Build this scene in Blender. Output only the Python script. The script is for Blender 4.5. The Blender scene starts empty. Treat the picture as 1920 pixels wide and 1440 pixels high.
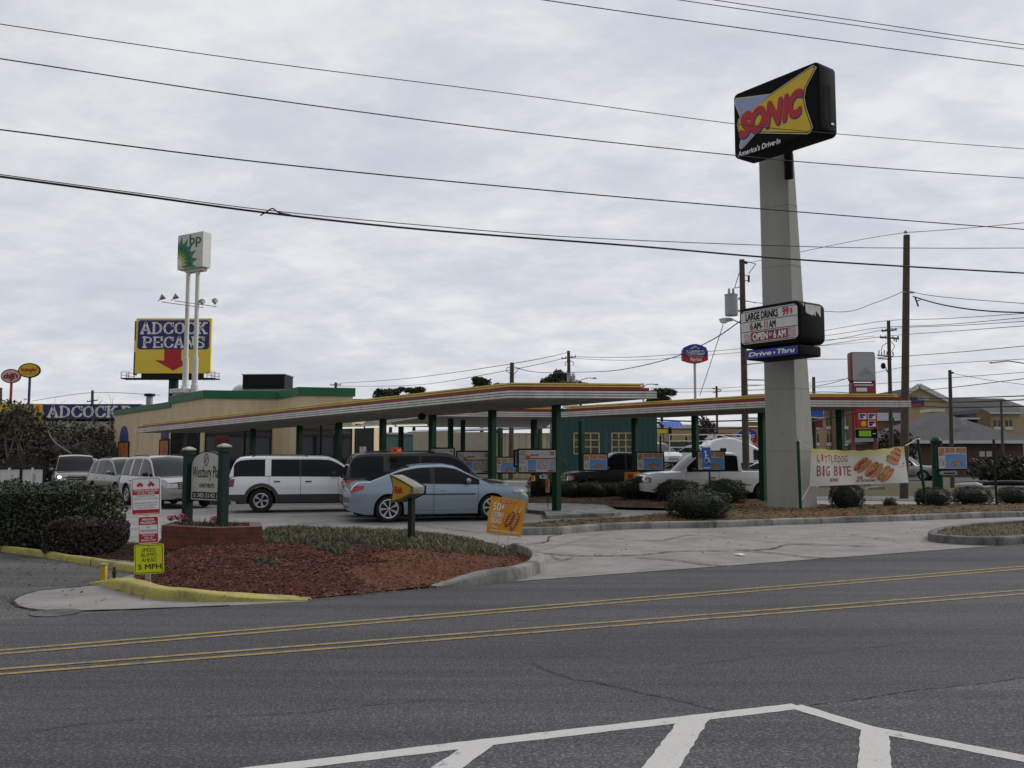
import bpy, bmesh, math, random
import numpy as np
from mathutils import Vector, Matrix, noise
S = bpy.context.scene
COL = S.collection
R = random.Random(11)
# ---------------------------------------------------------------- camera
F, CX, CY, HZ, CH = 1700.0, 960.0, 720.0, 862.0, 1.62
TH = math.atan((HZ - CY) / F)
cd = bpy.data.cameras.new('camera'); cam = bpy.data.objects.new('camera', cd); COL.objects.link(cam)
cd.sensor_width = 36; cd.lens = 36 * F / 1920; cd.clip_end = 6000; cd.clip_start = .1
cam.location = (0, 0, CH); cam.rotation_euler = (math.radians(90) + TH, 0, 0)
S.camera = cam
S.view_settings.view_transform = 'Standard'; S.view_settings.look = 'None'
S.view_settings.gamma = 1; S.view_settings.exposure = 0.14
# ---------------------------------------------------------------- overcast sky
SUNV = Vector((.78, .40, .60)).normalized()
w = bpy.data.worlds.new('World'); S.world = w; w.use_nodes = True
nt = w.node_tree; N = nt.nodes; LK = nt.links
for n in list(N): N.remove(n)
out = N.new('ShaderNodeOutputWorld'); bg = N.new('ShaderNodeBackground'); bg.inputs[1].default_value = .1
sky = N.new('ShaderNodeTexSky'); sky.sky_type = 'NISHITA'; sky.sun_disc = False
sky.sun_elevation = math.asin(SUNV.z); sky.sun_rotation = math.atan2(SUNV.x, SUNV.y)
tc = N.new('ShaderNodeTexCoord'); sp = N.new('ShaderNodeSeparateXYZ'); LK.new(tc.outputs['Generated'], sp.inputs[0])
def mth(op, a, b=None, c=None):
    n = N.new('ShaderNodeMath'); n.operation = op
    for i, v in enumerate((a, b, c)):
        if v is None: continue
        if isinstance(v, (int, float)): n.inputs[i].default_value = v
        else: LK.new(v, n.inputs[i])
    return n.outputs[0]
zz = mth('ADD', mth('MAXIMUM', sp.outputs[2], 0.0), .22)
cb = N.new('ShaderNodeCombineXYZ')
LK.new(mth('DIVIDE', sp.outputs[0], zz), cb.inputs[0]); LK.new(mth('DIVIDE', sp.outputs[1], zz), cb.inputs[1])
def cloudnoise(scale, det, rough, off):
    mp = N.new('ShaderNodeMapping'); mp.inputs['Location'].default_value = off; mp.inputs['Scale'].default_value = (1.0, 1.25, 1)
    mp.inputs['Rotation'].default_value = (0, 0, .35)
    LK.new(cb.outputs[0], mp.inputs[0])
    n = N.new('ShaderNodeTexNoise'); n.inputs['Scale'].default_value = scale; n.inputs['Detail'].default_value = det
    n.inputs['Roughness'].default_value = rough; n.inputs['Distortion'].default_value = .25
    LK.new(mp.outputs[0], n.inputs[0]); return n.outputs[0]
c1 = cloudnoise(1.5, 7, .60, (3.1, 1.7, 0)); c2 = cloudnoise(5.2, 6, .62, (8.3, 2.2, 0))
cc = mth('ADD', mth('MULTIPLY', c1, .58), mth('MULTIPLY', c2, .42))
rp = N.new('ShaderNodeValToRGB'); LK.new(cc, rp.inputs[0])
e = rp.color_ramp.elements
e[0].position = .37; e[0].color = (.53, .56, .64, 1); e[1].position = .61; e[1].color = (.745, .752, .772, 1)
m = e.new(.47); m.color = (.60, .62, .67, 1)
sc_ = N.new('ShaderNodeMix'); sc_.data_type = 'RGBA'; sc_.blend_type = 'MULTIPLY'; sc_.inputs[0].default_value = 1
LK.new(rp.outputs[0], sc_.inputs[6])
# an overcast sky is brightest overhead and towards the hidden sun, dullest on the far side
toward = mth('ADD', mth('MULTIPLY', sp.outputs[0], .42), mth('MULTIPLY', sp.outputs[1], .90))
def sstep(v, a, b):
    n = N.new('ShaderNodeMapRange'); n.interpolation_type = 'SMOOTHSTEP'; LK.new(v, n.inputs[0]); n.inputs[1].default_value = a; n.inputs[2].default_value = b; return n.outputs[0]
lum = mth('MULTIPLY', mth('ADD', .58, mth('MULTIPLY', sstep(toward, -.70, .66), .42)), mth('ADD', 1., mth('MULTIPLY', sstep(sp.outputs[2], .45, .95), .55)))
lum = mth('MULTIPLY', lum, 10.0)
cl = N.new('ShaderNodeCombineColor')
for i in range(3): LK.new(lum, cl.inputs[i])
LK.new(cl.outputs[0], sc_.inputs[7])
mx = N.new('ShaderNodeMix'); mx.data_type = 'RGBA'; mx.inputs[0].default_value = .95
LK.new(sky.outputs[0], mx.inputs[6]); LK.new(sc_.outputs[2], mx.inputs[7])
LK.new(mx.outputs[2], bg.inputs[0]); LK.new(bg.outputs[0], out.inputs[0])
# ---------------------------------------------------------------- hazy sun behind the clouds
ld = bpy.data.lights.new('sun', 'SUN'); ld.energy = 1.6; ld.angle = math.radians(24); ld.color = (1, .95, .88)
sun = bpy.data.objects.new('sun', ld); COL.objects.link(sun)
sun.rotation_euler = (-SUNV).to_track_quat('-Z', 'Y').to_euler(); sun.location = (30, 0, 40)

# ================================================================ helpers
def ray(px, py):
    a = (px - CX) / F; b = (CY - py) / F; c, s = math.cos(TH), math.sin(TH)
    return Vector((a, c - b * s, s + b * c))
def P(px, py, Y):
    d = ray(px, py); t = Y / d.y; return Vector((d.x * t, Y, CH + d.z * t))
def G(px, py, z=0.0):
    d = ray(px, py); t = (z - CH) / d.z; return Vector((d.x * t, d.y * t, z))
def ZZ(py, Y): return P(960, py, Y).z
def lin(h):
    h = h.lstrip('#'); c = [int(h[i:i + 2], 16) / 255 for i in (0, 2, 4)]
    return tuple(x / 12.92 if x <= .04045 else ((x + .055) / 1.055) ** 2.4 for x in c)

MATS = {}
def mat(name, col, rough=.6, metal=0., var=.12, scale=2.5, bump=0., bscale=60., coat=0., spec=.5, emit=0., trans=0., detail=6.):
    if name in MATS: return MATS[name]
    if isinstance(col, str): col = lin(col)
    m = bpy.data.materials.new(name); m.use_nodes = True; MATS[name] = m
    t = m.node_tree; n = t.nodes; l = t.links; b = n['Principled BSDF']
    b.inputs['Roughness'].default_value = rough; b.inputs['Metallic'].default_value = metal
    b.inputs['Specular IOR Level'].default_value = spec
    b.inputs['Coat Weight'].default_value = coat; b.inputs['Coat Roughness'].default_value = .04
    b.inputs['Transmission Weight'].default_value = trans
    co = n.new('ShaderNodeTexCoord')
    if var > 0:
        nz = n.new('ShaderNodeTexNoise'); nz.inputs['Scale'].default_value = scale; nz.inputs['Detail'].default_value = detail
        nz.inputs['Roughness'].default_value = .65; l.new(co.outputs['Object'], nz.inputs[0])
        r = n.new('ShaderNodeValToRGB'); l.new(nz.outputs[0], r.inputs[0])
        r.color_ramp.elements[0].position = .3; r.color_ramp.elements[1].position = .7
        r.color_ramp.elements[0].color = tuple(c * (1 - var) for c in col) + (1,)
        r.color_ramp.elements[1].color = tuple(min(1, c * (1 + var)) for c in col) + (1,)
        l.new(r.outputs[0], b.inputs['Base Color'])
    else: b.inputs['Base Color'].default_value = tuple(col) + (1,)
    if bump > 0:
        nb = n.new('ShaderNodeTexNoise'); nb.inputs['Scale'].default_value = bscale; nb.inputs['Detail'].default_value = 3
        l.new(co.outputs['Object'], nb.inputs[0])
        bp = n.new('ShaderNodeBump'); bp.inputs['Strength'].default_value = bump; bp.inputs['Distance'].default_value = .02
        l.new(nb.outputs[0], bp.inputs['Height']); l.new(bp.outputs[0], b.inputs['Normal'])
    if emit > 0:
        b.inputs['Emission Color'].default_value = tuple(col) + (1,); b.inputs['Emission Strength'].default_value = emit
    return m

class NB:
    """small node builder for the hand made materials"""
    def __init__(s, name, rough=.8):
        s.m = bpy.data.materials.new(name); s.m.use_nodes = True; MATS[name] = s.m
        s.t = s.m.node_tree; s.b = s.t.nodes['Principled BSDF']; s.b.inputs['Roughness'].default_value = rough
        s.co = s.t.nodes.new('ShaderNodeTexCoord').outputs['Object']
    def n(s, k): return s.t.nodes.new(k)
    def l(s, a, b): s.t.links.new(a, b)
    def map(s, scale=(1, 1, 1), rot=(0, 0, 0), loc=(0, 0, 0)):
        m = s.n('ShaderNodeMapping'); m.inputs['Scale'].default_value = scale; m.inputs['Rotation'].default_value = rot; m.inputs['Location'].default_value = loc
        s.l(s.co, m.inputs[0]); return m.outputs[0]
    def noise(s, scale, det=4, rough=.6, vec=None, dist=0):
        q = s.n('ShaderNodeTexNoise'); q.inputs['Scale'].default_value = scale; q.inputs['Detail'].default_value = det
        q.inputs['Roughness'].default_value = rough; q.inputs['Distortion'].default_value = dist
        s.l(vec or s.co, q.inputs[0]); return q.outputs[0]
    def ramp(s, v, stops):
        r = s.n('ShaderNodeValToRGB'); s.l(v, r.inputs[0]); el = r.color_ramp.elements
        while len(el) < len(stops): el.new(.5)
        for x, (p, c) in zip(el, stops):
            x.position = p; x.color = tuple(c) + (1,) if not isinstance(c, (int, float)) else (c, c, c, 1)
        return r.outputs[0]
    def mix(s, f, a, b, mode='MIX'):
        q = s.n('ShaderNodeMix'); q.data_type = 'RGBA'; q.blend_type = mode
        for i, v in ((0, f), (6, a), (7, b)):
            if isinstance(v, (int, float)): q.inputs[i].default_value = v
            elif isinstance(v, tuple): q.inputs[i].default_value = v + (1,)
            else: s.l(v, q.inputs[i])
        return q.outputs[2]
    def bump(s, h, st, d=.01):
        q = s.n('ShaderNodeBump'); q.inputs['Strength'].default_value = st; q.inputs['Distance'].default_value = d
        s.l(h, q.inputs['Height']); s.l(q.outputs[0], s.b.inputs['Normal'])
    def col(s, c): s.l(c, s.b.inputs['Base Color']); return s.m

class MB:
    def __init__(s, warp=None): s.v = []; s.f = []; s.fm = []; s.mats = []; s.warp = warp
    def mi(s, m):
        if m not in s.mats: s.mats.append(m)
        return s.mats.index(m)
    def add(s, vs, fs, m):
        o = len(s.v); s.v += [tuple(v) for v in vs]; k = s.mi(m)
        for f in fs: s.f.append(tuple(i + o for i in f)); s.fm.append(k)
        return s
    def poly(s, pts, m): return s.add(pts, [tuple(range(len(pts)))], m)
    def box(s, x0, x1, y0, y1, z0, z1, m):
        v = [(x, y, z) for z in (z0, z1) for y in (y0, y1) for x in (x0, x1)]
        return s.add(v, [(0, 2, 3, 1), (4, 5, 7, 6), (0, 1, 5, 4), (2, 6, 7, 3), (0, 4, 6, 2), (1, 3, 7, 5)], m)
    def beam(s, a, b, wx, wz, m):
        """rectangular bar from a to b"""
        a, b = Vector(a), Vector(b); d = (b - a).normalized()
        up = Vector((0, 0, 1)) if abs(d.z) < .95 else Vector((0, 1, 0))
        sx = d.cross(up).normalized() * wx / 2; sz = sx.cross(d).normalized() * wz / 2
        v = [p + i * sx + j * sz for p in (a, b) for (i, j) in ((-1, -1), (1, -1), (1, 1), (-1, 1))]
        return s.add(v, [(3, 2, 1, 0), (4, 5, 6, 7), (0, 1, 5, 4), (1, 2, 6, 5), (2, 3, 7, 6), (3, 0, 4, 7)], m)
    def prism(s, pts, y0, y1, m, ms=None, ax='y'):
        """2-D outline (x,z) extruded along y from y0 (front) to y1; ax='z': outline (x,y) extruded in z"""
        n = len(pts)
        if ax == 'y': v = [(p[0], y0, p[1]) for p in pts] + [(p[0], y1, p[1]) for p in pts]
        elif ax == 'x': v = [(y0, p[0], p[1]) for p in pts] + [(y1, p[0], p[1]) for p in pts]
        else: v = [(p[0], p[1], y0) for p in pts] + [(p[0], p[1], y1) for p in pts]
        s.add(v, [tuple(range(n)), tuple(range(2 * n - 1, n - 1, -1))], m)
        return s.add(v, [((i + 1) % n, i, n + i, n + (i + 1) % n) for i in range(n)], ms or m)
    def flat(s, pts, y, m): return s.add([(p[0], y, p[1]) for p in pts], [tuple(range(len(pts)))], m)
    def tube(s, pts, r, m, n=6, cap=True):
        pts = [Vector(p) for p in pts]; k = len(pts); rr = r if isinstance(r, (list, tuple)) else [r] * k
        v = []; prev = None
        for i, p in enumerate(pts):
            d = (pts[min(i + 1, k - 1)] - pts[max(i - 1, 0)])
            d = d.normalized() if d.length > 1e-9 else Vector((0, 0, 1))
            if prev is None:
                a = Vector((0, 0, 1)) if abs(d.z) < .9 else Vector((1, 0, 0)); a = (a - d * a.dot(d)).normalized()
            else:
                a = prev - d * prev.dot(d); a = a.normalized() if a.length > 1e-6 else Vector((1, 0, 0))
            prev = a; b = d.cross(a)
            for j in range(n):
                t = 2 * math.pi * j / n; v.append(p + (a * math.cos(t) + b * math.sin(t)) * rr[i])
        f = [(i * n + j, i * n + (j + 1) % n, (i + 1) * n + (j + 1) % n, (i + 1) * n + j) for i in range(k - 1) for j in range(n)]
        if cap: f += [tuple(range(n - 1, -1, -1)), tuple(range((k - 1) * n, k * n))]
        return s.add(v, f, m)
    def lathe(s, prof, m, n=24, c=(0, 0, 0), axis='z'):
        """profile of (r, h)"""
        v = []
        for r, h in prof:
            for j in range(n):
                t = 2 * math.pi * j / n; a, b = r * math.cos(t), r * math.sin(t)
                v.append({'z': (c[0] + a, c[1] + b, c[2] + h), 'y': (c[0] + a, c[1] + h, c[2] + b), 'x': (c[0] + h, c[1] + a, c[2] + b)}[axis])
        k = len(prof)
        return s.add(v, [(i * n + j, i * n + (j + 1) % n, (i + 1) * n + (j + 1) % n, (i + 1) * n + j) for i in range(k - 1) for j in range(n)], m)
    def ball(s, c, r, m, seed=0, rough=0., n=10):
        r = r if isinstance(r, (list, tuple)) else (r, r, r); v = []; rg = random.Random(seed)
        k = n // 2
        for i in range(k + 1):
            a = math.pi * i / k
            for j in range(n):
                b = 2 * math.pi * j / n; q = 1 + rg.uniform(-rough, rough)
                v.append((c[0] + r[0] * q * math.sin(a) * math.cos(b), c[1] + r[1] * q * math.sin(a) * math.sin(b), c[2] + r[2] * q * math.cos(a)))
        return s.add(v, [(i * n + j, (i + 1) * n + j, (i + 1) * n + (j + 1) % n, i * n + (j + 1) % n) for i in range(k) for j in range(n)], m)
    def text(s, body, x0, x1, z0, z1, y, m, shear=0., bold=0.):
        vs, fs = text_geo(body, shear, 0.)
        if bold > 0:      # heavier weight: the outline repeated a hair apart
            n0 = len(vs); V, F_ = [], []; k = bold * 1.3
            for i, (a, b) in enumerate(((0, 0), (k, 0), (-k, 0), (0, k), (0, -k), (k * .7, k * .7), (-k * .7, -k * .7), (k * .7, -k * .7), (-k * .7, k * .7))):
                V += [(v[0] + a, v[1] + b, i) for v in vs]; F_ += [tuple(j + i * n0 for j in f) for f in fs]
            vs, fs = V, F_
        else: vs = [(v[0], v[1], 0) for v in vs]
        xs = [v[0] for v in vs]; zs = [v[1] for v in vs]
        ax, bx, az, bz = min(xs), max(xs), min(zs), max(zs)
        ey = (z1 - z0) * .0008
        return s.add([(x0 + (v[0] - ax) / (bx - ax) * (x1 - x0), y - ey * v[2], z0 + (v[1] - az) / (bz - az) * (z1 - z0)) for v in vs], fs, m)
    def build(s, name, parent=None, smooth=0, bevel=0., loc=None, weld=False, seg=2):
        if s.warp: s.v = [s.warp(v) for v in s.v]
        me = bpy.data.meshes.new(name); me.from_pydata(s.v, [], s.f)
        for x in s.mats: me.materials.append(x)
        me.polygons.foreach_set('material_index', s.fm)
        if bevel or weld:
            bm = bmesh.new(); bm.from_mesh(me)
            bmesh.ops.remove_doubles(bm, verts=bm.verts, dist=1e-4)
            bmesh.ops.recalc_face_normals(bm, faces=bm.faces)
            if bevel:
                ed = [q for q in bm.edges if len(q.link_faces) == 2 and q.calc_face_angle() > .5]
                bmesh.ops.bevel(bm, geom=ed, offset=bevel, segments=seg, affect='EDGES', profile=.6, clamp_overlap=True)
            bm.to_mesh(me); bm.free()
        if smooth:
            me.polygons.foreach_set('use_smooth', [True] * len(me.polygons))
            if smooth < 180: me.set_sharp_from_angle(angle=math.radians(smooth))
        me.update()
        o = bpy.data.objects.new(name, me); COL.objects.link(o)
        if parent: o.parent = parent
        if loc: o.location = loc
        return o

TXT = {}
def text_geo(body, shear, bold):
    k = (body, shear, bold)
    if k not in TXT:
        cu = bpy.data.curves.new('lettering', 'FONT'); cu.body = body; cu.size = 1; cu.shear = shear; cu.offset = bold; cu.resolution_u = 4
        o = bpy.data.objects.new('lettering', cu)
        me = bpy.data.meshes.new_from_object(o)
        TXT[k] = ([tuple(v.co) for v in me.vertices], [tuple(p.vertices) for p in me.polygons])
        bpy.data.objects.remove(o); bpy.data.curves.remove(cu); bpy.data.meshes.remove(me)
    return TXT[k]

def tag(o, label=None, cat=None, group=None, kind=None):
    if label: o['label'] = label
    if cat: o['category'] = cat
    if group: o['group'] = group
    if kind: o['kind'] = kind
    return o
def thing(name, label, cat, loc=(0, 0, 0), rotz=0., group=None, u=None, rot=None):
    o = bpy.data.objects.new(name, None); COL.objects.link(o); o.empty_display_size = .3
    o.location = loc
    if u is not None: rotz = math.atan2(u[1], u[0])
    o.rotation_euler = rot or (0, 0, rotz)
    return tag(o, label, cat, group)
def copy_tree(o, parent=None):
    c = o.copy(); COL.objects.link(c)
    if parent: c.parent = parent
    for ch in list(o.children): copy_tree(ch, c)
    return c
def rrect(x0, x1, z0, z1, r, n=5):
    p = []
    for cx, cz, a in ((x1 - r, z1 - r, 0), (x0 + r, z1 - r, 90), (x0 + r, z0 + r, 180), (x1 - r, z0 + r, 270)):
        for i in range(n + 1):
            t = math.radians(a + 90 * i / n); p.append((cx + r * math.cos(t), cz + r * math.sin(t)))
    return p
def ell(cx, cz, rx, rz, n=24, rot=0.):
    c, s_ = math.cos(rot), math.sin(rot); p = []
    for i in range(n):
        a, b = rx * math.cos(2 * math.pi * i / n), rz * math.sin(2 * math.pi * i / n); p.append((cx + a * c - b * s_, cz + a * s_ + b * c))
    return p
def ribbon(pts, wd, z, m, mb=None):
    """flat strip on the ground along a path"""
    mb = mb or MB(); L = []; Rr = []
    pts = [Vector((p[0], p[1])) for p in pts]
    for i, p in enumerate(pts):
        d = (pts[min(i + 1, len(pts) - 1)] - pts[max(i - 1, 0)]).normalized(); n = Vector((-d.y, d.x))
        k = wd(i) if callable(wd) else wd
        L.append((p.x + n.x * k / 2, p.y + n.y * k / 2, z)); Rr.append((p.x - n.x * k / 2, p.y - n.y * k / 2, z))
    n = len(pts); mb.add(L + Rr, [(n + i, n + i + 1, i + 1, i) for i in range(n - 1)], m); return mb
def smoothpath(pts, k=6):
    pts = [Vector(p) for p in pts]; o = []
    for i in range(len(pts) - 1):
        p0, p1, p2, p3 = pts[max(i - 1, 0)], pts[i], pts[i + 1], pts[min(i + 2, len(pts) - 1)]
        for j in range(k):
            t = j / k; o.append(.5 * ((2 * p1) + (p2 - p0) * t + (2 * p0 - 5 * p1 + 4 * p2 - p3) * t * t + (3 * p1 - p0 - 3 * p2 + p3) * t ** 3))
    return o + [pts[-1]]
def kerb(path, wd, h, m, name, label, cat='kerb', side=1, group=None, taper=(0, 0)):
    """rounded kerb swept along a path; side +1 puts its width to the left of the path"""
    pts = [Vector((p[0], p[1])) for p in path]; mb = MB(); v = []; cum = [0.]
    for a, b in zip(pts, pts[1:]): cum.append(cum[-1] + (b - a).length)
    prof = [(0, -.05), (.01, h * .7), (.03, h * .93), (.06, h), (wd - .02, h), (wd, h - .02), (wd, -.05)]
    for i, p in enumerate(pts):
        d = (pts[min(i + 1, len(pts) - 1)] - pts[max(i - 1, 0)]).normalized(); n = Vector((-d.y, d.x)) * side
        k_ = 1.
        if taper[0]: k_ = min(k_, .12 + .88 * min(1, cum[i] / taper[0]))
        if taper[1]: k_ = min(k_, .12 + .88 * min(1, (cum[-1] - cum[i]) / taper[1]))
        for a, z in prof: v.append((p.x + n.x * a, p.y + n.y * a, z * k_ + .014 * noise.noise((p.x * 2, p.y * 2, a * 9)) * (z > .01)))
    k = len(prof); n = len(pts)
    f = [(i * k + j, i * k + j + 1, (i + 1) * k + j + 1, (i + 1) * k + j) for i in range(n - 1) for j in range(k - 1)]
    f += [tuple(range(k)), tuple(range((n - 1) * k, n * k))[::-1]]
    mb.add(v, f, m); o = mb.build(name, smooth=40, weld=True); nx = 1.4; jm = MB()
    for i, p in enumerate(pts):
        if cum[i] > nx and i < n - 2 and not any(taper):
            nx = cum[i] + 2.9; d = (pts[i + 1] - pts[i - 1]).normalized(); nn = Vector((-d.y, d.x)) * side; v = []
            for q in (-.009, .009):
                for a, z in prof: v.append((p.x + nn.x * (a - .004 if a < wd * .5 else a) + d.x * q, p.y + nn.y * (a - .004 if a < wd * .5 else a) + d.y * q, z + .004))
            jm.add(v, [(j, j + 1, k + j + 1, k + j) for j in range(k - 1)], M_JOINTK)
    if jm.v: jm.build('joint', o)
    return tag(o, label, cat, group)
M_JOINTK = mat('kerb_joint', (.05, .045, .04), .95, var=.3)
def fillpoly(pts, z, m, name):
    mb = MB(); mb.poly([(p[0], p[1], z) for p in pts], m); o = mb.build(name); o['kind'] = 'structure'; return o

# ================================================================ materials
def asphalt(name, base, warm=0., rot=.37):
    b = NB(name, .9); b.b.inputs['Specular IOR Level'].default_value = .25
    b1 = tuple(base * k for k in (1, .985 - warm * .3, 1.03 - warm))
    spk = b.mix(.52, b.ramp(b.noise(120, 2, .7), [(.30, tuple(c * .5 for c in b1)), (.52, b1), (.66, tuple(c * 1.3 for c in b1)), (.74, tuple(c * 3. for c in b1))]), b.ramp(b.noise(48, 2, .7), [(.36, tuple(c * .35 for c in b1)), (.5, tuple(c * .9 for c in b1)), (.58, tuple(c * 1.5 for c in b1)), (.65, tuple(c * 3.2 for c in b1))]))
    st = b.mix(1., b.ramp(b.noise(1.0, 6, .62, b.map((.09, 2.6, 1), (0, 0, -rot))), [(.32, .74), (.5, .98), (.68, 1.14)]), b.ramp(b.noise(1.0, 3, .5, b.map((.012, .62, 1), (0, 0, -rot))), [(.36, .78), (.5, 1.), (.64, 1.16)]), 'MULTIPLY')
    big = b.ramp(b.noise(.28, 5, .6), [(.3, .82), (.7, 1.15)]); spk = b.mix(1., spk, b.ramp(b.noise(11, 4, .75), [(.3, .78), (.7, 1.2)]), 'MULTIPLY')
    c = b.mix(1., b.mix(1., spk, st, 'MULTIPLY'), big, 'MULTIPLY')
    b.bump(b.noise(70, 3, .7), .5, .012)
    return b.col(c)
def concrete(name, base, tint=(1, .965, .90), dirt=.35):
    b = NB(name, .85); b.b.inputs['Specular IOR Level'].default_value = .3
    b1 = tuple(base * t for t in tint)
    a = b.ramp(b.noise(.7, 7, .65, dist=.4), [(.28, tuple(c * .72 for c in b1)), (.5, b1), (.72, tuple(c * 1.14 for c in b1))])
    st = b.ramp(b.noise(2.6, 6, .7, b.map((.35, 1.6, 1), (0, 0, -.2))), [(.26, .66), (.46, .98), (.7, 1.05)])
    fi = b.ramp(b.noise(60, 2, .6), [(.3, .86), (.7, 1.12)])
    c = b.mix(1., b.mix(1., a, st, 'MULTIPLY'), fi, 'MULTIPLY')
    dk = b.ramp(b.noise(1.7, 8, .75, b.map((1, 1, .4), (0, 0, 0), (4, 2, 0))), [(.40, dirt), (.56, 0.)]); sp_ = b.ramp(b.noise(14, 5, .8), [(.30, dirt), (.42, 0.)])
    c = b.mix(dk, c, tuple(x * .42 for x in b1)); c = b.mix(sp_, c, tuple(x * .5 for x in b1))
    b.bump(b.noise(35, 3, .7), .25, .01)
    return b.col(c)
def brick(name, c1, c2, mortar, sc=1., bw=.205, rh=.075):
    b = NB(name, .85)
    q = b.n('ShaderNodeSeparateXYZ'); b.l(b.co, q.inputs[0]); ad = b.n('ShaderNodeMath'); b.l(q.outputs[0], ad.inputs[0]); b.l(q.outputs[1], ad.inputs[1])
    cbn = b.n('ShaderNodeCombineXYZ'); b.l(ad.outputs[0], cbn.inputs[0]); b.l(q.outputs[2], cbn.inputs[1])
    t = b.n('ShaderNodeTexBrick'); b.l(cbn.outputs[0], t.inputs[0]); t.inputs['Scale'].default_value = sc
    t.inputs['Color1'].default_value = c1 + (1,); t.inputs['Color2'].default_value = c2 + (1,); t.inputs['Mortar'].default_value = mortar + (1,)
    t.inputs['Brick Width'].default_value = bw; t.inputs['Row Height'].default_value = rh; t.inputs['Mortar Size'].default_value = .008; t.inputs['Bias'].default_value = -.1
    nz = b.ramp(b.noise(4, 5, .7), [(.3, .6), (.6, 1.05)])
    b.bump(t.outputs[1], -.4, .006)
    return b.col(b.mix(1., t.outputs[0], nz, 'MULTIPLY'))
def corrugated(name, col, period=.3, axis=0, depth=.7):
    b = NB(name, .55)
    wv = b.n('ShaderNodeTexWave'); wv.wave_type = 'BANDS'; wv.bands_direction = 'XYZ'[axis]; wv.inputs['Scale'].default_value = 1 / period * .315; b.l(b.co, wv.inputs[0])
    nz = b.ramp(b.noise(.8, 5, .6), [(.3, .8), (.7, 1.1)])
    base = b.ramp(wv.outputs[0], [(.0, tuple(c * .72 for c in col)), (.16, col), (1., col)])
    b.bump(wv.outputs[0], depth, .03)
    return b.col(b.mix(1., base, nz, 'MULTIPLY'))
def ground_mix(name, stops, scale, fine, rough=.95, bump=.6):
    b = NB(name, rough); b.b.inputs['Specular IOR Level'].default_value = .15
    a = b.ramp(b.noise(scale, 8, .7), stops); f = b.ramp(b.noise(fine, 3, .8), [(.25, .55), (.5, 1.), (.75, 1.45)])
    b.bump(b.noise(fine, 4, .8), bump, .03)
    return b.col(b.mix(1., a, f, 'MULTIPLY'))
M_ROAD = asphalt('asphalt_road', .066); M_ROAD2 = asphalt('asphalt_old_patch', .082, 0., .9); M_DRIVE = asphalt('asphalt_drive', .095, .10, .2)
M_LOT = concrete('concrete_lot', .255, (1, .955, .885)); M_KERB = concrete('concrete_kerb', .25, (1, .98, .92), 1.); M_PATCH = concrete('concrete_gutter', .26, (1, .96, .91))
M_KERBD = concrete('concrete_kerb_dirty', .15, (1, .97, .9), 1.)
M_EARTH = ground_mix('dry_grass_ground', [(.3, (.085, .07, .035)), (.5, (.12, .10, .05)), (.7, (.09, .09, .035))], .6, 25)
M_LAWN = ground_mix('winter_lawn', [(.3, (.060, .054, .026)), (.5, (.085, .074, .038)), (.7, (.055, .062, .024))], 1.4, 30)
M_MULCH = ground_mix('red_mulch', [(.3, (.068, .021, .016)), (.5, (.105, .031, .023)), (.7, (.085, .036, .024))], 2.2, 38)
M_MULCHO = ground_mix('straw_mulch', [(.3, (.075, .031, .018)), (.5, (.12, .048, .026)), (.7, (.095, .044, .024))], 2.2, 38)
M_MULCHD = ground_mix('brown_mulch', [(.3, (.04, .023, .016)), (.5, (.065, .034, .022)), (.7, (.05, .036, .022))], 2.2, 38)
M_STRAW = ground_mix('pine_straw', [(.3, (.10, .052, .022)), (.5, (.13, .078, .032)), (.7, (.10, .082, .032))], 1.6, 32)
M_BRICK = brick('red_brick', (.20, .046, .022), (.11, .03, .02), (.12, .07, .05))
M_BRICKB = brick('brown_brick_wall', (.13, .06, .042), (.10, .048, .036), (.16, .12, .10))
M_CREAMMETAL = corrugated('cream_metal_siding', (.50, .45, .33), .6)
M_TEALMETAL = corrugated('teal_metal_siding', (.012, .066, .068), .35, depth=.4)
def paintmark(name, col, wear):
    b = NB(name, .8); b.b.inputs['Specular IOR Level'].default_value = .25
    k = b.ramp(b.noise(9, 7, .75), [(wear - .1, 1.), (wear + .05, 0.)])
    k2 = b.ramp(b.noise(60, 3, .8), [(.28, 1.), (.42, 0.)])
    mx_ = b.mix(k, col, (.10, .098, .095)); return b.col(b.mix(k2, mx_, tuple(c * .55 for c in col)))
M_YLINE = paintmark('yellow_road_paint', (.30, .21, .085), .47); M_WLINE = paintmark('white_road_paint', (.49, .48, .46), .37)
M_CRACK = mat('dark_crack', (.022, .02, .018), .95, var=.3, scale=8)
M_JOINT = mat('concrete_joint', (.10, .092, .08), .95, var=.4, scale=5)
def kerbpaint():
    b = NB('yellow_kerb_paint', .85); k = b.ramp(b.noise(2.4, 8, .75), [(.36, 1.), (.50, 0.)]); k2 = b.ramp(b.noise(26, 4, .8), [(.33, 1.), (.43, 0.)])
    base = b.ramp(b.noise(1.1, 5, .6), [(.3, (.34, .29, .085)), (.7, (.42, .36, .085))])
    c = b.mix(k, base, (.20, .175, .06)); c = b.mix(k2, c, (.13, .115, .075)); b.bump(b.noise(30, 4, .7), .5, .012); return b.col(c)
M_YKERB = kerbpaint()
M_WHITE = mat('white_paint', (.72, .72, .70), .5); M_OFFW = mat('offwhite_panel', (.66, .66, .63), .55, var=.08)
M_BLACK = mat('black_metal', (.010, .010, .011), .6, var=.2, spec=.25); M_DARK = mat('dark_void', (.006, .006, .007), .8, var=.2)
M_GREY = mat('grey_metal', (.33, .33, .33), .5, var=.15); M_LGREY = mat('light_grey_metal', (.52, .52, .52), .45, var=.1)
M_GALV = mat('galvanised_steel', (.40, .41, .42), .4, metal=.6, var=.15, scale=6)
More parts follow.
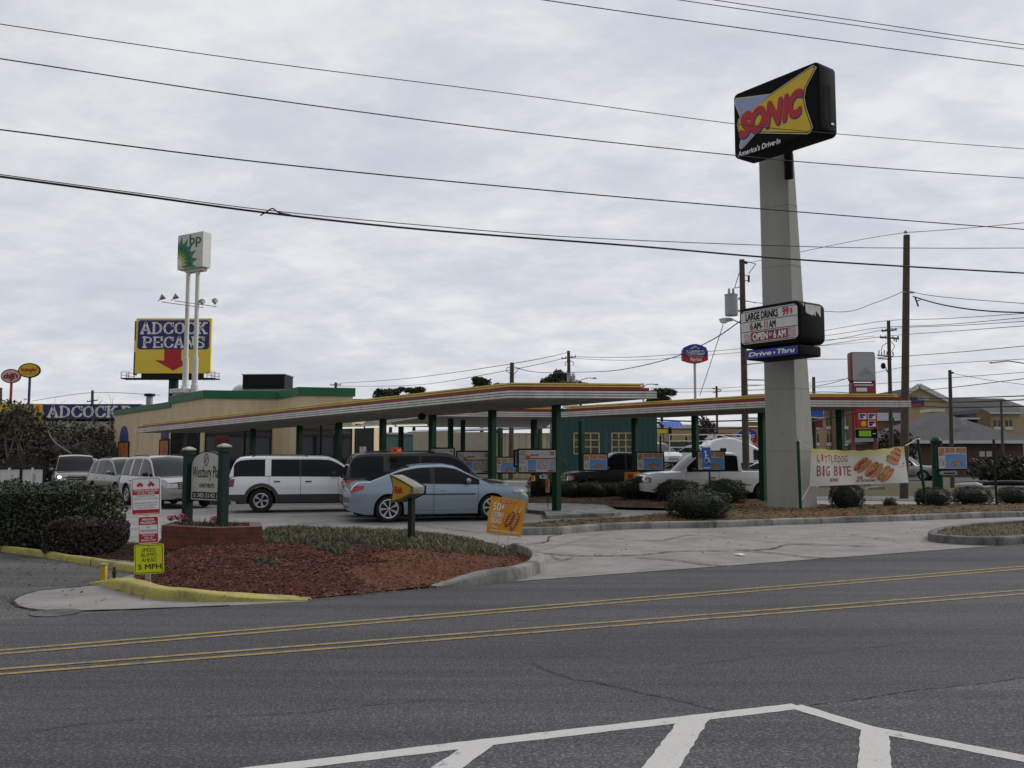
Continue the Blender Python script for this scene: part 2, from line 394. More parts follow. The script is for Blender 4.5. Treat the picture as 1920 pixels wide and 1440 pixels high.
M_POST = mat('green_post_paint', (.005, .045, .018), .6, var=.25, scale=2, spec=.25); M_DGREEN = mat('dark_green_paint', (.008, .026, .020), .6, var=.2, spec=.25)
def streaky(name, col, rough=.85, amt=.14, sc=1.):
    b = NB(name, rough); b.b.inputs['Specular IOR Level'].default_value = .3
    v = b.ramp(b.noise(1.6 * sc, 6, .65, b.map((1, 1, .10))), [(.32, tuple(c * (1 - amt) for c in col)), (.55, col), (.75, tuple(min(1, c * (1 + amt * .5)) for c in col))])
    d = b.ramp(b.noise(5 * sc, 7, .75, b.map((1, 1, .35))), [(.30, 1 - amt * 1.6), (.46, 1.)]); f = b.ramp(b.noise(45, 3, .7), [(.3, .93), (.7, 1.05)])
    b.bump(b.noise(60, 3, .7), .3, .01); return b.col(b.mix(1., b.mix(1., v, d, 'MULTIPLY'), f, 'MULTIPLY'))
M_TAN = streaky('tan_stucco', (.68, .545, .35)); M_PARAPET = mat('green_parapet_paint', (.012, .115, .048), .55, var=.15, scale=1)
M_YBAND = mat('yellow_band_paint', (.70, .52, .10), .4, var=.2, scale=1.5); M_RBAND = mat('red_band_paint', (.26, .022, .02), .4, var=.18, scale=1.5)
M_WBAND = streaky('white_band_metal', (.72, .70, .65), .5, .2, 1.6)
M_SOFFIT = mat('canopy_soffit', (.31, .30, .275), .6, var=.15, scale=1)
M_GLASS = mat('dark_window_glass', (.018, .020, .022), .06, var=0, spec=.6)
M_PYLON = streaky('pylon_grey_paint', (.38, .375, .345), .85, .11)
M_RED = mat('sign_red', (.50, .014, .018), .4, var=.06); M_BLUE = mat('sign_blue', (.022, .04, .32), .4, var=.06); M_YEL = mat('sign_yellow', (.72, .50, .018), .45, var=.06)
M_SBLK = mat('sign_black', (.010, .010, .011), .8, var=.1, spec=.12); M_SWHT = mat('sign_white', (.80, .80, .80), .45, var=.04)
M_BYEL = mat('billboard_yellow', (.88, .64, .06), .5, var=.05); M_NAVY = mat('billboard_navy', (.028, .028, .15), .5, var=.08); M_ORANGE = mat('sign_orange', (.78, .30, .02), .5, var=.05)
M_WOOD = mat('utility_pole_wood', (.085, .062, .048), .9, var=.3, scale=5, bump=.4, bscale=20); M_WIRE = mat('cable_black', (.02, .02, .021), .7, var=0)
M_LIME = mat('speed_sign_yellow_green', (.62, .66, .015), .45, var=.04)
def roofmat():
    b = NB('grey_shingle_roof', .9)
    a = b.ramp(b.noise(1.2, 6, .6), [(.3, (.036, .036, .040)), (.7, (.058, .058, .061))]); f = b.ramp(b.noise(9, 2, .6), [(.3, .8), (.7, 1.2)])
    return b.col(b.mix(1., a, f, 'MULTIPLY'))
M_ROOF = roofmat()
# ================================================================ ground, road and pavements
def sheet(pts, z, m, name): return fillpoly(pts, z, m, name)
sheet([(-1800, -300), (1800, -300), (1800, 3500), (-1800, 3500)], -.03, M_EARTH, 'ground')
ra, rb = G(0, 1163), G(1920, 1020)
rd = Vector((rb.x - ra.x, rb.y - ra.y)).normalized(); rn = Vector((rd.y, -rd.x))      # along the road, towards the camera side
def on_road(s, t): return (ra.x + rd.x * s + rn.x * t, ra.y + rd.y * s + rn.y * t)
sheet([on_road(-250, 0), on_road(250, 0), on_road(250, 26), on_road(-250, 26)][::-1], 0., M_ROAD, 'road')
# drive-in lot: one concrete sheet behind the road edge
lot = [on_road(-3.2, -.1), on_road(60, -.1), (75, 62), (20, 66), (-14, 75), (-30, 62), (-16, 17.6), (-9.4, 16.4), (-7.0, 13.9)]
sheet(lot, -.008, M_LOT, 'parking_lot')
# apartment driveway
dv = [on_road(-40, .05), on_road(3.6, .05), G(175, 1096), G(255, 1074), G(0, 1031), G(-500, 965), (-22, 17)]
sheet(dv, -.004, M_DRIVE, 'driveway')
gp = [G(x, y) for x, y in ((24, 1128), (40, 1117), (75, 1108), (140, 1102), (185, 1097), (260, 1116), (340, 1124), (560, 1122), (580, 1128), (430, 1136), (240, 1143), (110, 1146), (45, 1140))]
sheet(gp, .004, M_PATCH, 'gutter_apron')
mb = MB(); ribbon(smoothpath([(p.x, p.y, 0) for p in gp[9:] + gp[:5]]), lambda i: .035 + .02 * math.sin(i * 1.7), .0075, M_CRACK, mb)
tag(mb.build('gutter_joint'), kind='structure')
mh = G(105, 1149); mb = MB(); mb.lathe([(0, .012), (.17, .012), (.19, .008), (.23, .006), (.25, .0055)], M_KERBD, 28)
tag(mb.build('manhole_cover', loc=(mh.x, mh.y, 0), smooth=40), 'worn round manhole cover in the asphalt beside the gutter patch', 'manhole')
# far street, verge and drive-through lane beyond the pylon
sheet([G(1480, 937), G(2700, 950), G(2700, 931), G(1440, 930)], .012, M_KERBD, 'lane_edge')
sheet([G(1430, 930.5), G(2700, 931.5), G(2700, 930), G(1920, 913), G(1700, 907), G(1400, 902)], .016, M_LAWN, 'verge')
sheet([G(1330, 901.5), G(1400, 902.2), G(1700, 907.5), G(1920, 914), G(2700, 931), G(2800, 892), G(1690, 884), G(1330, 884)], .02, M_ROAD, 'street')
sheet([G(1690, 889.5), G(2800, 895), G(2800, 876), G(1800, 876)], .026, M_LAWN, 'lawn')
sheet([G(470, 1440), G(930, 1388), G(1362, 1338), G(1496, 1322), G(1700, 1297), G(1990, 1260), G(2600, 1240), G(2600, 2300), G(-300, 2300)], .0030, M_ROAD2, 'road_patch')
# painted markings
def line(pts, wd, m, name, z=.005):
    rg = random.Random(len(name) + int(pts[0].x * 10)); q = []
    for a, b in zip(pts, pts[1:]):
        k = min(60, max(2, int((b - a).length / .07))); q += [a.lerp(b, i / k) for i in range(k)]
    q.append(pts[-1]); ws = [wd * (1 + rg.uniform(-.07, .07)) for _ in q]
    mb = MB(); ribbon([(p.x, p.y) for p in q], lambda i: ws[i], z, m, mb); return tag(mb.build(name), kind='structure')
def seg(a, b, n=2, e0=0., e1=0.):
    a, b = G(*a), G(*b); d = b - a; return [a + d * (-e0 + (1 + e0 + e1) * i / n) for i in range(n + 1)]
for (a, b), wd in (((( -0, 1220), (1920, 1062)), .072), (((0, 1227), (1920, 1067)), .072), (((0, 1255.5), (1920, 1107)), .064), (((0, 1265), (1920, 1114)), .068)):
    line(seg(a, b, 8, 2, 3), wd, M_YLINE, 'lane_line')
wz = .0056
line([G(350, 1461), G(520, 1440.5), G(930, 1391), G(1496, 1325)], .125, M_WLINE, 'gore_line', .0050)
line([G(1490, 1325), G(1630, 1368), G(1920, 1424), G(2200, 1486)], .125, M_WLINE, 'gore_line', .0056)
line([G(1304, 1347), G(1240, 1440), G(1180, 1520)], .175, M_WLINE, 'gore_stripe', .0062)
line([G(902, 1397), G(840, 1440), G(760, 1500)], .15, M_WLINE, 'gore_stripe', .0062)
line([G(1640, 1370), G(1640, 1440), G(1640, 1530)], .16, M_WLINE, 'gore_stripe', .0062)
# cracks
def crack(pts, wd, z=.0085, m=M_CRACK, jig=.012):
    rg = random.Random(len(pts) * 7 + int(pts[0][0])); q = smoothpath([G(*p) for p in pts], 9)
    q = [(p.x + rg.uniform(-jig, jig), p.y + rg.uniform(-jig, jig) * 1.5) for p in q]
    ws = [wd * rg.uniform(.35, 1.15) for _ in q]; ws[0] = ws[-1] = wd * .1
    mb = MB(); Lf = []; Rt = []
    for i, (x, y) in enumerate(q):      # a crack spreads and spalls most across the direction of the traffic
        a, b = q[max(i - 1, 0)], q[min(i + 1, len(q) - 1)]; d = Vector((b[0] - a[0], b[1] - a[1])).normalized(); k = ws[i] * (.35 + .65 * abs(d.x)); Lf.append((x - d.y * k / 2, y + d.x * k / 2, z)); Rt.append((x + d.y * k / 2, y - d.x * k / 2, z))
    n = len(q); mb.add(Lf + Rt, [(n + i, n + i + 1, i + 1, i) for i in range(n - 1)], m); return tag(mb.build('pavement_crack'), kind='structure')
crack([(993, 1243), (1060, 1270), (1120, 1280), (1200, 1299), (1260, 1311), (1320, 1326), (1362, 1335)], .022, jig=.006)
crack([(1510, 1325), (1620, 1311), (1700, 1298), (1790, 1288), (1860, 1280), (1990, 1262)], .014, jig=.006)
crack([(940, 1021), (975, 1022), (1025, 1016), (1030, 1007), (1054, 1001)], .085)
crack([(969, 1030), (1010, 1037), (1090, 1042), (1190, 1041), (1270, 1034), (1340, 1033), (1440, 1030), (1480, 1021), (1560, 1022), (1640, 1025)], .08)
crack([(1190, 1045), (1270, 1051), (1310, 1057), (1350, 1060), (1362, 1061)], .085)
crack([(1150, 1010), (1235, 1014), (1300, 1003), (1400, 1012), (1490, 1020)], .06)
crack([(1032, 1042), (1052, 1050), (1075, 1046)], .06)
crack([(1390, 1032), (1460, 1038), (1520, 1045), (1590, 1046)], .08)
crack([(655, 985), (760, 982), (900, 998), (975, 996)], .06)
crack([(0, 1380), (220, 1352), (420, 1343), (560, 1338), (700, 1322), (850, 1310)], .010, jig=.004)
crack([(1270, 1252), (1420, 1232), (1560, 1222), (1740, 1203)], .009, jig=.004)
for pts in ([(200, 985), (420, 1012), (600, 1018)], [(720, 1003), (1000, 986), (1130, 981)], [(560, 978), (800, 1008)], [(1130, 1001), (1020, 1030)], [(1500, 985), (1700, 1020)], [(320, 960), (560, 975)]):
    q = [G(*p) for p in pts]; mb = MB(); ribbon([(p.x, p.y) for p in smoothpath(q, 4)], .014, -.0035, M_JOINT, mb); tag(mb.build('paving_joint'), kind='structure')
# litter on the apron
for (x, y, s_) in ((1385, 1041, .07), (1388, 1040, .05), (1392, 1042, .05)):
    p = G(x, y); mb = MB(); mb.box(-s_, s_, -s_ * .6, s_ * .6, 0, .02, M_WHITE)
    o = mb.build('paper_scrap', bevel=.008, loc=(p.x, p.y, .0)); o.rotation_euler = (0, 0, x); tag(o, 'torn white paper scrap lying on the concrete apron', 'litter', 'paper scraps on the apron')
# ---------------------------------------------------------------- planting beds
def inside(p, poly):
    r = False; j = len(poly) - 1
    for i in range(len(poly)):
        a, b = poly[i], poly[j]
        if (a[1] > p[1]) != (b[1] > p[1]) and p[0] < (b[0] - a[0]) * (p[1] - a[1]) / (b[1] - a[1]) + a[0]: r = not r
        j = i
    return r
def edist(p, poly):
    best = 1e9; p = Vector(p[:2])
    for i in range(len(poly)):
        a = Vector(poly[i][:2]); b = Vector(poly[(i + 1) % len(poly)][:2]); d = b - a
        t = max(0, min(1, (p - a).dot(d) / max(d.dot(d), 1e-9))); best = min(best, (a + d * t - p).length)
    return best
def bed(poly, hmax, ramp_, m_of, name, step, base=.05, z0=0., mats=None, kind='structure', label=None, cat=None, zf=None):
    """heightfield sheet over a polygon, clipped to its outline"""
    poly = [(p[0], p[1]) for p in poly]
    x0, x1 = min(p[0] for p in poly), max(p[0] for p in poly); y0, y1 = min(p[1] for p in poly), max(p[1] for p in poly)
    bm = bmesh.new(); f = bm.faces.new([bm.verts.new((p[0], p[1], 0)) for p in poly])
    def cut(ax, v):
        co = (v, 0, 0) if ax == 0 else (0, v, 0); no = (1, 0, 0) if ax == 0 else (0, 1, 0)
        bmesh.ops.bisect_plane(bm, geom=bm.verts[:] + bm.edges[:] + bm.faces[:], plane_co=co, plane_no=no)
    v = x0 + step
    while v < x1: cut(0, v); v += step
    v = y0 + step
    while v < y1: cut(1, v); v += step
    for q in bm.verts: q.co.z = zf(q.co.x, q.co.y) if zf else bz((q.co.x, q.co.y), poly, hmax, ramp_, base) + z0
    bmesh.ops.recalc_face_normals(bm, faces=bm.faces)
    me = bpy.data.meshes.new(name); 
    for x in mats: me.materials.append(x)
    for q in bm.faces:
        c = q.calc_center_median(); q.material_index = m_of(c); q.smooth = True
        if q.normal.z < 0: q.normal_flip()
    bm.to_mesh(me); bm.free(); o = bpy.data.objects.new(name, me); COL.objects.link(o); return tag(o, label, cat, kind=kind)
def bz(p, poly, hmax, ramp_, base):
    d = edist(p, poly) / ramp_; d = min(1, d); s_ = d * d * (3 - 2 * d)
    return base + hmax * s_ + .03 * noise.noise((p[0] * 2.1, p[1] * 2.1, 0)) * min(1, d * 3) + .015 * noise.noise((p[0] * 7, p[1] * 7, 3)) * min(1, d * 3)
ISL = [G(x, y) for x, y in ((252, 1090), (275, 1107), (320, 1117), (430, 1121), (580, 1123), (680, 1114), (800, 1101), (905, 1090), (975, 1075), (1000, 1062), (1004, 1052), (985, 1041), (950, 1031), (905, 1015), (800, 1004), (640, 999), (495, 997))]
ISL += [Vector((-7.4, 16.9, 0)), Vector((-9.6, 17.4, 0)), Vector((-11, 16.6, 0)), G(-60, 1024), G(0, 1029), G(120, 1046), G(255, 1070)]
ISLP = [(p.x, p.y) for p in ISL]
def isl_z(x, y): return bz((x, y), ISLP, .15, 1.2, .012) + .10 * max(0, 1 - ((x + 4.2) ** 2 / 2.5 + (y - 14.6) ** 2 / 1.2)) - .10 * max(0, 1 - ((x + 6.2) ** 2 / 1.2 + (y - 14.6) ** 2 / 1.0))
def isl_m(c): return 2 if c.x + .6 * noise.noise((c.x * 1.1, c.y * 1.1, 8)) > -2.0 else 0 if c.x > -5.6 + .5 * noise.noise((c.x * 1.3, c.y * 1.3, 0)) and c.y < 15.2 else 1
bed(ISLP, .30, 1.6, isl_m, 'mulch_bed', .16, .07, mats=[M_MULCH, M_MULCHD, M_MULCHO], zf=isl_z)
BED2 = [G(x, y) for x, y in ((962, 998), (1055, 997), (1170, 988), (1340, 985.5), (1440, 982), (1660, 974), (1920, 966), (2300, 957), (2300, 946), (1920, 951.5), (1700, 953.5), (1530, 954), (1480, 948), (1360, 938), (1330, 945), (1262, 968), (1170, 978), (1050, 984), (985, 990))]
BED2P = [(p.x, p.y) for p in BED2]
def bed2_z(x, y): return bz((x, y), BED2P, .06, 1.2, .11)
bed(BED2P, .06, 1.2, lambda c: 1 if c.x < 3.2 or noise.noise((c.x * .8, c.y * .8, 5)) > .25 else 0, 'straw_bed', .45, .11, mats=[M_STRAW, M_LAWN])
BED3 = [G(x, y) for x, y in ((990, 945), (1080, 952), (1180, 956), (1262, 957.5), (1330, 944), (1360, 937), (1440, 935), (1440, 926), (1200, 922), (985, 926))]
BED3P = [(p.x, p.y) for p in BED3]
bed(BED3P, .05, 1.5, lambda c: 1 if edist((c.x, c.y), BED3P[:4]) < .01 else 0, 'shrub_bed', .5, .08, mats=[M_MULCHD, M_LAWN])
ISL4 = [G(x, y) for x, y in ((1757, 1013), (1775, 1018), (1850, 1020), (1960, 1014), (2300, 986), (2300, 973), (1960, 987), (1830, 995), (1770, 1003))]
bed([(p.x, p.y) for p in ISL4], .03, .8, lambda c: 0, 'grass_island', .3, .12, mats=[M_LAWN])
# kerbs
GP = lambda L: smoothpath([G(*p) for p in L], 6)
kerb(GP([(940, 990), (935, 1001), (980, 1003), (1055, 1001), (1170, 992), (1340, 989), (1440, 985), (1660, 977.5), (1920, 968.5), (2300, 959)]), .17, .15, M_KERB, 'kerb', 'long weathered concrete kerb along the shrub bed below the tall sign', side=1)
kerb(GP([(2300, 970), (1960, 984), (1830, 992), (1765, 1000), (1741, 1007), (1752, 1016), (1850, 1022), (1960, 1016), (2300, 988)]), .17, .15, M_KERBD, 'kerb', 'rounded dirty kerb nose around the small grass island by the road', side=1)
kerb(GP([(820, 1103.5), (905, 1096), (975, 1086), (1012, 1074), (1022, 1062), (1018, 1050), (1000, 1040), (962, 1029)]), .21, .16, M_KERB, 'kerb', 'pale curved concrete kerb around the tip of the red mulch island', side=1, taper=(.7, .5))
kerb(GP([(166, 1094), (205, 1104), (250, 1117), (300, 1126), (380, 1129), (470, 1129), (582, 1127)]), .26, .125, M_YKERB, 'kerb', 'yellow painted kerb around the red mulch mound', side=1, taper=(.8, 1.6))
kerb(GP([(-400, 985), (0, 1034), (120, 1052), (262, 1075)]), .11, .10, M_YKERB, 'kerb', 'narrow yellow kerb below the big clipped hedge', side=1)
def slab(pts, z0, z1, m, name, label, cat):
    mb = MB(); mb.prism([(p[0], p[1]) for p in pts], z0, z1, m, ax='z'); return tag(mb.build(name, bevel=.02), label, cat)
slab([G(990, 962), G(1020, 964), G(1024, 973), G(1152, 968), G(1165, 965), G(1130, 950), G(985, 948)], -.02, .10, M_KERB, 'kerb', 'raised concrete stall kerb under the front green canopy post', 'kerb')
# scattered mulch chips and grass tufts
def chips(n, poly, zf, ms, size, name, cond=None, seed=3):
    rg = random.Random(seed); x0, x1 = min(p[0] for p in poly), max(p[0] for p in poly); y0, y1 = min(p[1] for p in poly), max(p[1] for p in poly)
    mb = MB(); k = 0; V = []; 
    while k < n:
        x, y = rg.uniform(x0, x1), rg.uniform(y0, y1)
        if not inside((x, y), poly) or (cond and not cond(x, y)): continue
        k += 1; z = zf(x, y); a = rg.uniform(0, 6.28); l = size * rg.uniform(.5, 1.6); q = size * rg.uniform(.12, .3); tz = rg.uniform(-.35, .35) * l
        c, s_ = math.cos(a), math.sin(a)
        mb.add([(x - c * l + s_ * q, y - s_ * l - c * q, z + .012 - tz), (x + c * l + s_ * q, y + s_ * l - c * q, z + .012 + tz), (x + c * l - s_ * q, y + s_ * l + c * q, z + .02 + tz), (x - c * l - s_ * q, y - s_ * l + c * q, z + .02 - tz)], [(0, 1, 2, 3)], ms[rg.randrange(len(ms))])
    return tag(mb.build(name), kind='stuff')
mc = [mat('mulch_chip_%d' % i, c, .95, var=.2) for i, c in enumerate(((.10, .030, .021), (.070, .025, .018), (.13, .048, .030), (.042, .022, .016), (.18, .10, .075), (.145, .060, .033), (.17, .085, .05)))]
chips(5000, ISLP, isl_z, [mc[5], mc[6], mc[1], mc[4]], .018, 'mulch', lambda x, y: isl_m(Vector((x, y, 0))) == 2, 7)
chips(15000, ISLP, isl_z, mc[:5], .015, 'mulch', lambda x, y: isl_m(Vector((x, y, 0))) == 0)
chips(6000, ISLP, isl_z, [mc[3], mc[3], mc[1], mc[3], mc[4]], .02, 'mulch', lambda x, y: isl_m(Vector((x, y, 0))) == 1, 4)
chips(2600, BED3P, lambda x, y: .13, [mc[1], mc[3], mc[2]], .05, 'mulch', None, 5)
sc2 = [mat('straw_%d' % i, c, .95, var=.2) for i, c in enumerate(((.16, .10, .045), (.12, .065, .03), (.10, .09, .04)))]
chips(7000, BED2P, lambda x, y: bed2_z(x, y) + .005, sc2, .05, 'straw', None, 6)
def blades(n, poly, zf, ms, h, name, cond=None, seed=8, wd=.012, lean=.5):
    rg = random.Random(seed); x0, x1 = min(p[0] for p in poly), max(p[0] for p in poly); y0, y1 = min(p[1] for p in poly), max(p[1] for p in poly)
    mb = MB(); k = 0
    while k < n:
        x, y = rg.uniform(x0, x1), rg.uniform(y0, y1)
        if not inside((x, y), poly) or (cond and not cond(x, y)): continue
        k += 1; z = zf(x, y) - .01; hh = h * rg.uniform(.4, 1.3) * (.6 + .8 * abs(noise.noise((x * 1.7, y * 1.7, 1)))); a = rg.uniform(0, 6.28); b = rg.uniform(0, 6.28); ln = hh * lean * rg.random()
        c, s_ = math.cos(a) * wd, math.sin(a) * wd; dx, dy = math.cos(b) * ln, math.sin(b) * ln
        mb.add([(x - c, y - s_, z), (x + c, y + s_, z), (x + dx * .45 + c * .7, y + dy * .45 + s_ * .7, z + hh * .65), (x + dx * .45 - c * .7, y + dy * .45 - s_ * .7, z + hh * .65), (x + dx, y + dy, z + hh * .95)], [(0, 1, 2, 3), (3, 2, 4)], ms[rg.randrange(len(ms))])
    return tag(mb.build(name), kind='stuff')
gm = [mat('grass_%d' % i, c, .8, var=.15) for i, c in enumerate(((.070, .092, .036), (.105, .115, .06), (.045, .062, .028), (.19, .165, .10)))]
GRS = [G(x, y) for x, y in ((497, 1002), (500, 1034), (560, 1040), (640, 1032), (720, 1044), (800, 1052), (880, 1060), (940, 1052), (975, 1042), (940, 1029), (880, 1012), (790, 1003), (640, 1000))]
GRSP = [(p.x, p.y) for p in GRS]
blades(15000, GRSP, isl_z, gm + [gm[3]], .105, 'grass', lambda x, y: noise.noise((x * 1.4, y * 1.4, 2)) > -.32, 9, .0085, 1.5)
blades(700, [(p.x, p.y) for p in [G(600, 1040), G(655, 1046), G(640, 1060), G(590, 1056)]], isl_z, gm[:3], .10, 'grass', None, 10, .010, 1.2)
blades(420, [(p.x, p.y) for p in [G(480, 1072), G(525, 1072), G(520, 1082), G(485, 1082)]], isl_z, gm[1:3], .07, 'grass', None, 12, .010, 1.2)
blades(2600, [(p.x, p.y) for p in ISL4], lambda x, y: .15, gm[1:], .05, 'grass', None, 13, .010, .8)

lf = [mat('leaf_litter_%d' % i, c, .9, var=.2) for i, c in enumerate(((.03, .024, .018), (.05, .035, .022)))]
DRV = [(p.x, p.y) for p in [G(0, 1150), G(330, 1122), G(165, 1096), G(250, 1076), G(0, 1036)]]
chips(110, DRV, lambda x, y: .006, lf, .02, 'leaf_litter', None, 31)
chips(160, [(p.x, p.y) for p in [G(580, 1128), G(830, 1104), G(820, 1096), G(560, 1118)]], lambda x, y: .008, mc[1:4], .025, 'mulch', None, 32)
chips(60, [(p.x, p.y) for p in [G(1100, 1050), G(1800, 1020), G(1700, 990), G(1100, 1005)]], lambda x, y: .004, lf, .025, 'leaf_litter', None, 33)
# ================================================================ drive-in canopies
DV = Vector((-.674, .738)).normalized()
def offs(poly, k):
    """outward offset of a counter-clockwise polygon"""
    n = len(poly); o = []
    for i in range(n):
        a, b, c = Vector(poly[i - 1]), Vector(poly[i]), Vector(poly[(i + 1) % n])
        d1 = (b - a).normalized(); d2 = (c - b).normalized(); n1 = Vector((d1.y, -d1.x)); n2 = Vector((d2.y, -d2.x))
        bis = (n1 + n2).normalized(); o.append(b + bis * (k / max(.35, bis.dot(n1))))
    return o
def canopy(name, label, poly, z0, slope, origin, posts, bands=(.075, .055)):
    t = thing(name, label, 'canopy', (poly[0][0], poly[0][1], 0)); ox, oy = poly[0]
    def zf(x, y): return slope * ((Vector((x, y)) - origin).dot(DV))
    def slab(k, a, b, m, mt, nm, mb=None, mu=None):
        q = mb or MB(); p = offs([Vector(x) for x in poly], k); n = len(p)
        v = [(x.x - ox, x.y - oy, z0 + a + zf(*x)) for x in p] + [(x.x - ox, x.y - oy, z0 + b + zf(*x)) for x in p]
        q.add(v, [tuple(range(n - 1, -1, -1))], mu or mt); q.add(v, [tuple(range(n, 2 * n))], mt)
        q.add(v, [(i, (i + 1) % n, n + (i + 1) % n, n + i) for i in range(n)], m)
        if mb is None: q.build(nm, t)
    mb = MB()
    for i in range(3):
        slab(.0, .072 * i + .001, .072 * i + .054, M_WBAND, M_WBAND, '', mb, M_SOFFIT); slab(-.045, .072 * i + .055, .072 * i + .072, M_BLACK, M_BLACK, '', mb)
    mb.build('white_fascia', t)
    slab(-.10, .218, .30, M_RBAND, M_RBAND, 'red_fascia'); slab(-.20, .302, .32, M_BLACK, M_BLACK, 'fascia_gap')
    slab(-.16, .322, .365, M_YBAND, M_LGREY, 'yellow_fascia'); slab(-.22, .367, .385, M_BLACK, M_LGREY, 'fascia_gap'); slab(-.18, .387, .43, M_YBAND, M_LGREY, 'yellow_fascia')
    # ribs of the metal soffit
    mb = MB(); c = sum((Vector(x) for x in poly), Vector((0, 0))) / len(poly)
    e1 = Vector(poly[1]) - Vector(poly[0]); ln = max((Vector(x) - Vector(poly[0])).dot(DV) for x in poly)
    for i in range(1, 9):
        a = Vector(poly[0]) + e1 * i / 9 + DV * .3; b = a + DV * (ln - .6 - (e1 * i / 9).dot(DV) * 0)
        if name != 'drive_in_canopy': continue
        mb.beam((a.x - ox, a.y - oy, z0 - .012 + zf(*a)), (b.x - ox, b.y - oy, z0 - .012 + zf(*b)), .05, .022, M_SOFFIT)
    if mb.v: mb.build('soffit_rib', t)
    for (x, y, w_) in posts:
        mb = MB(); a = w_ / 2; zt = z0 + zf(x, y) - .003
        r = math.atan2(DV.y, DV.x); 
        mb.box(-a, a, -a, a, 0, zt, M_POST); o = mb.build('post', t, bevel=.012, loc=(x - ox, y - oy, 0)); o.rotation_euler = (0, 0, r)
        mb = MB(); mb.box(-a * 1.5, a * 1.5, -a * 1.5, a * 1.5, 0, .018, M_BLACK); b_ = mb.build('base_plate', o)
    return t
A1, B1 = Vector((-.10, 24.6)), Vector((4.05, 25.3)); L1 = 27.6
CP1 = [(1043, -1), (923, 0), (811, 1), (718, 2), (636, 3), (562, 4), (475, 5.0)]
posts1 = [((px - 960) / F * 29.8 * (1 + .0785 * t), 29.8 * (1 + .0785 * t), .205) for px, t in CP1]
canopy('drive_in_canopy', 'long white, red and yellow banded canopy over the parked blue sedan and white wagon', [tuple(A1), tuple(B1), tuple(B1 + DV * L1), tuple(A1 + DV * L1)], 3.30, -.0128, A1, posts1)
A2, B2 = Vector((8.62, 28.6)), Vector((12.75, 28.9)); L2 = 9.9
CP2 = [(1575, 0), (1428, 1), (1303, 2), (1190, 3), (1090, 4)]
posts2 = [((px - 960) / F * 30.2 * (1 + .0723 * t), 30.2 * (1 + .0723 * t), .205) for px, t in CP2]
canopy('drive_in_canopy', 'white, red and yellow banded canopy crossing behind the tall sign pylon', [tuple(A2), tuple(B2), tuple(B2 + DV * (L2 + 2)), tuple(A2 + DV * L2)], 3.30, 0, A2, posts2)
C2 = A2 + DV * L2; e = Vector((4.1, .7)).normalized()
W0 = C2 + Vector((-.02, -.01))
def cx_(px, Y): return (px - 960) / F * Y
canopy('walkway_canopy', 'short banded walkway canopy joining the two long canopies', [tuple(W0 - e * 5.2), tuple(W0 - e * .05), tuple(W0 + Vector((-.15, 12.0))), tuple(W0 - e * 5.2 + Vector((-4.4, 11.3)))], 3.30, 0, A2, [(cx_(1001, 38.4), 38.4, .2), (cx_(845, 37.4), 37.4, .17), (cx_(868, 38.6), 38.6, .15), (cx_(752, 45), 45., .2), (cx_(938, 48), 48., .2), (cx_(1012, 48.5), 48.5, .2)])
# ================================================================ drive-in restaurant
ZB = 5.3
b0, b1, b2, b3, b4, b5 = [Vector((cx_(px, Y), Y)) for px, Y in ((215, 62), (320, 52.1), (382, 48), (520, 48.75), (560, 45.9), (661, 46.6))]
b6 = Vector((cx_(712, 50), 50)); _r = (320 - 960) / F; _d = (b2 - b0).normalized(); b1 = b0 + _d * ((_r * b0.y - b0.x) / (_d.x - _r * _d.y)); back = -_d
bt = thing('drive_in_restaurant', 'tan stucco restaurant with green parapet behind the long canopy', 'restaurant', (b2.x, b2.y, 0)); O2 = Vector((b2.x, b2.y, 0))
def L2D(p, z): return (p[0] - O2.x, p[1] - O2.y, z)
def wallrun(pts, z0, z1, m, name, parent=bt, closed=False, thick=0.):
    mb = MB(); n = len(pts)
    for i in range(n - (0 if closed else 1)):
        a, b = pts[i], pts[(i + 1) % n]; mb.add([L2D(a, z0), L2D(b, z0), L2D(b, z1), L2D(a, z1)], [(0, 1, 2, 3)], m)
    return mb.build(name, parent)
bk = [b5 + back * 9, b0 + back * 12]
fp = [b0, b1, b2, b3, b4, b5, b6, b6 + back * 14, b0 + Vector((4, 6))]
mb = MB(); mb.prism([L2D(p, 0)[:2] for p in fp], 0, 4.62, M_TAN, ax='z'); mb.build('wall', bt)
mb = MB(); mb.prism([L2D(p, 0)[:2] for p in offs([b0, b1, b6, b6 + back * 14, b0 + Vector((4, 6))], .06)], 4.64, 4.98, M_PARAPET, M_PARAPET, ax='z')
mb.prism([L2D(p, 0)[:2] for p in offs([b0, b1, b6, b6 + back * 14, b0 + Vector((4, 6))], .0)], 4.62, 4.64, M_TAN, ax='z'); mb.build('low_parapet', bt)
up = [b1, b2, b3, b4, b5, b5 + back * 2.5, b1 + Vector((5, 2))]
mb = MB(); mb.prism([L2D(p, 0)[:2] for p in up], 4.625, ZB - .44, M_TAN, ax='z'); mb.build('upper_wall', bt)
mb = MB(); mb.prism([L2D(p, 0)[:2] for p in offs(up, .08)], ZB - .44, ZB, M_PARAPET, ax='z'); mb.build('parapet', bt)
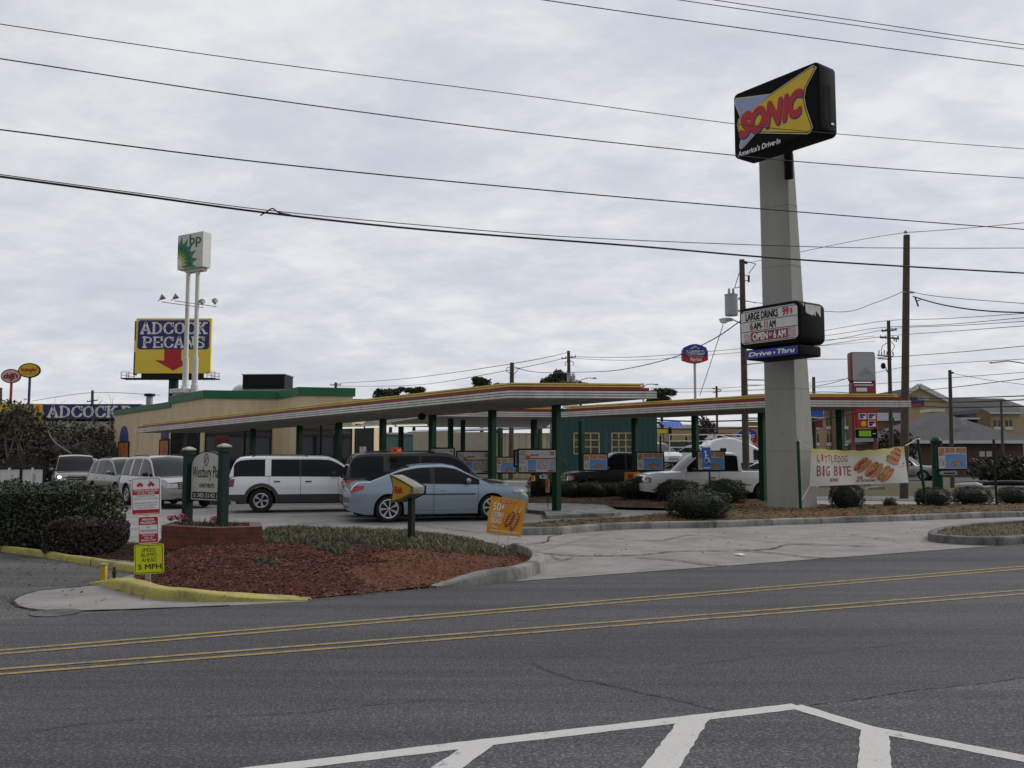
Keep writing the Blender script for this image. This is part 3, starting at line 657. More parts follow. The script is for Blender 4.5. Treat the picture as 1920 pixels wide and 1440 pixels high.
def onwall(a, b, s0, s1, z0, z1, m, name, parent=bt, off=.05, dep=.1, frame=None):
    d = (b - a).normalized(); n = Vector((d.y, -d.x)); mb = MB()
    q = [a + d * s0, a + d * s1]
    f0 = [x + n * off for x in q]; f1 = [x - n * dep for x in q]
    mb.prism([L2D(x, 0)[:2] for x in (f0[0], f0[1], f1[1], f1[0])], z0, z1, m, ax='z'); o = mb.build(name, parent)
    if frame:
        mb = MB(); t = .07
        for (u0, u1, v0, v1) in ((s0 - t, s1 + t, z1, z1 + t), (s0 - t, s1 + t, z0 - t, z0), (s0 - t, s0, z0, z1), (s1, s1 + t, z0, z1)):
            g = [a + d * u0 + n * (off + .03), a + d * u1 + n * (off + .03), a + d * u1 - n * dep, a + d * u0 - n * dep]
            mb.prism([L2D(x, 0)[:2] for x in g], v0, v1, frame, ax='z')
        mb.build('frame', o)
    return o
M_POSTER = mat('poster_orange', (.38, .13, .04), .5, var=.75, scale=3.5); M_POSTB = mat('poster_brown', (.10, .05, .03), .5, var=.8, scale=4)
M_MAROONP = mat('poster_pale', (.22, .20, .18), .5, var=.6, scale=5); M_DBLUE = mat('poster_blue_arch', (.025, .042, .19), .5)
def wl(a, b, px, Y=None):
    """distance along wall a-b where image column px meets it"""
    r = (px - 960) / F; d = (b - a).normalized(); return (r * a.y - a.x) / (d.x - r * d.y)
for p0, p1, zc in ((225, 244, 1.9), (303, 319, 1.9)):
    s0, s1 = wl(b0, b2, p0), wl(b0, b2, p1)
    onwall(b0, b2, s0, s1, .9, 2.75, M_POSTER, 'poster', frame=M_BLACK)
    d = (b2 - b0).normalized(); n = Vector((d.y, -d.x)); mb = MB(); mb.v = []
    c_, w_ = (s0 + s1) / 2, (s1 - s0) / 2
    pts = [b0 + d * (c_ + w_ * .8 * math.cos(a)) for a in [math.pi * i / 10 for i in range(11)]]
    mb.add([L2D(p + n * .07, 2.85 + 1.0 * math.sin(math.pi * i / 10)) for i, p in enumerate(pts)] + [L2D(p - n * .02, 2.85 + 1.0 * math.sin(math.pi * i / 10)) for i, p in enumerate(pts)], [tuple(range(11)), tuple(range(21, 10, -1))] + [(i + 1, i, 11 + i, 12 + i) for i in range(10)], M_DBLUE)
    mb.build('arched_sign', bt)
onwall(b0, b2, wl(b0, b2, 324), wl(b0, b2, 375), .7, 3.55, M_GLASS, 'window', frame=M_BLACK)
mb = MB()
d_ = (b3 - b2).normalized()
for p0, p1, z0, z1 in ((388, 458, .7, 3.6), (462, 508, .7, 3.4)):
    onwall(b2, b3, wl(b2, b3, p0), wl(b2, b3, p1), z0, z1, M_GLASS, 'window', frame=M_BLACK)
for p0, p1, z0, z1 in ((566, 600, .7, 3.5), (604, 628, .0, 3.4), (640, 658, .0, 3.3)):
    onwall(b4, b5, wl(b4, b5, p0), wl(b4, b5, p1), z0, z1, M_GLASS, 'window' if z0 else 'glass_door', frame=M_BLACK)
onwall(b5, b6, wl(b5, b6, 667), wl(b5, b6, 698), .8, 3.4, M_GLASS, 'window', frame=M_BLACK)
onwall(b5, b6, wl(b5, b6, 672), wl(b5, b6, 684), 2.0, 2.3, M_MAROONP, 'menu_poster', off=.1)
onwall(b2, b3, wl(b2, b3, 405), wl(b2, b3, 430), 1.6, 2.9, mat('poster_red', (.12, .02, .02), .5, var=.6, scale=3), 'poster', off=.1)
# rooftop machines
p = Vector((cx_(501, 51.5), 51.5)); t = thing('air_conditioner', 'dark slatted air conditioning unit on the restaurant roof', 'air conditioner', (p.x, p.y, 5.15), -.05)
mb = MB(); mb.box(-1.2, 1.2, -.8, .8, 0.05, .22, M_LGREY); mb.build('curb_base', t)
mb = MB(); mb.box(-1.2, 1.2, -.8, .8, .44, 1.22, M_BLACK); 
for i in range(16): mb.box(-1.16 + i * .145, -1.10 + i * .145, -.83, -.80, .5, 1.16, M_DARK)
mb.build('cabinet', t, bevel=.01)
mb = MB(); mb.box(-1.25, 1.25, -.86, .86, 1.225, 1.27, M_GREY); mb.build('lid', t)
mb = MB(); mb.box(-1.15, 1.15, -.75, .75, .22, .44, M_GREY); mb.build('curb_base', t)
p = Vector((cx_(452, 52.5), 52.5)); t = thing('roof_dome_fan', 'pale round exhaust fan dome on the roof beside the dark unit', 'exhaust fan', (p.x, p.y, 4.98))
mb = MB(); mb.lathe([(.52, 0), (.52, .35), (.60, .38), (.56, .62), (.40, .85), (.18, .98), (.0, 1.0)], M_LGREY, 20); mb.build('dome', t, smooth=50)
p = Vector((cx_(279, 62), 62)); t = thing('roof_vent', 'small dark capped vent pipe poking above the green roof edge', 'vent', (p.x, p.y, 4.98))
mb = MB(); mb.lathe([(.22, 0), (.22, .95)], M_GREY, 14); mb.build('pipe', t, smooth=50)
mb = MB(); mb.lathe([(.0, 1.18), (.36, 1.14), (.36, .98), (.0, .95)], M_BLACK, 14); mb.build('cap', t, smooth=50)
# fluorescent tubes under the walkway eave of the restaurant
M_TUBE = mat('lit_fluorescent_tube', (.80, .88, .66), .4, var=0, emit=.55)
tubes = [((642, 797), (680, 791)), ((687, 791.5), (710, 788)), ((724, 790), (738, 787)), ((745, 788), (800, 782))]
lab = ['nearest the restaurant wall', 'second from the restaurant wall', 'shortest of the row', 'longest at the far end of the row']
for i, (a, b) in enumerate(tubes):
    Y0, Y1 = 43.5 - i * 1.0, 42.9 - i * 1.0
    pa, pb = P(a[0], a[1], Y0), P(b[0], b[1], Y1); pa.z = min(pa.z, 3.14); pb.z = min(pb.z, 3.14)
    t = thing('fluorescent_light', 'lit fluorescent tube under the canopy eave, ' + lab[i], 'light fitting', (pa.x, pa.y, pa.z), group='fluorescent tubes under the eave')
    mb = MB(); mb.beam((0, 0, 0), pb - pa, .14, .07, M_TUBE); mb.build('tube', t)
    mb = MB(); mb.beam(Vector((0, .02, .09)), pb - pa + Vector((0, .02, .09)), .2, .06, M_LGREY); mb.build('housing', t)
# ================================================================ tall pylon sign
ZT = 12.62
tl, tr = G(1375, 178, ZT), G(1535, 113, ZT)
SU = (tr - tl).normalized(); SW = (tr - tl).length; SN = Vector((-SU.y, SU.x, 0))   # SN points into the sign
zb_ = P(1377, 300, tl.y).z; SH = ZT - zb_
pc = G(1498, 957, .12); pf = Vector((cx_(1435, pc.y + .55), pc.y + .55)); pr = Vector((cx_(1528.5, pc.y + .62), pc.y + .62))
t = thing('drive_in_sign', 'tall grey pylon with a black bow tie shaped logo sign, letter board and blue panel', 'pylon sign', (pc.x, pc.y, 0), u=SU)
Mi = Matrix.Translation((pc.x, pc.y, 0)) @ Matrix.Rotation(math.atan2(SU.y, SU.x), 4, 'Z'); Mi = Mi.inverted()
def loc(v): return Mi @ Vector(v)
# pylon: tapered plywood clad column; the face looking down the road is wide, the other tapers
def colpt(px, py, Y): return loc(P(px, py, Y))

q0 = loc((pf.x, pf.y, 0)); q1 = loc((pc.x, pc.y, 0)); q2 = loc((pr.x, pr.y, 0))
dF = Vector((q1.x - q0.x, q1.y - q0.y)); 
tp1 = P(1475.5, 284, pc.y + .2); tp0 = tp1; tp2 = tp1
T0, T1, T2 = loc(tp0), loc(tp1), loc(tp2); k1_ = .935; T0 = Vector((T1.x - dF.x * k1_, T1.y - dF.y * k1_, T1.z)); T2 = T1 + (q2 - q1) * .36; T2.z = T1.z
B3 = q0 + (q2 - q1); T3 = T0 + (T2 - T1); T2.z = T1.z; T3.z = T1.z; T0.z = T1.z
mb = MB(); nseg = 1; v = []
for i in range(nseg + 1):
    f_ = i / nseg
    for a, b in ((q0, T0), (q1, T1), (q2, T2), (B3, T3)): p = a.lerp(b, f_); v.append((p.x, p.y, a.z + (b.z - a.z) * f_))
mb.add(v, [(i * 4 + j, i * 4 + (j + 1) % 4, i * 4 + 4 + (j + 1) % 4, i * 4 + 4 + j) for i in range(nseg) for j in range(4)] + [(3, 2, 1, 0), (nseg * 4, nseg * 4 + 1, nseg * 4 + 2, nseg * 4 + 3)], M_PYLON)
mb.build('pylon', t, bevel=.015)
mb = MB()
for f_ in (.17, .34, .515, .68, .85):   # joints of the cladding sheets
    ps = [a.lerp(b, f_) for a, b in ((q0, T0), (q1, T1), (q2, T2))]
    for a, b, n in ((ps[0], ps[1], (0, -.006, 0)), (ps[1], ps[2], (.006, -.003, 0))):
        a, b = a + Vector(n), b + Vector(n); mb.beam(a, b, .004, .010, mat('pylon_joint', (.29, .285, .262), .9))
mb.build('cladding_seam', t)
# head sign
hl = loc((tl.x, tl.y, zb_)); 
mb = MB(); dp = .78
mb.prism(rrect(0, SW, 0, SH, .16, 5), 0, dp, M_SBLK); hd = mb.build('sign_cabinet', t, bevel=.05, loc=hl, smooth=40)
hd_back = dp
mb = MB(); mb.prism(rrect(.06, SW - .06, .06, SH - .06, .12, 5), -.012, 0, M_SBLK); mb.build('sign_face', hd)
def uv(u, v): return (u * SW, v * SH)
def outline(pts): return [uv(*p) for p in pts]
tri = outline([(.02, .885), (.035, .915), (.46, .775), (.36, .72), (.25, .66), (.105, .575)])
tail = outline([(.105, .335), (.075, .17), (.09, .145), (.12, .16), (.27, .30), (.18, .33)])
yel = outline([(.935, .935), (.96, .905), (.845, .69), (.825, .55), (.84, .40), (.905, .095), (.885, .05), (.86, .045), (.60, .165), (.25, .325), (.12, .375), (.075, .42), (.062, .51), (.075, .58), (.20, .635), (.44, .755)])
def grow(p, k):
    c = [sum(x[0] for x in p) / len(p), sum(x[1] for x in p) / len(p)]
    P_ = [Vector(x) for x in p]; A = sum(P_[i - 1].x * P_[i].y - P_[i].x * P_[i - 1].y for i in range(len(p)))
    return [tuple(x) for x in offs(P_ if A > 0 else P_[::-1], k)]
M_PALEB = mat('logo_pale_blue', (.33, .40, .62), .4, var=.05); M_CREAM = mat('logo_cream_edge', (.62, .56, .36), .4, var=.05); M_MAUVE = mat('logo_shadow_blue', (.035, .04, .22), .4)
mb = MB(); mb.flat(grow(tri, .035), -.016, M_CREAM); mb.flat(grow(tail, .035), -.016, M_CREAM); mb.flat(grow(yel, .05), -.020, M_CREAM); mb.build('logo_border', hd)
mb = MB(); mb.flat(grow(tri, 0), -.024, M_PALEB); mb.flat(grow(tail, 0), -.024, M_PALEB); mb.build('logo_blue_field', hd)
mb = MB(); mb.flat(grow(yel, .022), -.023, M_SBLK); mb.flat(grow(yel, 0), -.027, M_YEL); mb.build('logo_yellow_field', hd)
def letters(mb, y, m, dx, dz, bd):
    for ch, u0, u1, v0, v1 in (('S', .065, .235, .275, .665), ('O', .205, .405, .285, .675), ('N', .385, .605, .295, .69), ('I', .585, .675, .30, .70), ('C', .655, .835, .305, .71)):
        a, b = uv(u0, v0), uv(u1, v1); mb.text(ch, a[0] + dx, b[0] + dx, a[1] + dz, b[1] + dz, y, m, .22, bd)
mb = MB(); letters(mb, -.031, M_MAUVE, .015, -.045, .06); letters(mb, -.035, M_RED, 0, 0, .06); mb.build('logo_lettering', hd)
mb = MB(); a, b = uv(.045, .02), uv(.56, .105); mb.text("America's Drive·In", a[0], b[0], a[1], b[1], -.018, M_SWHT, .18, .02); mb.build('slogan_lettering', hd)
mb = MB(); mb.box(SW, SW + .004, .2, .5, .35, SH - .6, mat('sign_side_grille', (.012, .012, .013), .85, var=.5, scale=30, spec=.1)); mb.box(SW + .002, SW + .012, .50, .62, .30, .36, M_SWHT); mb.build('side_label', hd)
# steel stub that carries the head sign beside the cladding
mb = MB(); k0 = loc(P(1478.5, 300, pc.y + .02)); mb.tube([(k0.x, k0.y, k0.z - .58), (k0.x, k0.y, k0.z + .5)], .135, M_SBLK, 14); mb.build('steel_column', t, smooth=40)
# changeable letter board
ZL = P(1385, 578, 26.75).z
tl2, tr2 = G(1386, 580, ZL), G(1500, 561, ZL); w2 = (tr2 - tl2).length; h2 = ZL - P(1388, 655, tl2.y).z
lo = loc((tl2.x, tl2.y, ZL - h2)); d2 = 1.15
mb = MB(); mb.prism(rrect(0, w2, 0, h2, .2, 6), 0, d2, M_SBLK); lb = mb.build('letter_board', t, bevel=.05, loc=lo, smooth=40)
mb = MB(); mb.prism(rrect(.07, w2 - .09, .12, h2 - .10, .12, 5), -.015, 0, M_OFFW); mb.build('board_face', lb)
x0, x1, z0, z1 = .07, w2 - .09, .12, h2 - .10; X = lambda u: x0 + (x1 - x0) * u; Zf = lambda v: z0 + (z1 - z0) * v
mb = MB()
for v in (.37, .665, .965, .03): mb.box(X(0), X(1), -.022, -.015, Zf(v) - .007, Zf(v) + .007, M_BLACK)
mb.build('letter_rail', lb)
mb = MB(); mb.text('LARGE DRINKS', X(.09), X(.67), Zf(.70), Zf(.935), -.024, M_SBLK, 0, .022)
mb.text('AM-', X(.235), X(.39), Zf(.405), Zf(.625), -.024, M_SBLK, 0, .022); mb.text('AM', X(.51), X(.63), Zf(.405), Zf(.625), -.024, M_SBLK, 0, .022); mb.build('black_lettering', lb)
def redpart(*a): q = MB(); q.text(*a[:5], -.024, M_RED, 0, a[5]); q.build('red_lettering', lb)
mb = MB(); mb.text('99', X(.745), X(.86), Zf(.70), Zf(.945), -.024, M_RED, 0, .025); mb.text('¢', X(.88), X(.92), Zf(.71), Zf(.93), -.024, M_RED, 0, .02)
mb.build('price_lettering', lb); redpart('6', X(.165), X(.225), Zf(.40), Zf(.635), .022); redpart('11', X(.43), X(.485), Zf(.405), Zf(.625), .03)
M_PINK = mat('faded_pink_panel', (.50, .30, .36), .5, var=.15, scale=9); M_MAROON = mat('faded_maroon_panel', (.24, .025, .035), .5)
mb = MB(); mb.box(X(.185), X(.83), -.021, -.015, Zf(.06), Zf(.335), M_MAROON); mb.box(X(.06), X(.18), -.021, -.015, Zf(.05), Zf(.30), M_PINK); mb.box(X(.835), X(.96), -.021, -.015, Zf(.07), Zf(.345), M_PINK)
for i in range(3):
    for cx0 in (.07, .845): mb.flat([(X(cx0 + .0), Zf(.15 + .03 * i)), (X(cx0 + .1), Zf(.08 + .1 * i)), (X(cx0 + .1), Zf(.10 + .1 * i)), (X(cx0), Zf(.16 + .03 * i))], -.0225, M_SWHT)
mb.build('open_panel', lb)
mb = MB(); mb.text('OPEN', X(.21), X(.485), Zf(.085), Zf(.305), -.024, M_SWHT, 0, .03); mb.text('BY', X(.51), X(.565), Zf(.17), Zf(.26), -.024, M_SWHT, 0, .02); mb.text('6 AM', X(.585), X(.80), Zf(.085), Zf(.31), -.024, M_SWHT, 0, .03); mb.build('white_lettering', lb)
rg = random.Random(5); mb = MB()
for k in range(9):
    y = .28 + .62 * k / 8 ; hh = .22 * rg.uniform(.6, 1.25); mb.add([(w2 + .003, y - .05, h2 - .12), (w2 + .003, y + .05, h2 - .1), (w2 + .003, y + .045, h2 - .16 - hh), (w2 + .003, y - .03, h2 - .14 - hh * .9)], [(0, 1, 2, 3)], mat('bird_dropping_white', (.62, .60, .55), .8, var=.2, scale=8))
mb.add([(w2 + .003, .09, h2 - .10), (w2 + .003, .17, h2 - .1), (w2 + .003, .16, h2 - .2)], [(0, 1, 2)], MATS['bird_dropping_white']); mb.build('peeled_paint', lb)
# drive thru panel
ZD = P(1398, 656, 26.65).z; tl3, tr3 = G(1399, 657, ZD), G(1487, 644, ZD); w3 = (tr3 - tl3).length; h3 = ZD - P(1400, 676, tl3.y).z
lo = loc((tl3.x, tl3.y, ZD - h3)); mb = MB(); mb.prism(rrect(0, w3 + .02, 0, h3, .05, 4), 0, 1.0, M_SBLK); db = mb.build('drive_thru_panel', t, bevel=.03, loc=lo, smooth=40)
mb = MB(); mb.box(.03, w3 - .03, -.012, 0, .035, h3 - .03, M_BLUE); mb.build('blue_face', db)
mb = MB(); mb.text('Drive', .09, w3 * .50, .09, h3 - .08, -.016, M_SWHT, .2, .03); mb.text('Thru', w3 * .60, w3 * .93, .09, h3 - .07, -.016, M_SWHT, .2, .03); mb.flat(ell(w3 * .55, h3 * .47, .035, .035), -.016, M_SWHT); mb.build('white_lettering', db)

# ================================================================ signs far behind
def polesign(name, label, cat, px, Y, ptop_base, zground=0., u=(1, 0, 0), group=None):
    p = P(px, ptop_base, Y); return thing(name, label, cat, (p.x, p.y, 0), u=u, group=group)
# oil company square sign on two poles
Y = 80.; u = Vector((.86, -.51, 0)); t = polesign('petrol_sign', 'square white sign with a green and yellow sunburst on two tall poles', 'petrol sign', 356, Y, 505, u=u)
zt, zb = ZZ(432, 79), ZZ(503, 80); 
sw = (P(377, 435, 79).x - P(325, 435, 80).x) / u.x; x0 = -(356 - 325) / F * Y / u.x
mb = MB(); mb.box(x0, x0 + sw, 0, .95, zb, zt, M_OFFW); sb = mb.build('sign_cabinet', t, bevel=.04)
M_BPG = mat('sunburst_green', (.012, .21, .075), .4, var=.05); M_BPD = mat('sunburst_dark_green', (.006, .10, .05), .4, var=.05); M_BPY = mat('sunburst_yellow', (.60, .50, .05), .4, var=.05)
def burst(r0, r1, n, a0, a1, m, y, mb):
    pts = [(0, 0)]
    for i in range(2 * n + 1):
        a = math.radians(a0 + (a1 - a0) * i / (2 * n)); r = r1 if i % 2 else r0; pts.append((r * math.cos(a), r * math.sin(a)))
    cxx, czz = x0 + .04, zb + .45
    q = [(max(x0 + .02, min(x0 + sw - .02, cxx + p[0] * sw)), max(zb + .04, czz + p[1] * sw)) for p in pts]
    for i in range(1, len(q) - 1): mb.flat([q[0], q[i], q[i + 1]], y, m)
mb = MB(); burst(.56, .80, 7, -20, 106, M_BPG, -.01, mb); burst(.44, .62, 7, -11, 115, M_BPD, -.014, mb); burst(.36, .52, 7, -20, 106, M_BPG, -.018, mb); burst(.24, .40, 7, -11, 115, M_BPY, -.022, mb); burst(.14, .24, 7, -20, 106, M_SWHT, -.026, mb); mb.build('sunburst_emblem', sb)
mb = MB(); mb.text('bp', x0 + sw * .47, x0 + sw * .93, zb + (zt - zb) * .58, zt - .16, -.012, M_BPD, 0, .012); mb.build('green_lettering', sb)
mb = MB(); mb.box(x0 + sw * .25, x0 + sw * .92, .2, .8, zb - .28, zb, M_LGREY); mb.build('mount_plate', t)
for px in (343.5, 367.5):
    x = (px - 356) / F * Y * 1.1; mb = MB(); r = .17 if px < 350 else .17
    mb.tube([(x, .4, 0), (x, .4, 8.2)], .33, M_OFFW, 14); mb.tube([(x, .4, 8.2), (x, .4, zb - 8)], .26, M_OFFW, 14); mb.tube([(x, .4, zb - 8), (x, .4, zb - .2)], .19, M_OFFW, 14); mb.build('pole', t, smooth=40)
mb = MB(); x = (343.5 - 356) / F * Y * 1.1; mb.box(x - .75, x + .75, -.35, 1.15, 0, 7.5, M_OFFW); mb.box(x - .95, x + .95, -.55, 1.35, 7.5, 7.9, M_OFFW); mb.build('pole_base', t, bevel=.05)
za = ZZ(572, Y); mb = MB()
for (pa, ya), (pb, yb) in (((303, 566), (382, 577)), ((327, 564), (406, 575))):
    a, b = P(pa, ya, Y) - Vector(t.location), P(pb, yb, Y) - Vector(t.location); rt = Matrix.Rotation(-math.atan2(u.y, u.x), 3, 'Z'); mb.tube([rt @ a, rt @ b], .035, M_GALV, 6)
mb.build('lamp_crossarm', t)
for px, py, s_ in ((304, 558, 1), (329, 557, 1), (379, 567, -1), (403, 566, -1)):
    a = Matrix.Rotation(-math.atan2(u.y, u.x), 3, 'Z') @ (P(px, py, Y) - Vector(t.location)); mb = MB()
    mb.lathe([(.0, -.3), (.16, -.28), (.22, -.05), (.36, .22), (.33, .27), (0, .2)], M_GREY, 14); mb.tube([(0, 0, -.3), (.0, 0, -.62)], .05, M_GALV, 6); o = mb.build('floodlight', t, smooth=40, loc=a); o.scale = (.78, .78, .78); o.rotation_euler = (-.5, .7 * s_, 0)
# pecan billboard
Y = 120.; t = polesign('billboard', 'large yellow billboard with a navy panel and a red down arrow', 'billboard', 322, Y, 700)
def bx(px): return (px - 322) / F * Y
zt, zb = ZZ(597, Y), ZZ(700, Y)
mb = MB(); mb.box(bx(252), bx(394), 0, .5, zb, zt, M_BYEL); pb_ = mb.build('panel', t)
Zp = lambda py: ZZ(py, Y)
mb = MB(); mb.flat(rrect(bx(255.5), bx(391), Zp(655), Zp(600.5), .4), -.02, M_NAVY); mb.build('navy_field', pb_)
mb = MB(); mb.flat([(bx(307), Zp(655)), (bx(339), Zp(655)), (bx(339), Zp(676)), (bx(358), Zp(677)), (bx(325), Zp(695)), (bx(289), Zp(675)), (bx(307), Zp(676))][::-1], -.02, M_RED); mb.build('arrow', pb_)
# fat slab serif capitals, drawn in a unit box
GL = {
 'A': ([[(.12, 0), (.5, 1)], [(.5, 1), (.88, 0)], [(.28, .33), (.72, .33)]], [(.0, .34, 0), (.64, 1.0, 0)]),
 'D': ([[(.22, 0), (.22, 1)], [(.2, .93), (.5, .93), (.78, .78), (.86, .5), (.78, .22), (.5, .07), (.2, .07)]], [(.02, .4, 0), (.02, .4, 1)]),
 'C': ([[(.88, .70), (.72, .9), (.5, .95), (.25, .82), (.13, .5), (.25, .18), (.5, .05), (.75, .1), (.9, .28)], [(.90, .62), (.90, .96)]], []),
 'O': ([[(.5, .95), (.22, .82), (.12, .5), (.22, .18), (.5, .05), (.78, .18), (.88, .5), (.78, .82), (.5, .95)]], []),
 'K': ([[(.2, 0), (.2, 1)], [(.3, .42), (.75, .97)], [(.42, .55), (.8, .03)]], [(.0, .4, 0), (.0, .4, 1), (.58, .98, 1), (.6, 1.0, 0)]),
 'P': ([[(.22, 0), (.22, 1)], [(.2, .93), (.6, .93), (.82, .82), (.84, .66), (.72, .50), (.2, .46)]], [(.02, .46, 0), (.02, .4, 1)]),
 'E': ([[(.2, 0), (.2, 1)], [(.2, .93), (.85, .93)], [(.2, .5), (.66, .5)], [(.2, .07), (.9, .07)], [(.87, .62), (.87, 1)], [(.91, 0), (.91, .36)]], [(.02, .4, 0), (.02, .4, 1)]),
 'N': ([[(.18, 0), (.18, 1)], [(.2, .98), (.82, .02)], [(.84, 0), (.84, 1)]], [(.0, .36, 0), (.0, .3, 1), (.66, 1., 1)]),
 'S': ([[(.82, .72), (.7, .92), (.42, .96), (.18, .82), (.2, .62), (.5, .52), (.8, .40), (.84, .2), (.62, .05), (.34, .05), (.14, .26)], [(.85, .64), (.85, .97)], [(.12, .03), (.12, .36)]], []),
 'L': ([[(.25, 0), (.25, 1)], [(.25, .07), (.9, .07)], [(.9, 0), (.9, .36)]], [(.05, .46, 0), (.05, .46, 1)])}
def fatword(mb, word, x0, x1, z0, z1, y, m, th=.17, thv=.2):
    n = len(word); w = (x1 - x0) / n
    for i, ch in enumerate(word):
        st, sr = GL[ch]; ox, ww = x0 + i * w, w * .98
        for line_ in st:
            for a, b in zip(line_, line_[1:]):
                pa = Vector((ox + a[0] * ww, z0 + a[1] * (z1 - z0))); pb = Vector((ox + b[0] * ww, z0 + b[1] * (z1 - z0)))
                d = (pb - pa); L_ = d.length; d = d / L_; nn = Vector((-d.y, d.x)); k = thv * ww / 2 if abs(d.y) > abs(d.x) * .6 else th * (z1 - z0) / 2 * .62
                e_ = d * k * .1; mb.flat(ell(pb.x, pb.y, k, k, 10), y + .0006, m) if len(line_) > 2 else None; q = [pa - e_ - nn * k, pb + e_ - nn * k, pb + e_ + nn * k, pa - e_ + nn * k]; mb.flat([tuple(x) for x in q], y, m)
        for a, b, tz in sr:
            h_ = (z1 - z0) * .13; zq = z1 - h_ if tz else z0; mb.flat([(ox + a * ww, zq), (ox + b * ww, zq), (ox + b * ww, zq + h_), (ox + a * ww, zq + h_)], y - .002, m)
mb = MB(); fatword(mb, 'ADCOCK', bx(260), bx(388), Zp(626.5), Zp(604), -.04, M_SWHT, .18, .21); fatword(mb, 'PECANS', bx(264.5), bx(384), Zp(652.5), Zp(631), -.04, M_SWHT, .18, .21); mb.build('white_lettering', pb_)
mb = MB(); mb.box(bx(247.5), bx(251.5), .3, .9, zb - .2, zt - .3, M_NAVY); mb.box(bx(247.4), bx(251.6), .28, .92, Zp(660), Zp(638), M_SWHT); mb.build('rear_panel', t)
mb = MB(); mb.tube([(0, .8, 0), (0, .8, zb)], .62, M_DGREEN, 18); mb.build('pole', t, smooth=40)
mb = MB()
za, zc = Zp(711), Zp(699)
for k in range(13):
    x = bx(234) + (bx(409) - bx(234)) * k / 12; mb.beam((x, -1.2, za), (x, .9, za), .1, .1, M_BLACK)
    if k in (0, 1, 11, 12): mb.beam((x, -1.2, za), (x, -1.2, zc), .06, .06, M_BLACK); mb.beam((x, .5, za), (x, .5, zc), .06, .06, M_BLACK)
for y in (-1.2, .3): mb.beam((bx(234), y, za), (bx(409), y, za), .12, .16, M_BLACK)
for x0_, x1_ in ((234, 250), (396, 409)):
    for z in (zc, (za + zc) / 2): mb.beam((bx(x0_), -1.2, z), (bx(x1_), -1.2, z), .06, .06, M_BLACK); mb.beam((bx(x0_), .5, z), (bx(x1_), .5, z), .06, .06, M_BLACK)
mb.box(bx(264), bx(380), .1, .6, zb - .75, zb - .02, M_DARK); mb.build('catwalk', t)
# two oval restaurant signs
M_CHR = mat('oval_sign_red', (.36, .012, .022), .4); M_CHP = mat('oval_sign_pale', (.60, .50, .50), .45)
for name, label, px, Y, cy_, rx, ry, body, c1, c2, c3, pole in (
  ('restaurant_sign', 'pale oval sign with a red rim on a reddish pole', 20, 200., 705, 19, 13.5, "chili's", M_CHR, M_CHP, M_CHR, M_CHR),
  ('restaurant_sign', 'yellow oval sign with red script on a dark pole', 54.5, 192., 694.5, 21, 14, "Bojangles", M_SBLK, M_YEL, M_RED, M_NAVY)):
    t = polesign(name, label, 'restaurant sign', px, Y, cy_, group='oval restaurant signs on poles'); k = Y / F; zc = ZZ(cy_, Y)
    mb = MB(); mb.prism(ell(0, zc, rx * k, ry * k, 32), 0, .35, c1); s_ = mb.build('sign_cabinet', t, smooth=40)
    mb = MB(); mb.flat(ell(0, zc, rx * k * .91, ry * k * .86, 32), -.03, c2); mb.build('sign_face', s_)
    mb = MB()
    if body[0] == 'c':
        mb.text('chili', -rx * k * .74, rx * k * .42, zc - ry * k * .42, zc + ry * k * .42, -.06, c3, 0, .05); mb.text("'s", rx * k * .44, rx * k * .74, zc - ry * k * .32, zc + ry * k * .42, -.06, c3, 0, .05)
        mb.flat([(rx * k * .10, zc - ry * k * .3), (rx * k * .28, zc - ry * k * .3), (rx * k * .16, zc - ry * k * .75), (-rx * k * .1, zc - ry * k * .70)], -.06, c3)
    else:
        mb.text("Bojangles'", -rx * k * .72, rx * k * .76, zc - ry * k * .30, zc + ry * k * .42, -.06, c3, .1, .03); mb.box(-rx * k * .6, rx * k * .62, -.06, -.03, zc - ry * k * .52, zc - ry * k * .44, M_RBAND)
    mb.build('lettering', s_)
    mb = MB(); mb.tube([(0, .45, 0), (0, .45, zc - ry * k * .9)], k * 2.3, pole, 12); mb.build('pole', t, smooth=40)
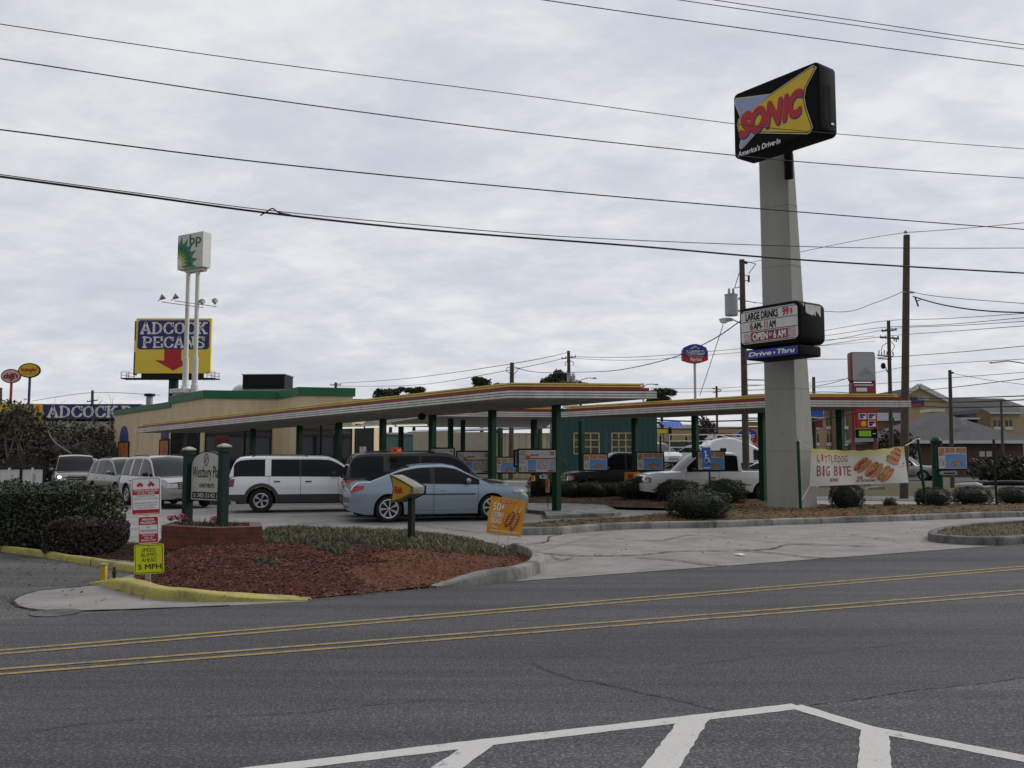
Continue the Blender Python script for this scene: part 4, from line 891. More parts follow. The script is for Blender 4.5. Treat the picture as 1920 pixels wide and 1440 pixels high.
# hotel chain sign on a tall mast and its lower twin
def hotelsign(px, Y, pxw, pt, pb, label, short=False):
    t = polesign('hotel_sign', label, 'hotel sign', px, Y, pb); k = Y / F; w = pxw * k / 2; zt, zb = ZZ(pt, Y), ZZ(pb, Y); h = zt - zb
    arch = [(-w * .9 + 1.8 * w * i / 10, zt - h * .2 + h * .2 * math.sin(math.pi * i / 10)) for i in range(11)]
    mb = MB(); mb.prism([(-w, zt - h * .32), (-w, zb + h * .2)] + [(-w + 2 * w * i / 8, zb + h * .16 - h * .16 * math.sin(math.pi * i / 8)) for i in range(9)] + [(w, zb + h * .2), (w, zt - h * .32)], 0, .8, M_RED); c = mb.build('sign_cabinet', t)
    mb = MB(); mb.prism([(-w * .92, zb + h * .36), (w * .92, zb + h * .36)] + arch[::-1], -.06, .86, M_BLUE); mb.build('blue_field', c)
    mb = MB(); mb.text('FAIRFIELD', -w * .66, w * .72, zt - h * .56, zt - h * .33, -.09, M_SWHT, 0, .02); mb.text('INN & SUITES', -w * .5, w * .6, zt - h * .68, zt - h * .60, -.09, M_SWHT, 0, .0)
    mb.text('Marriott', -w * .38, w * .52, zb + h * .10, zb + h * .30, -.03, M_SWHT, .1, .02)
    ar = [(-w * .35, zt - h * .28), (0, zt - h * .16), (w * .35, zt - h * .28), (w * .35, zt - h * .24), (0, zt - h * .10), (-w * .35, zt - h * .24)]; mb.flat(ar[:2] + ar[4:], -.09, M_SWHT); mb.flat([ar[1], ar[2], ar[3], ar[4]], -.09, M_SWHT); mb.build('white_lettering', c)
    mb = MB(); mb.tube([(0, .4, 0), (0, .4, zb + .2)], 2.4 * k if not short else 6 * k, M_LGREY, 14); mb.build('pole', t, smooth=40)
hotelsign(1303.5, 140., 49, 645, 681, 'blue and red arched hotel sign on a slender grey mast')
hotelsign(1401, 95., 38, 805, 833, 'lower blue and red arched hotel sign seen under the canopy', True)
# petrol price sign, faded
Y = 75.; t = polesign('price_sign', 'faded grey and red petrol price sign with card emblems behind the canopy', 'price sign', 1620, Y, 715); k = Y / F
sx = lambda px: (px - 1620) * k
Z_ = lambda py: ZZ(py, Y)
M_FADE = mat('faded_sign_face', (.42, .43, .44), .5, var=.06); M_FADER = mat('faded_red_frame', (.20, .06, .055), .6, var=.2); M_FADE2 = mat('faded_emblem', (.30, .31, .325), .5, var=.05)
mb = MB(); mb.prism(rrect(sx(1595), sx(1642), Z_(715), Z_(660), .18), 0, .6, M_FADER); c = mb.build('top_cabinet', t, smooth=40)
mb = MB(); mb.flat(rrect(sx(1599), sx(1641), Z_(713.5), Z_(661.5), .14), -.02, M_FADE); mb.build('sign_face', c)
mb = MB(); mb.flat([(sx(1608), Z_(703)), (sx(1624), Z_(688)), (sx(1639), Z_(703))], -.03, M_FADE2); mb.flat([(sx(1608), Z_(703)), (sx(1639), Z_(703)), (sx(1639), Z_(703.5)), (sx(1608), Z_(703.5))], -.032, M_FADE); mb.text('CITGO', sx(1604), sx(1640), Z_(712), Z_(704.5), -.03, M_FADE2, 0, .01); mb.build('emblem', c)
mb = MB(); mb.prism(rrect(sx(1596), sx(1642), Z_(748), Z_(717.5), .1), 0, .6, M_FADER); c = mb.build('red_cabinet', t, smooth=40)
mb = MB(); mb.box(sx(1602), sx(1637), -.02, 0, Z_(723), Z_(721), M_SWHT); mb.box(sx(1605), sx(1625), -.02, 0, Z_(734), Z_(727), M_SWHT); mb.box(sx(1628), sx(1640), -.02, 0, Z_(734), Z_(727), M_RED); mb.build('price_strip', c)
mb = MB(); mb.box(sx(1605), sx(1642), 0, .5, Z_(802), Z_(764), M_RED); c = mb.build('card_panel', t)
for nm, x0_, y0_, m1, m2 in (('card', 1608, 786, M_BLUE, M_SWHT), ('card', 1625, 786, M_SWHT, M_BLUE), ('card', 1608, 800, M_YEL, M_RED), ('card', 1625, 800, M_SWHT, M_DARK)):
    mb = MB(); x, z = sx(x0_), Z_(y0_); W_, H_ = 14 * k, 11 * k
    if m1 is M_YEL: mb.flat(ell(x + W_ * .42, z + H_ / 2, H_ * .47, H_ * .47, 18), -.02, M_RED); mb.flat(ell(x + W_ * .60, z + H_ / 2, H_ * .47, H_ * .47, 18), -.03, M_YEL)
    else: mb.box(x, x + W_, -.02, 0, z, z + H_, M_SWHT); mb.box(x + W_ * .1, x + W_ * .9, -.03, -.02, z + H_ * .55, z + H_ * .9, M_BLUE if m1 is M_BLUE or m2 is M_BLUE else M_DARK); mb.box(x + W_ * .1, x + W_ * .6, -.03, -.02, z + H_ * .15, z + H_ * .5, m2 if m2 is not M_SWHT else M_BLUE)
    mb.build('card', c)
mb = MB(); mb.box(sx(1605), sx(1642), 0, .5, Z_(821), Z_(805), M_SBLK); c = mb.build('diesel_panel', t)
mb = MB(); 
for i in range(4): mb.box(sx(1607.5 + i * 5.7), sx(1612.8 + i * 5.7), -.02, 0, Z_(818), Z_(807.5), mat('price_green', (.28, .62, .02), .4))
mb.box(sx(1633), sx(1639), -.02, 0, Z_(814), Z_(812), M_LGREY); mb.build('price_digits', c)
for px in (1601, 1643.5): mb = MB(); mb.tube([(sx(px), .6, 0), (sx(px), .6, Z_(664))], .17, M_FADER, 10); mb.build('pole', t, smooth=40)
# small blue sign fragment under the canopy
Y = 90.; t = polesign('blue_sign', 'blue panel sign glimpsed between the pylon and the green post', 'sign', 1532, Y, 780); k = Y / F; sx = lambda px: (px - 1532) * k
mb = MB(); mb.box(sx(1512), sx(1545), 0, .4, ZZ(784, Y), ZZ(763, Y), M_SWHT); mb.box(sx(1513), sx(1544), -.03, 0, ZZ(782, Y), ZZ(764, Y), mat('bright_blue', (.02, .10, .55), .4)); mb.build('panel', t)
mb = MB(); mb.tube([(sx(1526), .4, 0), (sx(1526), .4, ZZ(784, Y))], .2, M_DARK, 8); mb.build('pole', t)
mb = MB(); mb.box(sx(1519), sx(1546), .5, .9, ZZ(801, Y), ZZ(786, Y), M_MAROON); mb.build('lower_panel', t)
# ================================================================ near signs
# --- three stacked signs on one post
p = G(277, 1080, .12); Y = p.y; t = thing('sign_post', 'post with stacked white, red and yellow parking warning signs beside the mulch mound', 'sign post', (p.x, p.y, 0), rotz=.05, rot=(0, math.radians(-2.5), .10)); k = Y / F
sx = lambda px: (px - 277) * k
Z_ = lambda py: ZZ(py, Y)
mb = MB(); mb.box(-.03, .03, .02, .06, -.05, Z_(893), M_GALV); mb.build('post', t)
def signplate(x0, x1, z0, z1, m, name, edge=None, r=.035):
    mb = MB(); mb.prism(rrect(x0, x1, z0, z1, r), -.004, .004, m); o = mb.build(name, t)
    if edge is not None:
        mb = MB(); q = .012; mb.flat(rrect(x0 + q, x1 - q, z0 + q, z1 - q, r - .01), -.0055, edge[0]); mb.flat(rrect(x0 + q + .007, x1 - q - .007, z0 + q + .007, z1 - q - .007, r - .015), -.007, edge[1]); mb.build('border', o)
    return o
a0, a1, c0, c1 = sx(250), sx(303), Z_(966), Z_(895)
pl = signplate(a0, a1, c0, c1, M_SWHT, 'towing_sign', (M_RED, M_SWHT)); w_ = a1 - a0; h_ = c1 - c0; U = lambda u: a0 + w_ * u; V = lambda v: c0 + h_ * v
mb = MB(); mb.box(U(.055), U(.945), -.009, -.004, V(.545), V(.69), M_RED); mb.box(U(.055), U(.945), -.009, -.004, V(.055), V(.155), M_RED); mb.build('red_bar', pl)
mb = MB(); mb.text('TOWING ENFORCED', U(.08), U(.92), V(.625), V(.675), -.0105, M_SWHT, 0, .02); mb.text('AT ALL TIMES', U(.2), U(.8), V(.56), V(.61), -.0105, M_SWHT, 0, .02); mb.build('white_lettering', pl)
mb = MB()
for s_, u0, u1, v in (('PARKING IS ONLY FOR', .2, .8, .49), ('RESIDENTS AND THEIR GUESTS', .08, .92, .425), ('UNAUTHORIZED VEHICLES WILL', .08, .92, .31), ('BE TOWED AT OWNERS OR', .14, .86, .245), ("OPERATOR'S EXPENSE", .2, .8, .185)): mb.text(s_, U(u0), U(u1), V(v), V(v + .035), -.0085, mat('small_print_grey', (.22, .20, .22), .5), 0, .0)
mb.build('small_lettering', pl)
mb = MB()   # the two tow truck pictograms
for ox, sc_, fl in ((.30, .2, 1), (.68, .22, 1)):
    bxx = lambda x: U(ox + (x - .5) * sc_ * 1.1); bzz = lambda z: V(.74 + z * .16)
    mb.flat([(bxx(0), bzz(.25)), (bxx(1), bzz(.25)), (bxx(1), bzz(.5)), (bxx(.8), bzz(.55)), (bxx(.7), bzz(.8)), (bxx(.3), bzz(.8)), (bxx(.2), bzz(.55)), (bxx(0), bzz(.5))][::-1], -.0085, M_RED)
    for x in (.25, .75): mb.flat(ell(bxx(x), bzz(.2), .011, .011, 12), -.0095, M_RED)
mb.flat([(U(.60), V(.90)), (U(.62), V(.91)), (U(.75), V(.83)), (U(.735), V(.82))], -.009, M_SBLK); mb.build('tow_pictogram', pl)
b0_, b1_, d0, d1 = sx(261), sx(299), Z_(1019), Z_(967.5)
pl = signplate(b0_, b1_, d0, d1, M_SWHT, 'private_property_sign', (M_RED, M_SWHT)); w_ = b1_ - b0_; h_ = d1 - d0; U = lambda u: b0_ + w_ * u; V = lambda v: d0 + h_ * v
mb = MB(); mb.box(U(.05), U(.95), -.009, -.004, V(.68), V(.95), M_RED); mb.box(U(.05), U(.95), -.009, -.004, V(.04), V(.36), M_RED); mb.build('red_bar', pl)
mb = MB(); mb.text('PRIVATE', U(.22), U(.78), V(.83), V(.915), -.0105, M_SWHT, 0, .02); mb.text('PROPERTY', U(.14), U(.86), V(.715), V(.80), -.0105, M_SWHT, 0, .02)
for s_, u0, u1, v in (('VIOLATORS', .2, .8, .27), ('WILL BE', .3, .7, .175), ('PROSECUTED', .16, .84, .085)): mb.text(s_, U(u0), U(u1), V(v), V(v + .065), -.0105, M_SWHT, 0, .015)
mb.build('white_lettering', pl); mb = MB(); mb.text('NO', U(.42), U(.58), V(.55), V(.63), -.0085, M_RBAND, 0, 0); mb.text('TRESPASSING', U(.1), U(.9), V(.41), V(.51), -.0085, M_RBAND, 0, 0); mb.build('red_lettering', pl)
e0, e1, f0, f1 = sx(254), sx(307), Z_(1076), Z_(1020.5)
pl = signplate(e0, e1, f0, f1, M_LIME, 'speed_bump_sign', (M_SBLK, M_LIME)); w_ = e1 - e0; h_ = f1 - f0; U = lambda u: e0 + w_ * u; V = lambda v: f0 + h_ * v
mb = MB()
for s_, u0, u1, v in (('SPEED', .26, .74, .74), ('BUMPS', .25, .76, .575), ('AHEAD', .26, .75, .41)): mb.text(s_, U(u0), U(u1), V(v), V(v + .135), -.0085, M_SBLK, 0, .0)
mb.text('5 MPH', U(.13), U(.92), V(.155), V(.33), -.0085, M_SBLK, 0, .014); mb.flat(ell(U(.5), V(.94), .007, .007, 10), -.0085, M_SBLK); mb.build('black_lettering', pl)
# --- inlet bollards
p = G(194, 1088); t = thing('bollard', 'short yellow stub post at the kerb inlet', 'bollard', p); mb = MB(); mb.box(-.035, .035, -.035, .035, -.02, .21, mat('yellow_post_paint', (.52, .36, .03), .6, var=.25, scale=6)); mb.build('stub', t, bevel=.006)
mb = MB(); mb.box(-.045, .045, -.045, .045, .205, .222, M_GALV); mb.build('cap', t)
p = G(214, 1088); t = thing('valve_stub', 'small rusty black valve standing on a yellow foot beside the stub post', 'valve', p); mb = MB(); mb.box(-.05, .05, -.04, .04, -.02, .03, MATS['yellow_post_paint']); mb.build('foot', t)
mb = MB(); mb.lathe([(.022, .03), (.024, .09), (.032, .10), (.032, .12), (.018, .13), (.02, .175), (0, .18)], mat('rusty_iron', (.03, .02, .016), .8, var=.4, scale=20), 12); mb.build('valve', t, smooth=40)
# --- brick planter
zw = .52; pts = [Vector((-6.15, 15.9)), G(396, 990, zw).xy, G(492, 987, zw).xy]; pts[0] = G(303, 985, zw).xy
bkp = [pts[2] + Vector((-.32, 1.05)), pts[0] + Vector((-.15, 1.0))]; ring = [pts[0], pts[1], pts[2], bkp[0], bkp[1]]
t = thing('brick_planter', 'low red brick planter wall under the apartment sign', 'planter', (pts[1].x, pts[1].y, 0))
inn = offs(ring, -.2); o2 = pts[1]
mb = MB(); n = 5; q = [(x.x - o2.x, x.y - o2.y) for x in ring]; q2 = [(x.x - o2.x, x.y - o2.y) for x in inn]
for i in range(n):
    j = (i + 1) % n; mb.add([(q[i][0], q[i][1], -.05), (q[j][0], q[j][1], -.05), (q[j][0], q[j][1], zw), (q[i][0], q[i][1], zw), (q2[i][0], q2[i][1], zw), (q2[j][0], q2[j][1], zw), (q2[j][0], q2[j][1], .2), (q2[i][0], q2[i][1], .2)], [(0, 1, 2, 3), (3, 2, 5, 4), (4, 5, 6, 7)], M_BRICK)
mb.build('brick_wall', t)
mb = MB(); mb.poly([(x[0], x[1], zw - .05) for x in q2], M_MULCHD); mb.build('soil', t)
def zsoil(x, y): return zw - .05
blades(420, [tuple(x) for x in inn], zsoil, [mat('dry_grass_%d' % i, c, .9, var=.2) for i, c in enumerate(((.12, .08, .04), (.07, .05, .03), (.09, .09, .04)))], .14, 'grass', None, 21, .009, 1.2)
# --- apartment sign on two green posts
pa, pb = G(356, 985, zw), G(422, 984, zw); pa = Vector((cx_(356, 16.1), 16.1, 0)); pb = Vector((cx_(422, 15.35), 15.35, 0)); u = (pb - pa).normalized(); wd = (pb - pa).length
t = thing('apartment_sign', 'arched cream apartment sign between two dark green capped posts', 'apartment sign', (pa.x, pa.y, 0), u=u)
for x, pt in ((0, 842), (wd, 836)):
    Yx = (pa + u * x).y; mb = MB(); zt = ZZ(pt, Yx); mb.box(-.07, .07, -.07, .07, .1, zt, M_DGREEN); o = mb.build('post', t, bevel=.006, loc=(x, 0, 0))
    mb = MB(); mb.lathe([(.0, zt + .045), (.05, zt + .035), (.125, zt + .005), (.13, zt - .012), (.115, zt - .03), (.09, zt - .035)], mat('cap_cream', (.34, .35, .28), .6), 4); c = mb.build('cap', o); 
    c.rotation_euler = (0, 0, math.pi / 4)
    mb = MB(); mb.box(-.085, .085, -.085, .085, zt - .10, zt - .05, M_DGREEN); mb.build('collar', o)
xl, xr = .07, wd - .02; zl, zs, zt = ZZ(939, 15.9), ZZ(872, 15.9), ZZ(846, 15.9)
ar = [(xl, zl), (xr, zl), (xr, zs)] + [((xl + xr) / 2 + (xr - xl) / 2 * .97 * math.cos(math.pi * i / 14), zs + .02 + (zt - zs - .02) * math.sin(math.pi * i / 14)) for i in range(15)] + [(xl, zs)]
mb = MB(); mb.prism(ar, .02, .10, M_DGREEN); pn = mb.build('panel', t)
M_ASG = mat('apartment_sign_cream', (.50, .50, .42), .6, var=.08, scale=1.5)
mb = MB(); cxx = (xl + xr) / 2; mb.flat([(cxx + (x - cxx) * .965, zl + .02 + (z - zl) * .955) for x, z in ar], .012, M_ASG); mb.build('sign_face', pn)
W_ = xr - xl; U = lambda f_: xl + W_ * f_; V = lambda py: ZZ(py, 15.9)
mb = MB(); mb.text('Westbury Place', U(.06), U(.97), V(902), V(874), .008, M_SBLK, .02, .0); mb.text('APARTMENTS', U(.27), U(.73), V(914), V(906), .008, M_SBLK, 0, .005); mb.build('black_lettering', pn)
mb = MB(); mb.flat(rrect(U(.06), U(.96), V(934.5), V(922), .03), .009, M_DGREEN); mb.build('number_band', pn)
mb = MB(); mb.text('382-2142', U(.22), U(.76), V(932), V(924), .006, M_ASG, 0, .02)
for f0_, f1_ in ((.1, .18), (.8, .90)):
    for q in (925.5, 928.3, 931): mb.flat([(U(f0_), V(q + .7)), (U(f1_), V(q + .7)), (U(f1_), V(q - .7)), (U(f0_), V(q - .7))], .006, M_ASG)
mb.build('number_lettering', pn)
mb = MB(); ecx, ecz = U(.47), V(862); 
for i in range(28):
    a, b = [2 * math.pi * (i + s_) / 28 for s_ in (0, 1)]; q = [(ecx + .07 * math.cos(a), ecz + .11 * math.sin(a)), (ecx + .07 * math.cos(b), ecz + .11 * math.sin(b)), (ecx + .055 * math.cos(b), ecz + .095 * math.sin(b)), (ecx + .055 * math.cos(a), ecz + .095 * math.sin(a))]; mb.flat(q[::-1], .008, M_SBLK)
mb.tube([(ecx - .03, .008, ecz - .05), (ecx, .008, ecz + .02), (ecx + .03, .008, ecz + .05)], .006, M_SBLK, 5); mb.build('oval_emblem', pn)
# --- pink flower bunches on the planter
M_PK = [mat('pink_flower_%d' % i, c, .6, var=.15) for i, c in enumerate(((.55, .06, .20), (.62, .14, .32), (.42, .04, .20)))]
for (px, py, s_, lb_) in ((332, 978, 1.0, 'large bunch of pink plastic flowers on the planter beside the taller gap'), (407, 979, .7, 'small bunch of pink plastic flowers against the thicker green post')):
    p = G(px, py + 3, zw); rg = random.Random(px); t = thing('flower_bunch', lb_, 'flowers', (p.x, p.y, zw - .03), group='pink flower bunches on the planter'); mb = MB()
    for i in range(int(30 * s_)):
        a, r = rg.uniform(0, 6.28), .15 * s_ * math.sqrt(rg.random()); x, y, z = r * math.cos(a) * 1.25, r * math.sin(a) * .7, .05 + .16 * s_ * rg.random() * (1.2 - r / .15)
        for k_ in range(5):
            b_ = a + k_ * 1.257 + rg.random(); c_, s2 = math.cos(b_), math.sin(b_); q = .035 * rg.uniform(.8, 1.4); el = rg.uniform(.2, 1.)
            mb.add([(x, y, z), (x + q * c_ - q * .5 * s2, y + q * s2 + q * .5 * c_, z + q * el), (x + 1.5 * q * c_, y + 1.5 * q * s2, z + q * el * .8), (x + q * c_ + q * .5 * s2, y + q * s2 - q * .5 * c_, z + q * el)], [(0, 1, 2, 3)], M_PK[rg.randrange(3)])
    mb.build('petals', t)
    mb = MB(); mb.lathe([(.04 * s_, -.02), (.07 * s_, .03), (.05 * s_, .06)], mat('flower_foil_purple', (.10, .07, .16), .5), 10); mb.build('pot', t, smooth=40)
# --- exit arrow
p = G(771, 1022, .2); Y = 16.6; p = Vector((cx_(771, Y), Y, isl_z(cx_(771, Y), Y))); u = Vector((.80, -.60, 0)).normalized(); k = Y / F
t = thing('exit_sign', 'yellow arrow shaped box sign on a square black post in the grass', 'exit sign', (p.x, p.y, 0), u=u)
fx = lambda px: (px - 771) * k / u.x
Z_ = lambda py: ZZ(py, Y)
mb = MB(); mb.box(-.05, .05, -.02, .08, p.z - .1, Z_(934), M_BLACK); mb.build('post', t, bevel=.006)
oc = (8, -.12)
face = [(fx(737.5), Z_(890.5)), (fx(743), Z_(906)), (fx(745), Z_(917)), (fx(742.5), Z_(931)), (fx(740), Z_(943)), (fx(762), Z_(936)), (fx(783), Z_(925.5)), (fx(784), Z_(912.5)), (fx(762), Z_(901))]
face = [(x, z) for x, z in face][::-1]
face = face if sum(face[i - 1][0] * face[i][1] - face[i][0] * face[i - 1][1] for i in range(len(face))) > 0 else face[::-1]
M_EXS = mat('exit_sign_side', (.21, .205, .175), .6, var=.25, scale=5); M_OLIVE = mat('exit_sign_rim', (.10, .085, .02), .5)
mb = MB(); mb.prism(face, -.10, .22, M_EXS); cb_ = mb.build('cabinet', t, bevel=.02, smooth=40)
mb = MB(); mb.prism([tuple(x) for x in offs([Vector(x) for x in face], .008)], -.125, -.095, M_OLIVE); mb.build('rim', cb_)
mb = MB(); mb.flat([tuple(x) for x in offs([Vector(x) for x in face], -.025)], -.128, mat('exit_yellow', (.48, .30, .012), .4, var=.2, scale=6)); mb.build('sign_face', cb_)
mb = MB(); mb.text('Exit', fx(748.5), fx(764), Z_(925), Z_(911.5), -.132, M_RED, .12, .05); mb.build('red_lettering', cb_)
mb = MB(); mb.prism([tuple(x) for x in offs([Vector(x) for x in face], .008)], .215, .245, M_SBLK); mb.build('rear_rim', cb_)
# --- corn dog yard sign
Y = 15.7; k = Y / F; p = Vector((cx_(949, Y), Y, 0)); zt, zb = ZZ(930, Y), ZZ(1002, Y)
t = thing('yard_sign', 'orange corn dog yard sign on thin wire legs, leaning beside the drive', 'yard sign', (p.x, p.y, 0), rot=(0, math.radians(7.5), .04))
w_ = 66 * k; h_ = 68 * k; zc = ZZ(969, Y); x0, z0 = -w_ / 2 - zc * math.tan(math.radians(7.5)) * .99, zc - h_ / 2
U = lambda f_: x0 + w_ * f_; V = lambda f_: z0 + h_ * f_
M_CORNO = NB('yard_sign_orange', .5); gx = M_CORNO.noise(2.5, 2, .5); M_CORNO = M_CORNO.col(M_CORNO.ramp(gx, [(.35, (.62, .20, .014)), (.62, (.68, .34, .02))]))
mb = MB(); mb.box(x0, x0 + w_, -.003, .003, z0, z0 + h_, M_CORNO); pn = mb.build('board', t)
mb = MB(); mb.text('50', U(.10), U(.32), V(.63), V(.84), -.0065, M_SWHT, 0, .01); mb.text('¢', U(.34), U(.41), V(.67), V(.82), -.0065, M_SWHT, 0, .02); mb.text('CORN', U(.09), U(.41), V(.455), V(.595), -.0065, M_SWHT, 0, .01); mb.text('DOGS', U(.09), U(.39), V(.29), V(.43), -.0065, M_SWHT, 0, .015)
mb.text('ALL DAY THURSDAY, JAN. 29', U(.10), U(.93), V(.05), V(.115), -.0065, M_SWHT, 0, .02); mb.text('SONIC', U(.12), U(.22), V(.21), V(.245), -.0065, M_SWHT, .2, .02); mb.box(U(.13), U(.30), -.0065, -.003, V(.17), V(.185), M_SWHT); mb.build('white_lettering', pn)
mb = MB(); mb.box(U(.28), U(.74), -.006, -.003, V(.865), V(.925), M_RED); mb.build('red_bar', pn)
mb = MB(); mb.text('CORN DOG DAY', U(.30), U(.72), V(.877), V(.913), -.0075, M_SWHT, 0, .015); mb.build('red_bar_lettering', pn)
M_CD = mat('corn_dog_brown', (.20, .045, .018), .5, var=.2, scale=12); M_CD2 = mat('corn_dog_tan', (.32, .10, .03), .5, var=.2, scale=12); M_MUST = mat('mustard_yellow', (.70, .45, .06), .5)
def corndog(mb, cx0, cz0, ln, wd_, rot, y, m):
    mb.flat(ell(U(cx0), V(cz0), ln * w_, wd_ * w_, 22, rot), y, m); c_, s_ = math.cos(rot), math.sin(rot); a = (U(cx0) + c_ * ln * w_ * .96, V(cz0) + s_ * ln * w_ * .96)
    b = (a[0] + c_ * .17 * w_, a[1] + s_ * .17 * w_); mb.flat([(a[0] - .008 * s_ * 1.2, a[1]), (a[0] + .008, a[1]), (b[0] + .006, b[1]), (b[0] - .006, b[1])], y + .0003, M_OFFW)
    zg = []
    for i in range(11):
        f_ = -.6 + 1.4 * i / 10; q = (.55 if i % 2 else -.45) * wd_ * w_; zg.append((U(cx0) + c_ * ln * w_ * f_ - s_ * q, V(cz0) + s_ * ln * w_ * f_ + c_ * q))
    for a, b in zip(zg, zg[1:]): mb.flat([(a[0], a[1] - .006), (b[0], b[1] - .006), (b[0], b[1] + .006), (a[0], a[1] + .006)], y - .0008, M_MUST)
mb = MB(); corndog(mb, .61, .43, .255, .085, 1.19, -.005, M_CD); corndog(mb, .76, .38, .28, .10, 1.25, -.0062, M_CD2); mb.build('corn_dog_picture', pn)
for dx in (.36, .64): mb = MB(); mb.tube([(U(dx), .004, isl_z(p.x, p.y) - .02), (U(dx), .004, z0 + .1)], .005, M_GALV, 6); mb.build('wire_leg', t)
# --- hot dog banner with its posts and cords
Yl, Yr = 26.6, 28.6
pL = Vector((cx_(1497, Yl), Yl, bed2_z(cx_(1497, Yl), Yl))); pR = Vector((cx_(1731, Yr), Yr, .15)); 
t = thing('banner_post', 'thin green banner post in front of the grey pylon', 'banner post', (pL.x, pL.y, 0), group='banner posts'); mb = MB(); mb.tube([(0, 0, .05), (-.03, 0, ZZ(826, Yl))], .045, M_POST, 8); mb.build('pole', t, smooth=40)
mb = MB(); mb.tube([(-.03, 0, ZZ(826, Yl)), (-.03, 0, ZZ(820, Yl))], .03, M_GALV, 8); mb.tube([(-.075, 0, ZZ(827, Yl)), (.03, -.05, ZZ(827, Yl))], .02, M_WHITE, 6); mb.build('cap', t)
t = thing('banner_post', 'leaning green banner post beside the clipped round shrub', 'banner post', (pR.x, pR.y, 0), group='banner posts'); mb = MB(); zq = ZZ(819, Yr); xx = cx_(1719, Yr) - pR.x; mb.tube([(0, 0, .05), (xx, 0, zq)], .045, M_POST, 8); mb.build('pole', t, smooth=40)
mb = MB(); mb.tube([(xx, 0, zq), (xx - .01, 0, zq + .1)], .03, M_GALV, 8); mb.tube([(xx - .05, -.05, zq - .06), (xx + .06, -.05, zq - .08)], .022, M_WHITE, 6); mb.build('cap', t)
cTL, cTR, cBL, cBR = P(1520, 840, 26.9), P(1697, 836, 28.2), P(1518, 912, 26.9), P(1702, 905, 28.2)
base = cBL.copy()
def bwarp(v):
    """(u 0..1, depth, v 0..1) on the cloth"""
    u_, d_, v_ = v; top = cTL.lerp(cTR, u_); bot = cBL.lerp(cBR, u_); q = bot.lerp(top, v_)
    q.z -= .11 * math.sin(math.pi * u_) * v_ + .012 * math.sin(u_ * 40) * v_ ** 3; w = .05 * math.sin(u_ * 9 + v_ * 2) + .025 * math.sin(u_ * 21 - v_ * 3) * (1 - v_ * .5)
    n = Vector((.1, -1, 0)); q += n * (w - d_); return q - base
t = thing('banner', 'white cloth banner advertising small hot dogs strung between two thin posts', 'banner', base)
NU, NV = 60, 16; M_CLOTH = NB('banner_cloth', .55); sepn = M_CLOTH.n('ShaderNodeSeparateXYZ'); M_CLOTH.l(M_CLOTH.co, sepn.inputs[0]); M_CLOTH = M_CLOTH.col(M_CLOTH.ramp(sepn.outputs[2], [(.0, (.66, .66, .64)), (.80, (.68, .66, .60)), (.99, (.62, .55, .22))]))
mb = MB(bwarp); mb.add([(i / NU, -.0, j / NV) for j in range(NV + 1) for i in range(NU + 1)], [(j * (NU + 1) + i, j * (NU + 1) + i + 1, (j + 1) * (NU + 1) + i + 1, (j + 1) * (NU + 1) + i) for j in range(NV) for i in range(NU)], M_CLOTH); mb.build('cloth', t, smooth=180)
M_HR = mat('banner_red_ink', (.42, .03, .025), .5, var=.1); fy = -.012
def FT(mb, body, u0, u1, v0, v1, bd=0., sh=0., m=M_HR, y=fy): mb.text(body, u0, u1, v0, v1, y, m, sh, bd)
mb = MB(bwarp); 
for i, ch in enumerate('LITTLEDOG'): dz = (.0, .02, -.02, .02, 0, .015, -.01, .01, .02)[i]; wI = .012 if ch == 'I' else .028; FT(mb, ch, .065 + i * .0365 + (.008 if ch == 'I' else 0), .065 + i * .0365 + wI + (.008 if ch == 'I' else 0), .655 + dz, .84 + dz, -.01)
for i, ch in enumerate('BIG BITE'):
    if ch == ' ': continue
    wI = .016 if ch == 'I' else .04; FT(mb, ch, .06 + i * .0455 + (.012 if ch == 'I' else 0), .06 + i * .0455 + wI + (.012 if ch == 'I' else 0), .275, .545, .0)
mb.build('red_lettering', t)
mb = MB(bwarp); FT(mb, 'SONIC', .19, .29, .115, .205, .02, .3); mb.build('small_logo', t); mb = MB(bwarp); FT(mb, "LIL' DOGGIES", .47, .66, .08, .145, .02, .15, M_MAROON); mb.build('maroon_lettering', t)
mb = MB(bwarp); mb.box(.485, .54, -.013, -.012, .165, .24, M_HR); mb.build('new_tag', t); mb = MB(bwarp); FT(mb, 'NEW', .492, .533, .18, .225, .02, 0, M_SWHT, .0135 * -1 - .003); mb.build('new_tag_lettering', t)
M_BUN = mat('bun_tan', (.50, .22, .10), .5, var=.25, scale=6); M_SAUS = mat('sausage_red', (.33, .05, .03), .5, var=.3, scale=9); M_CHILI = mat('topping_mix', (.32, .20, .06), .6, var=.8, scale=22); M_RELISH = mat('relish_green', (.13, .13, .04), .6, var=.6, scale=22)
asp = 2.55
def dog(mb, u0, v0, s_, rot, top, y):
    def E(cu, cv, ru, rv, m, yy, n=20):
        c_, q = math.cos(rot), math.sin(rot); pts = []
        for i in range(n):
            a, b = ru * math.cos(6.2832 * i / n), rv * math.sin(6.2832 * i / n); a += cu; b += cv; pts.append((u0 + s_ * (a * c_ - b * q) / asp, v0 + s_ * (a * q + b * c_)))
        mb.flat(pts, yy, m)
    E(0, -.11, .40, .15, M_BUN, y); E(-.02, .13, .38, .12, M_BUN, y - .0006); E(-.03, .05, .40, .12, M_SAUS, y - .0012); E(0, .06, .33, .10, top, y - .0018)
    for i in range(9): E(-.28 + .07 * i, .06 + (.05 if i % 2 else -.04), .045, .022, M_MUST, y - .0024, 8)
mb = MB(bwarp)
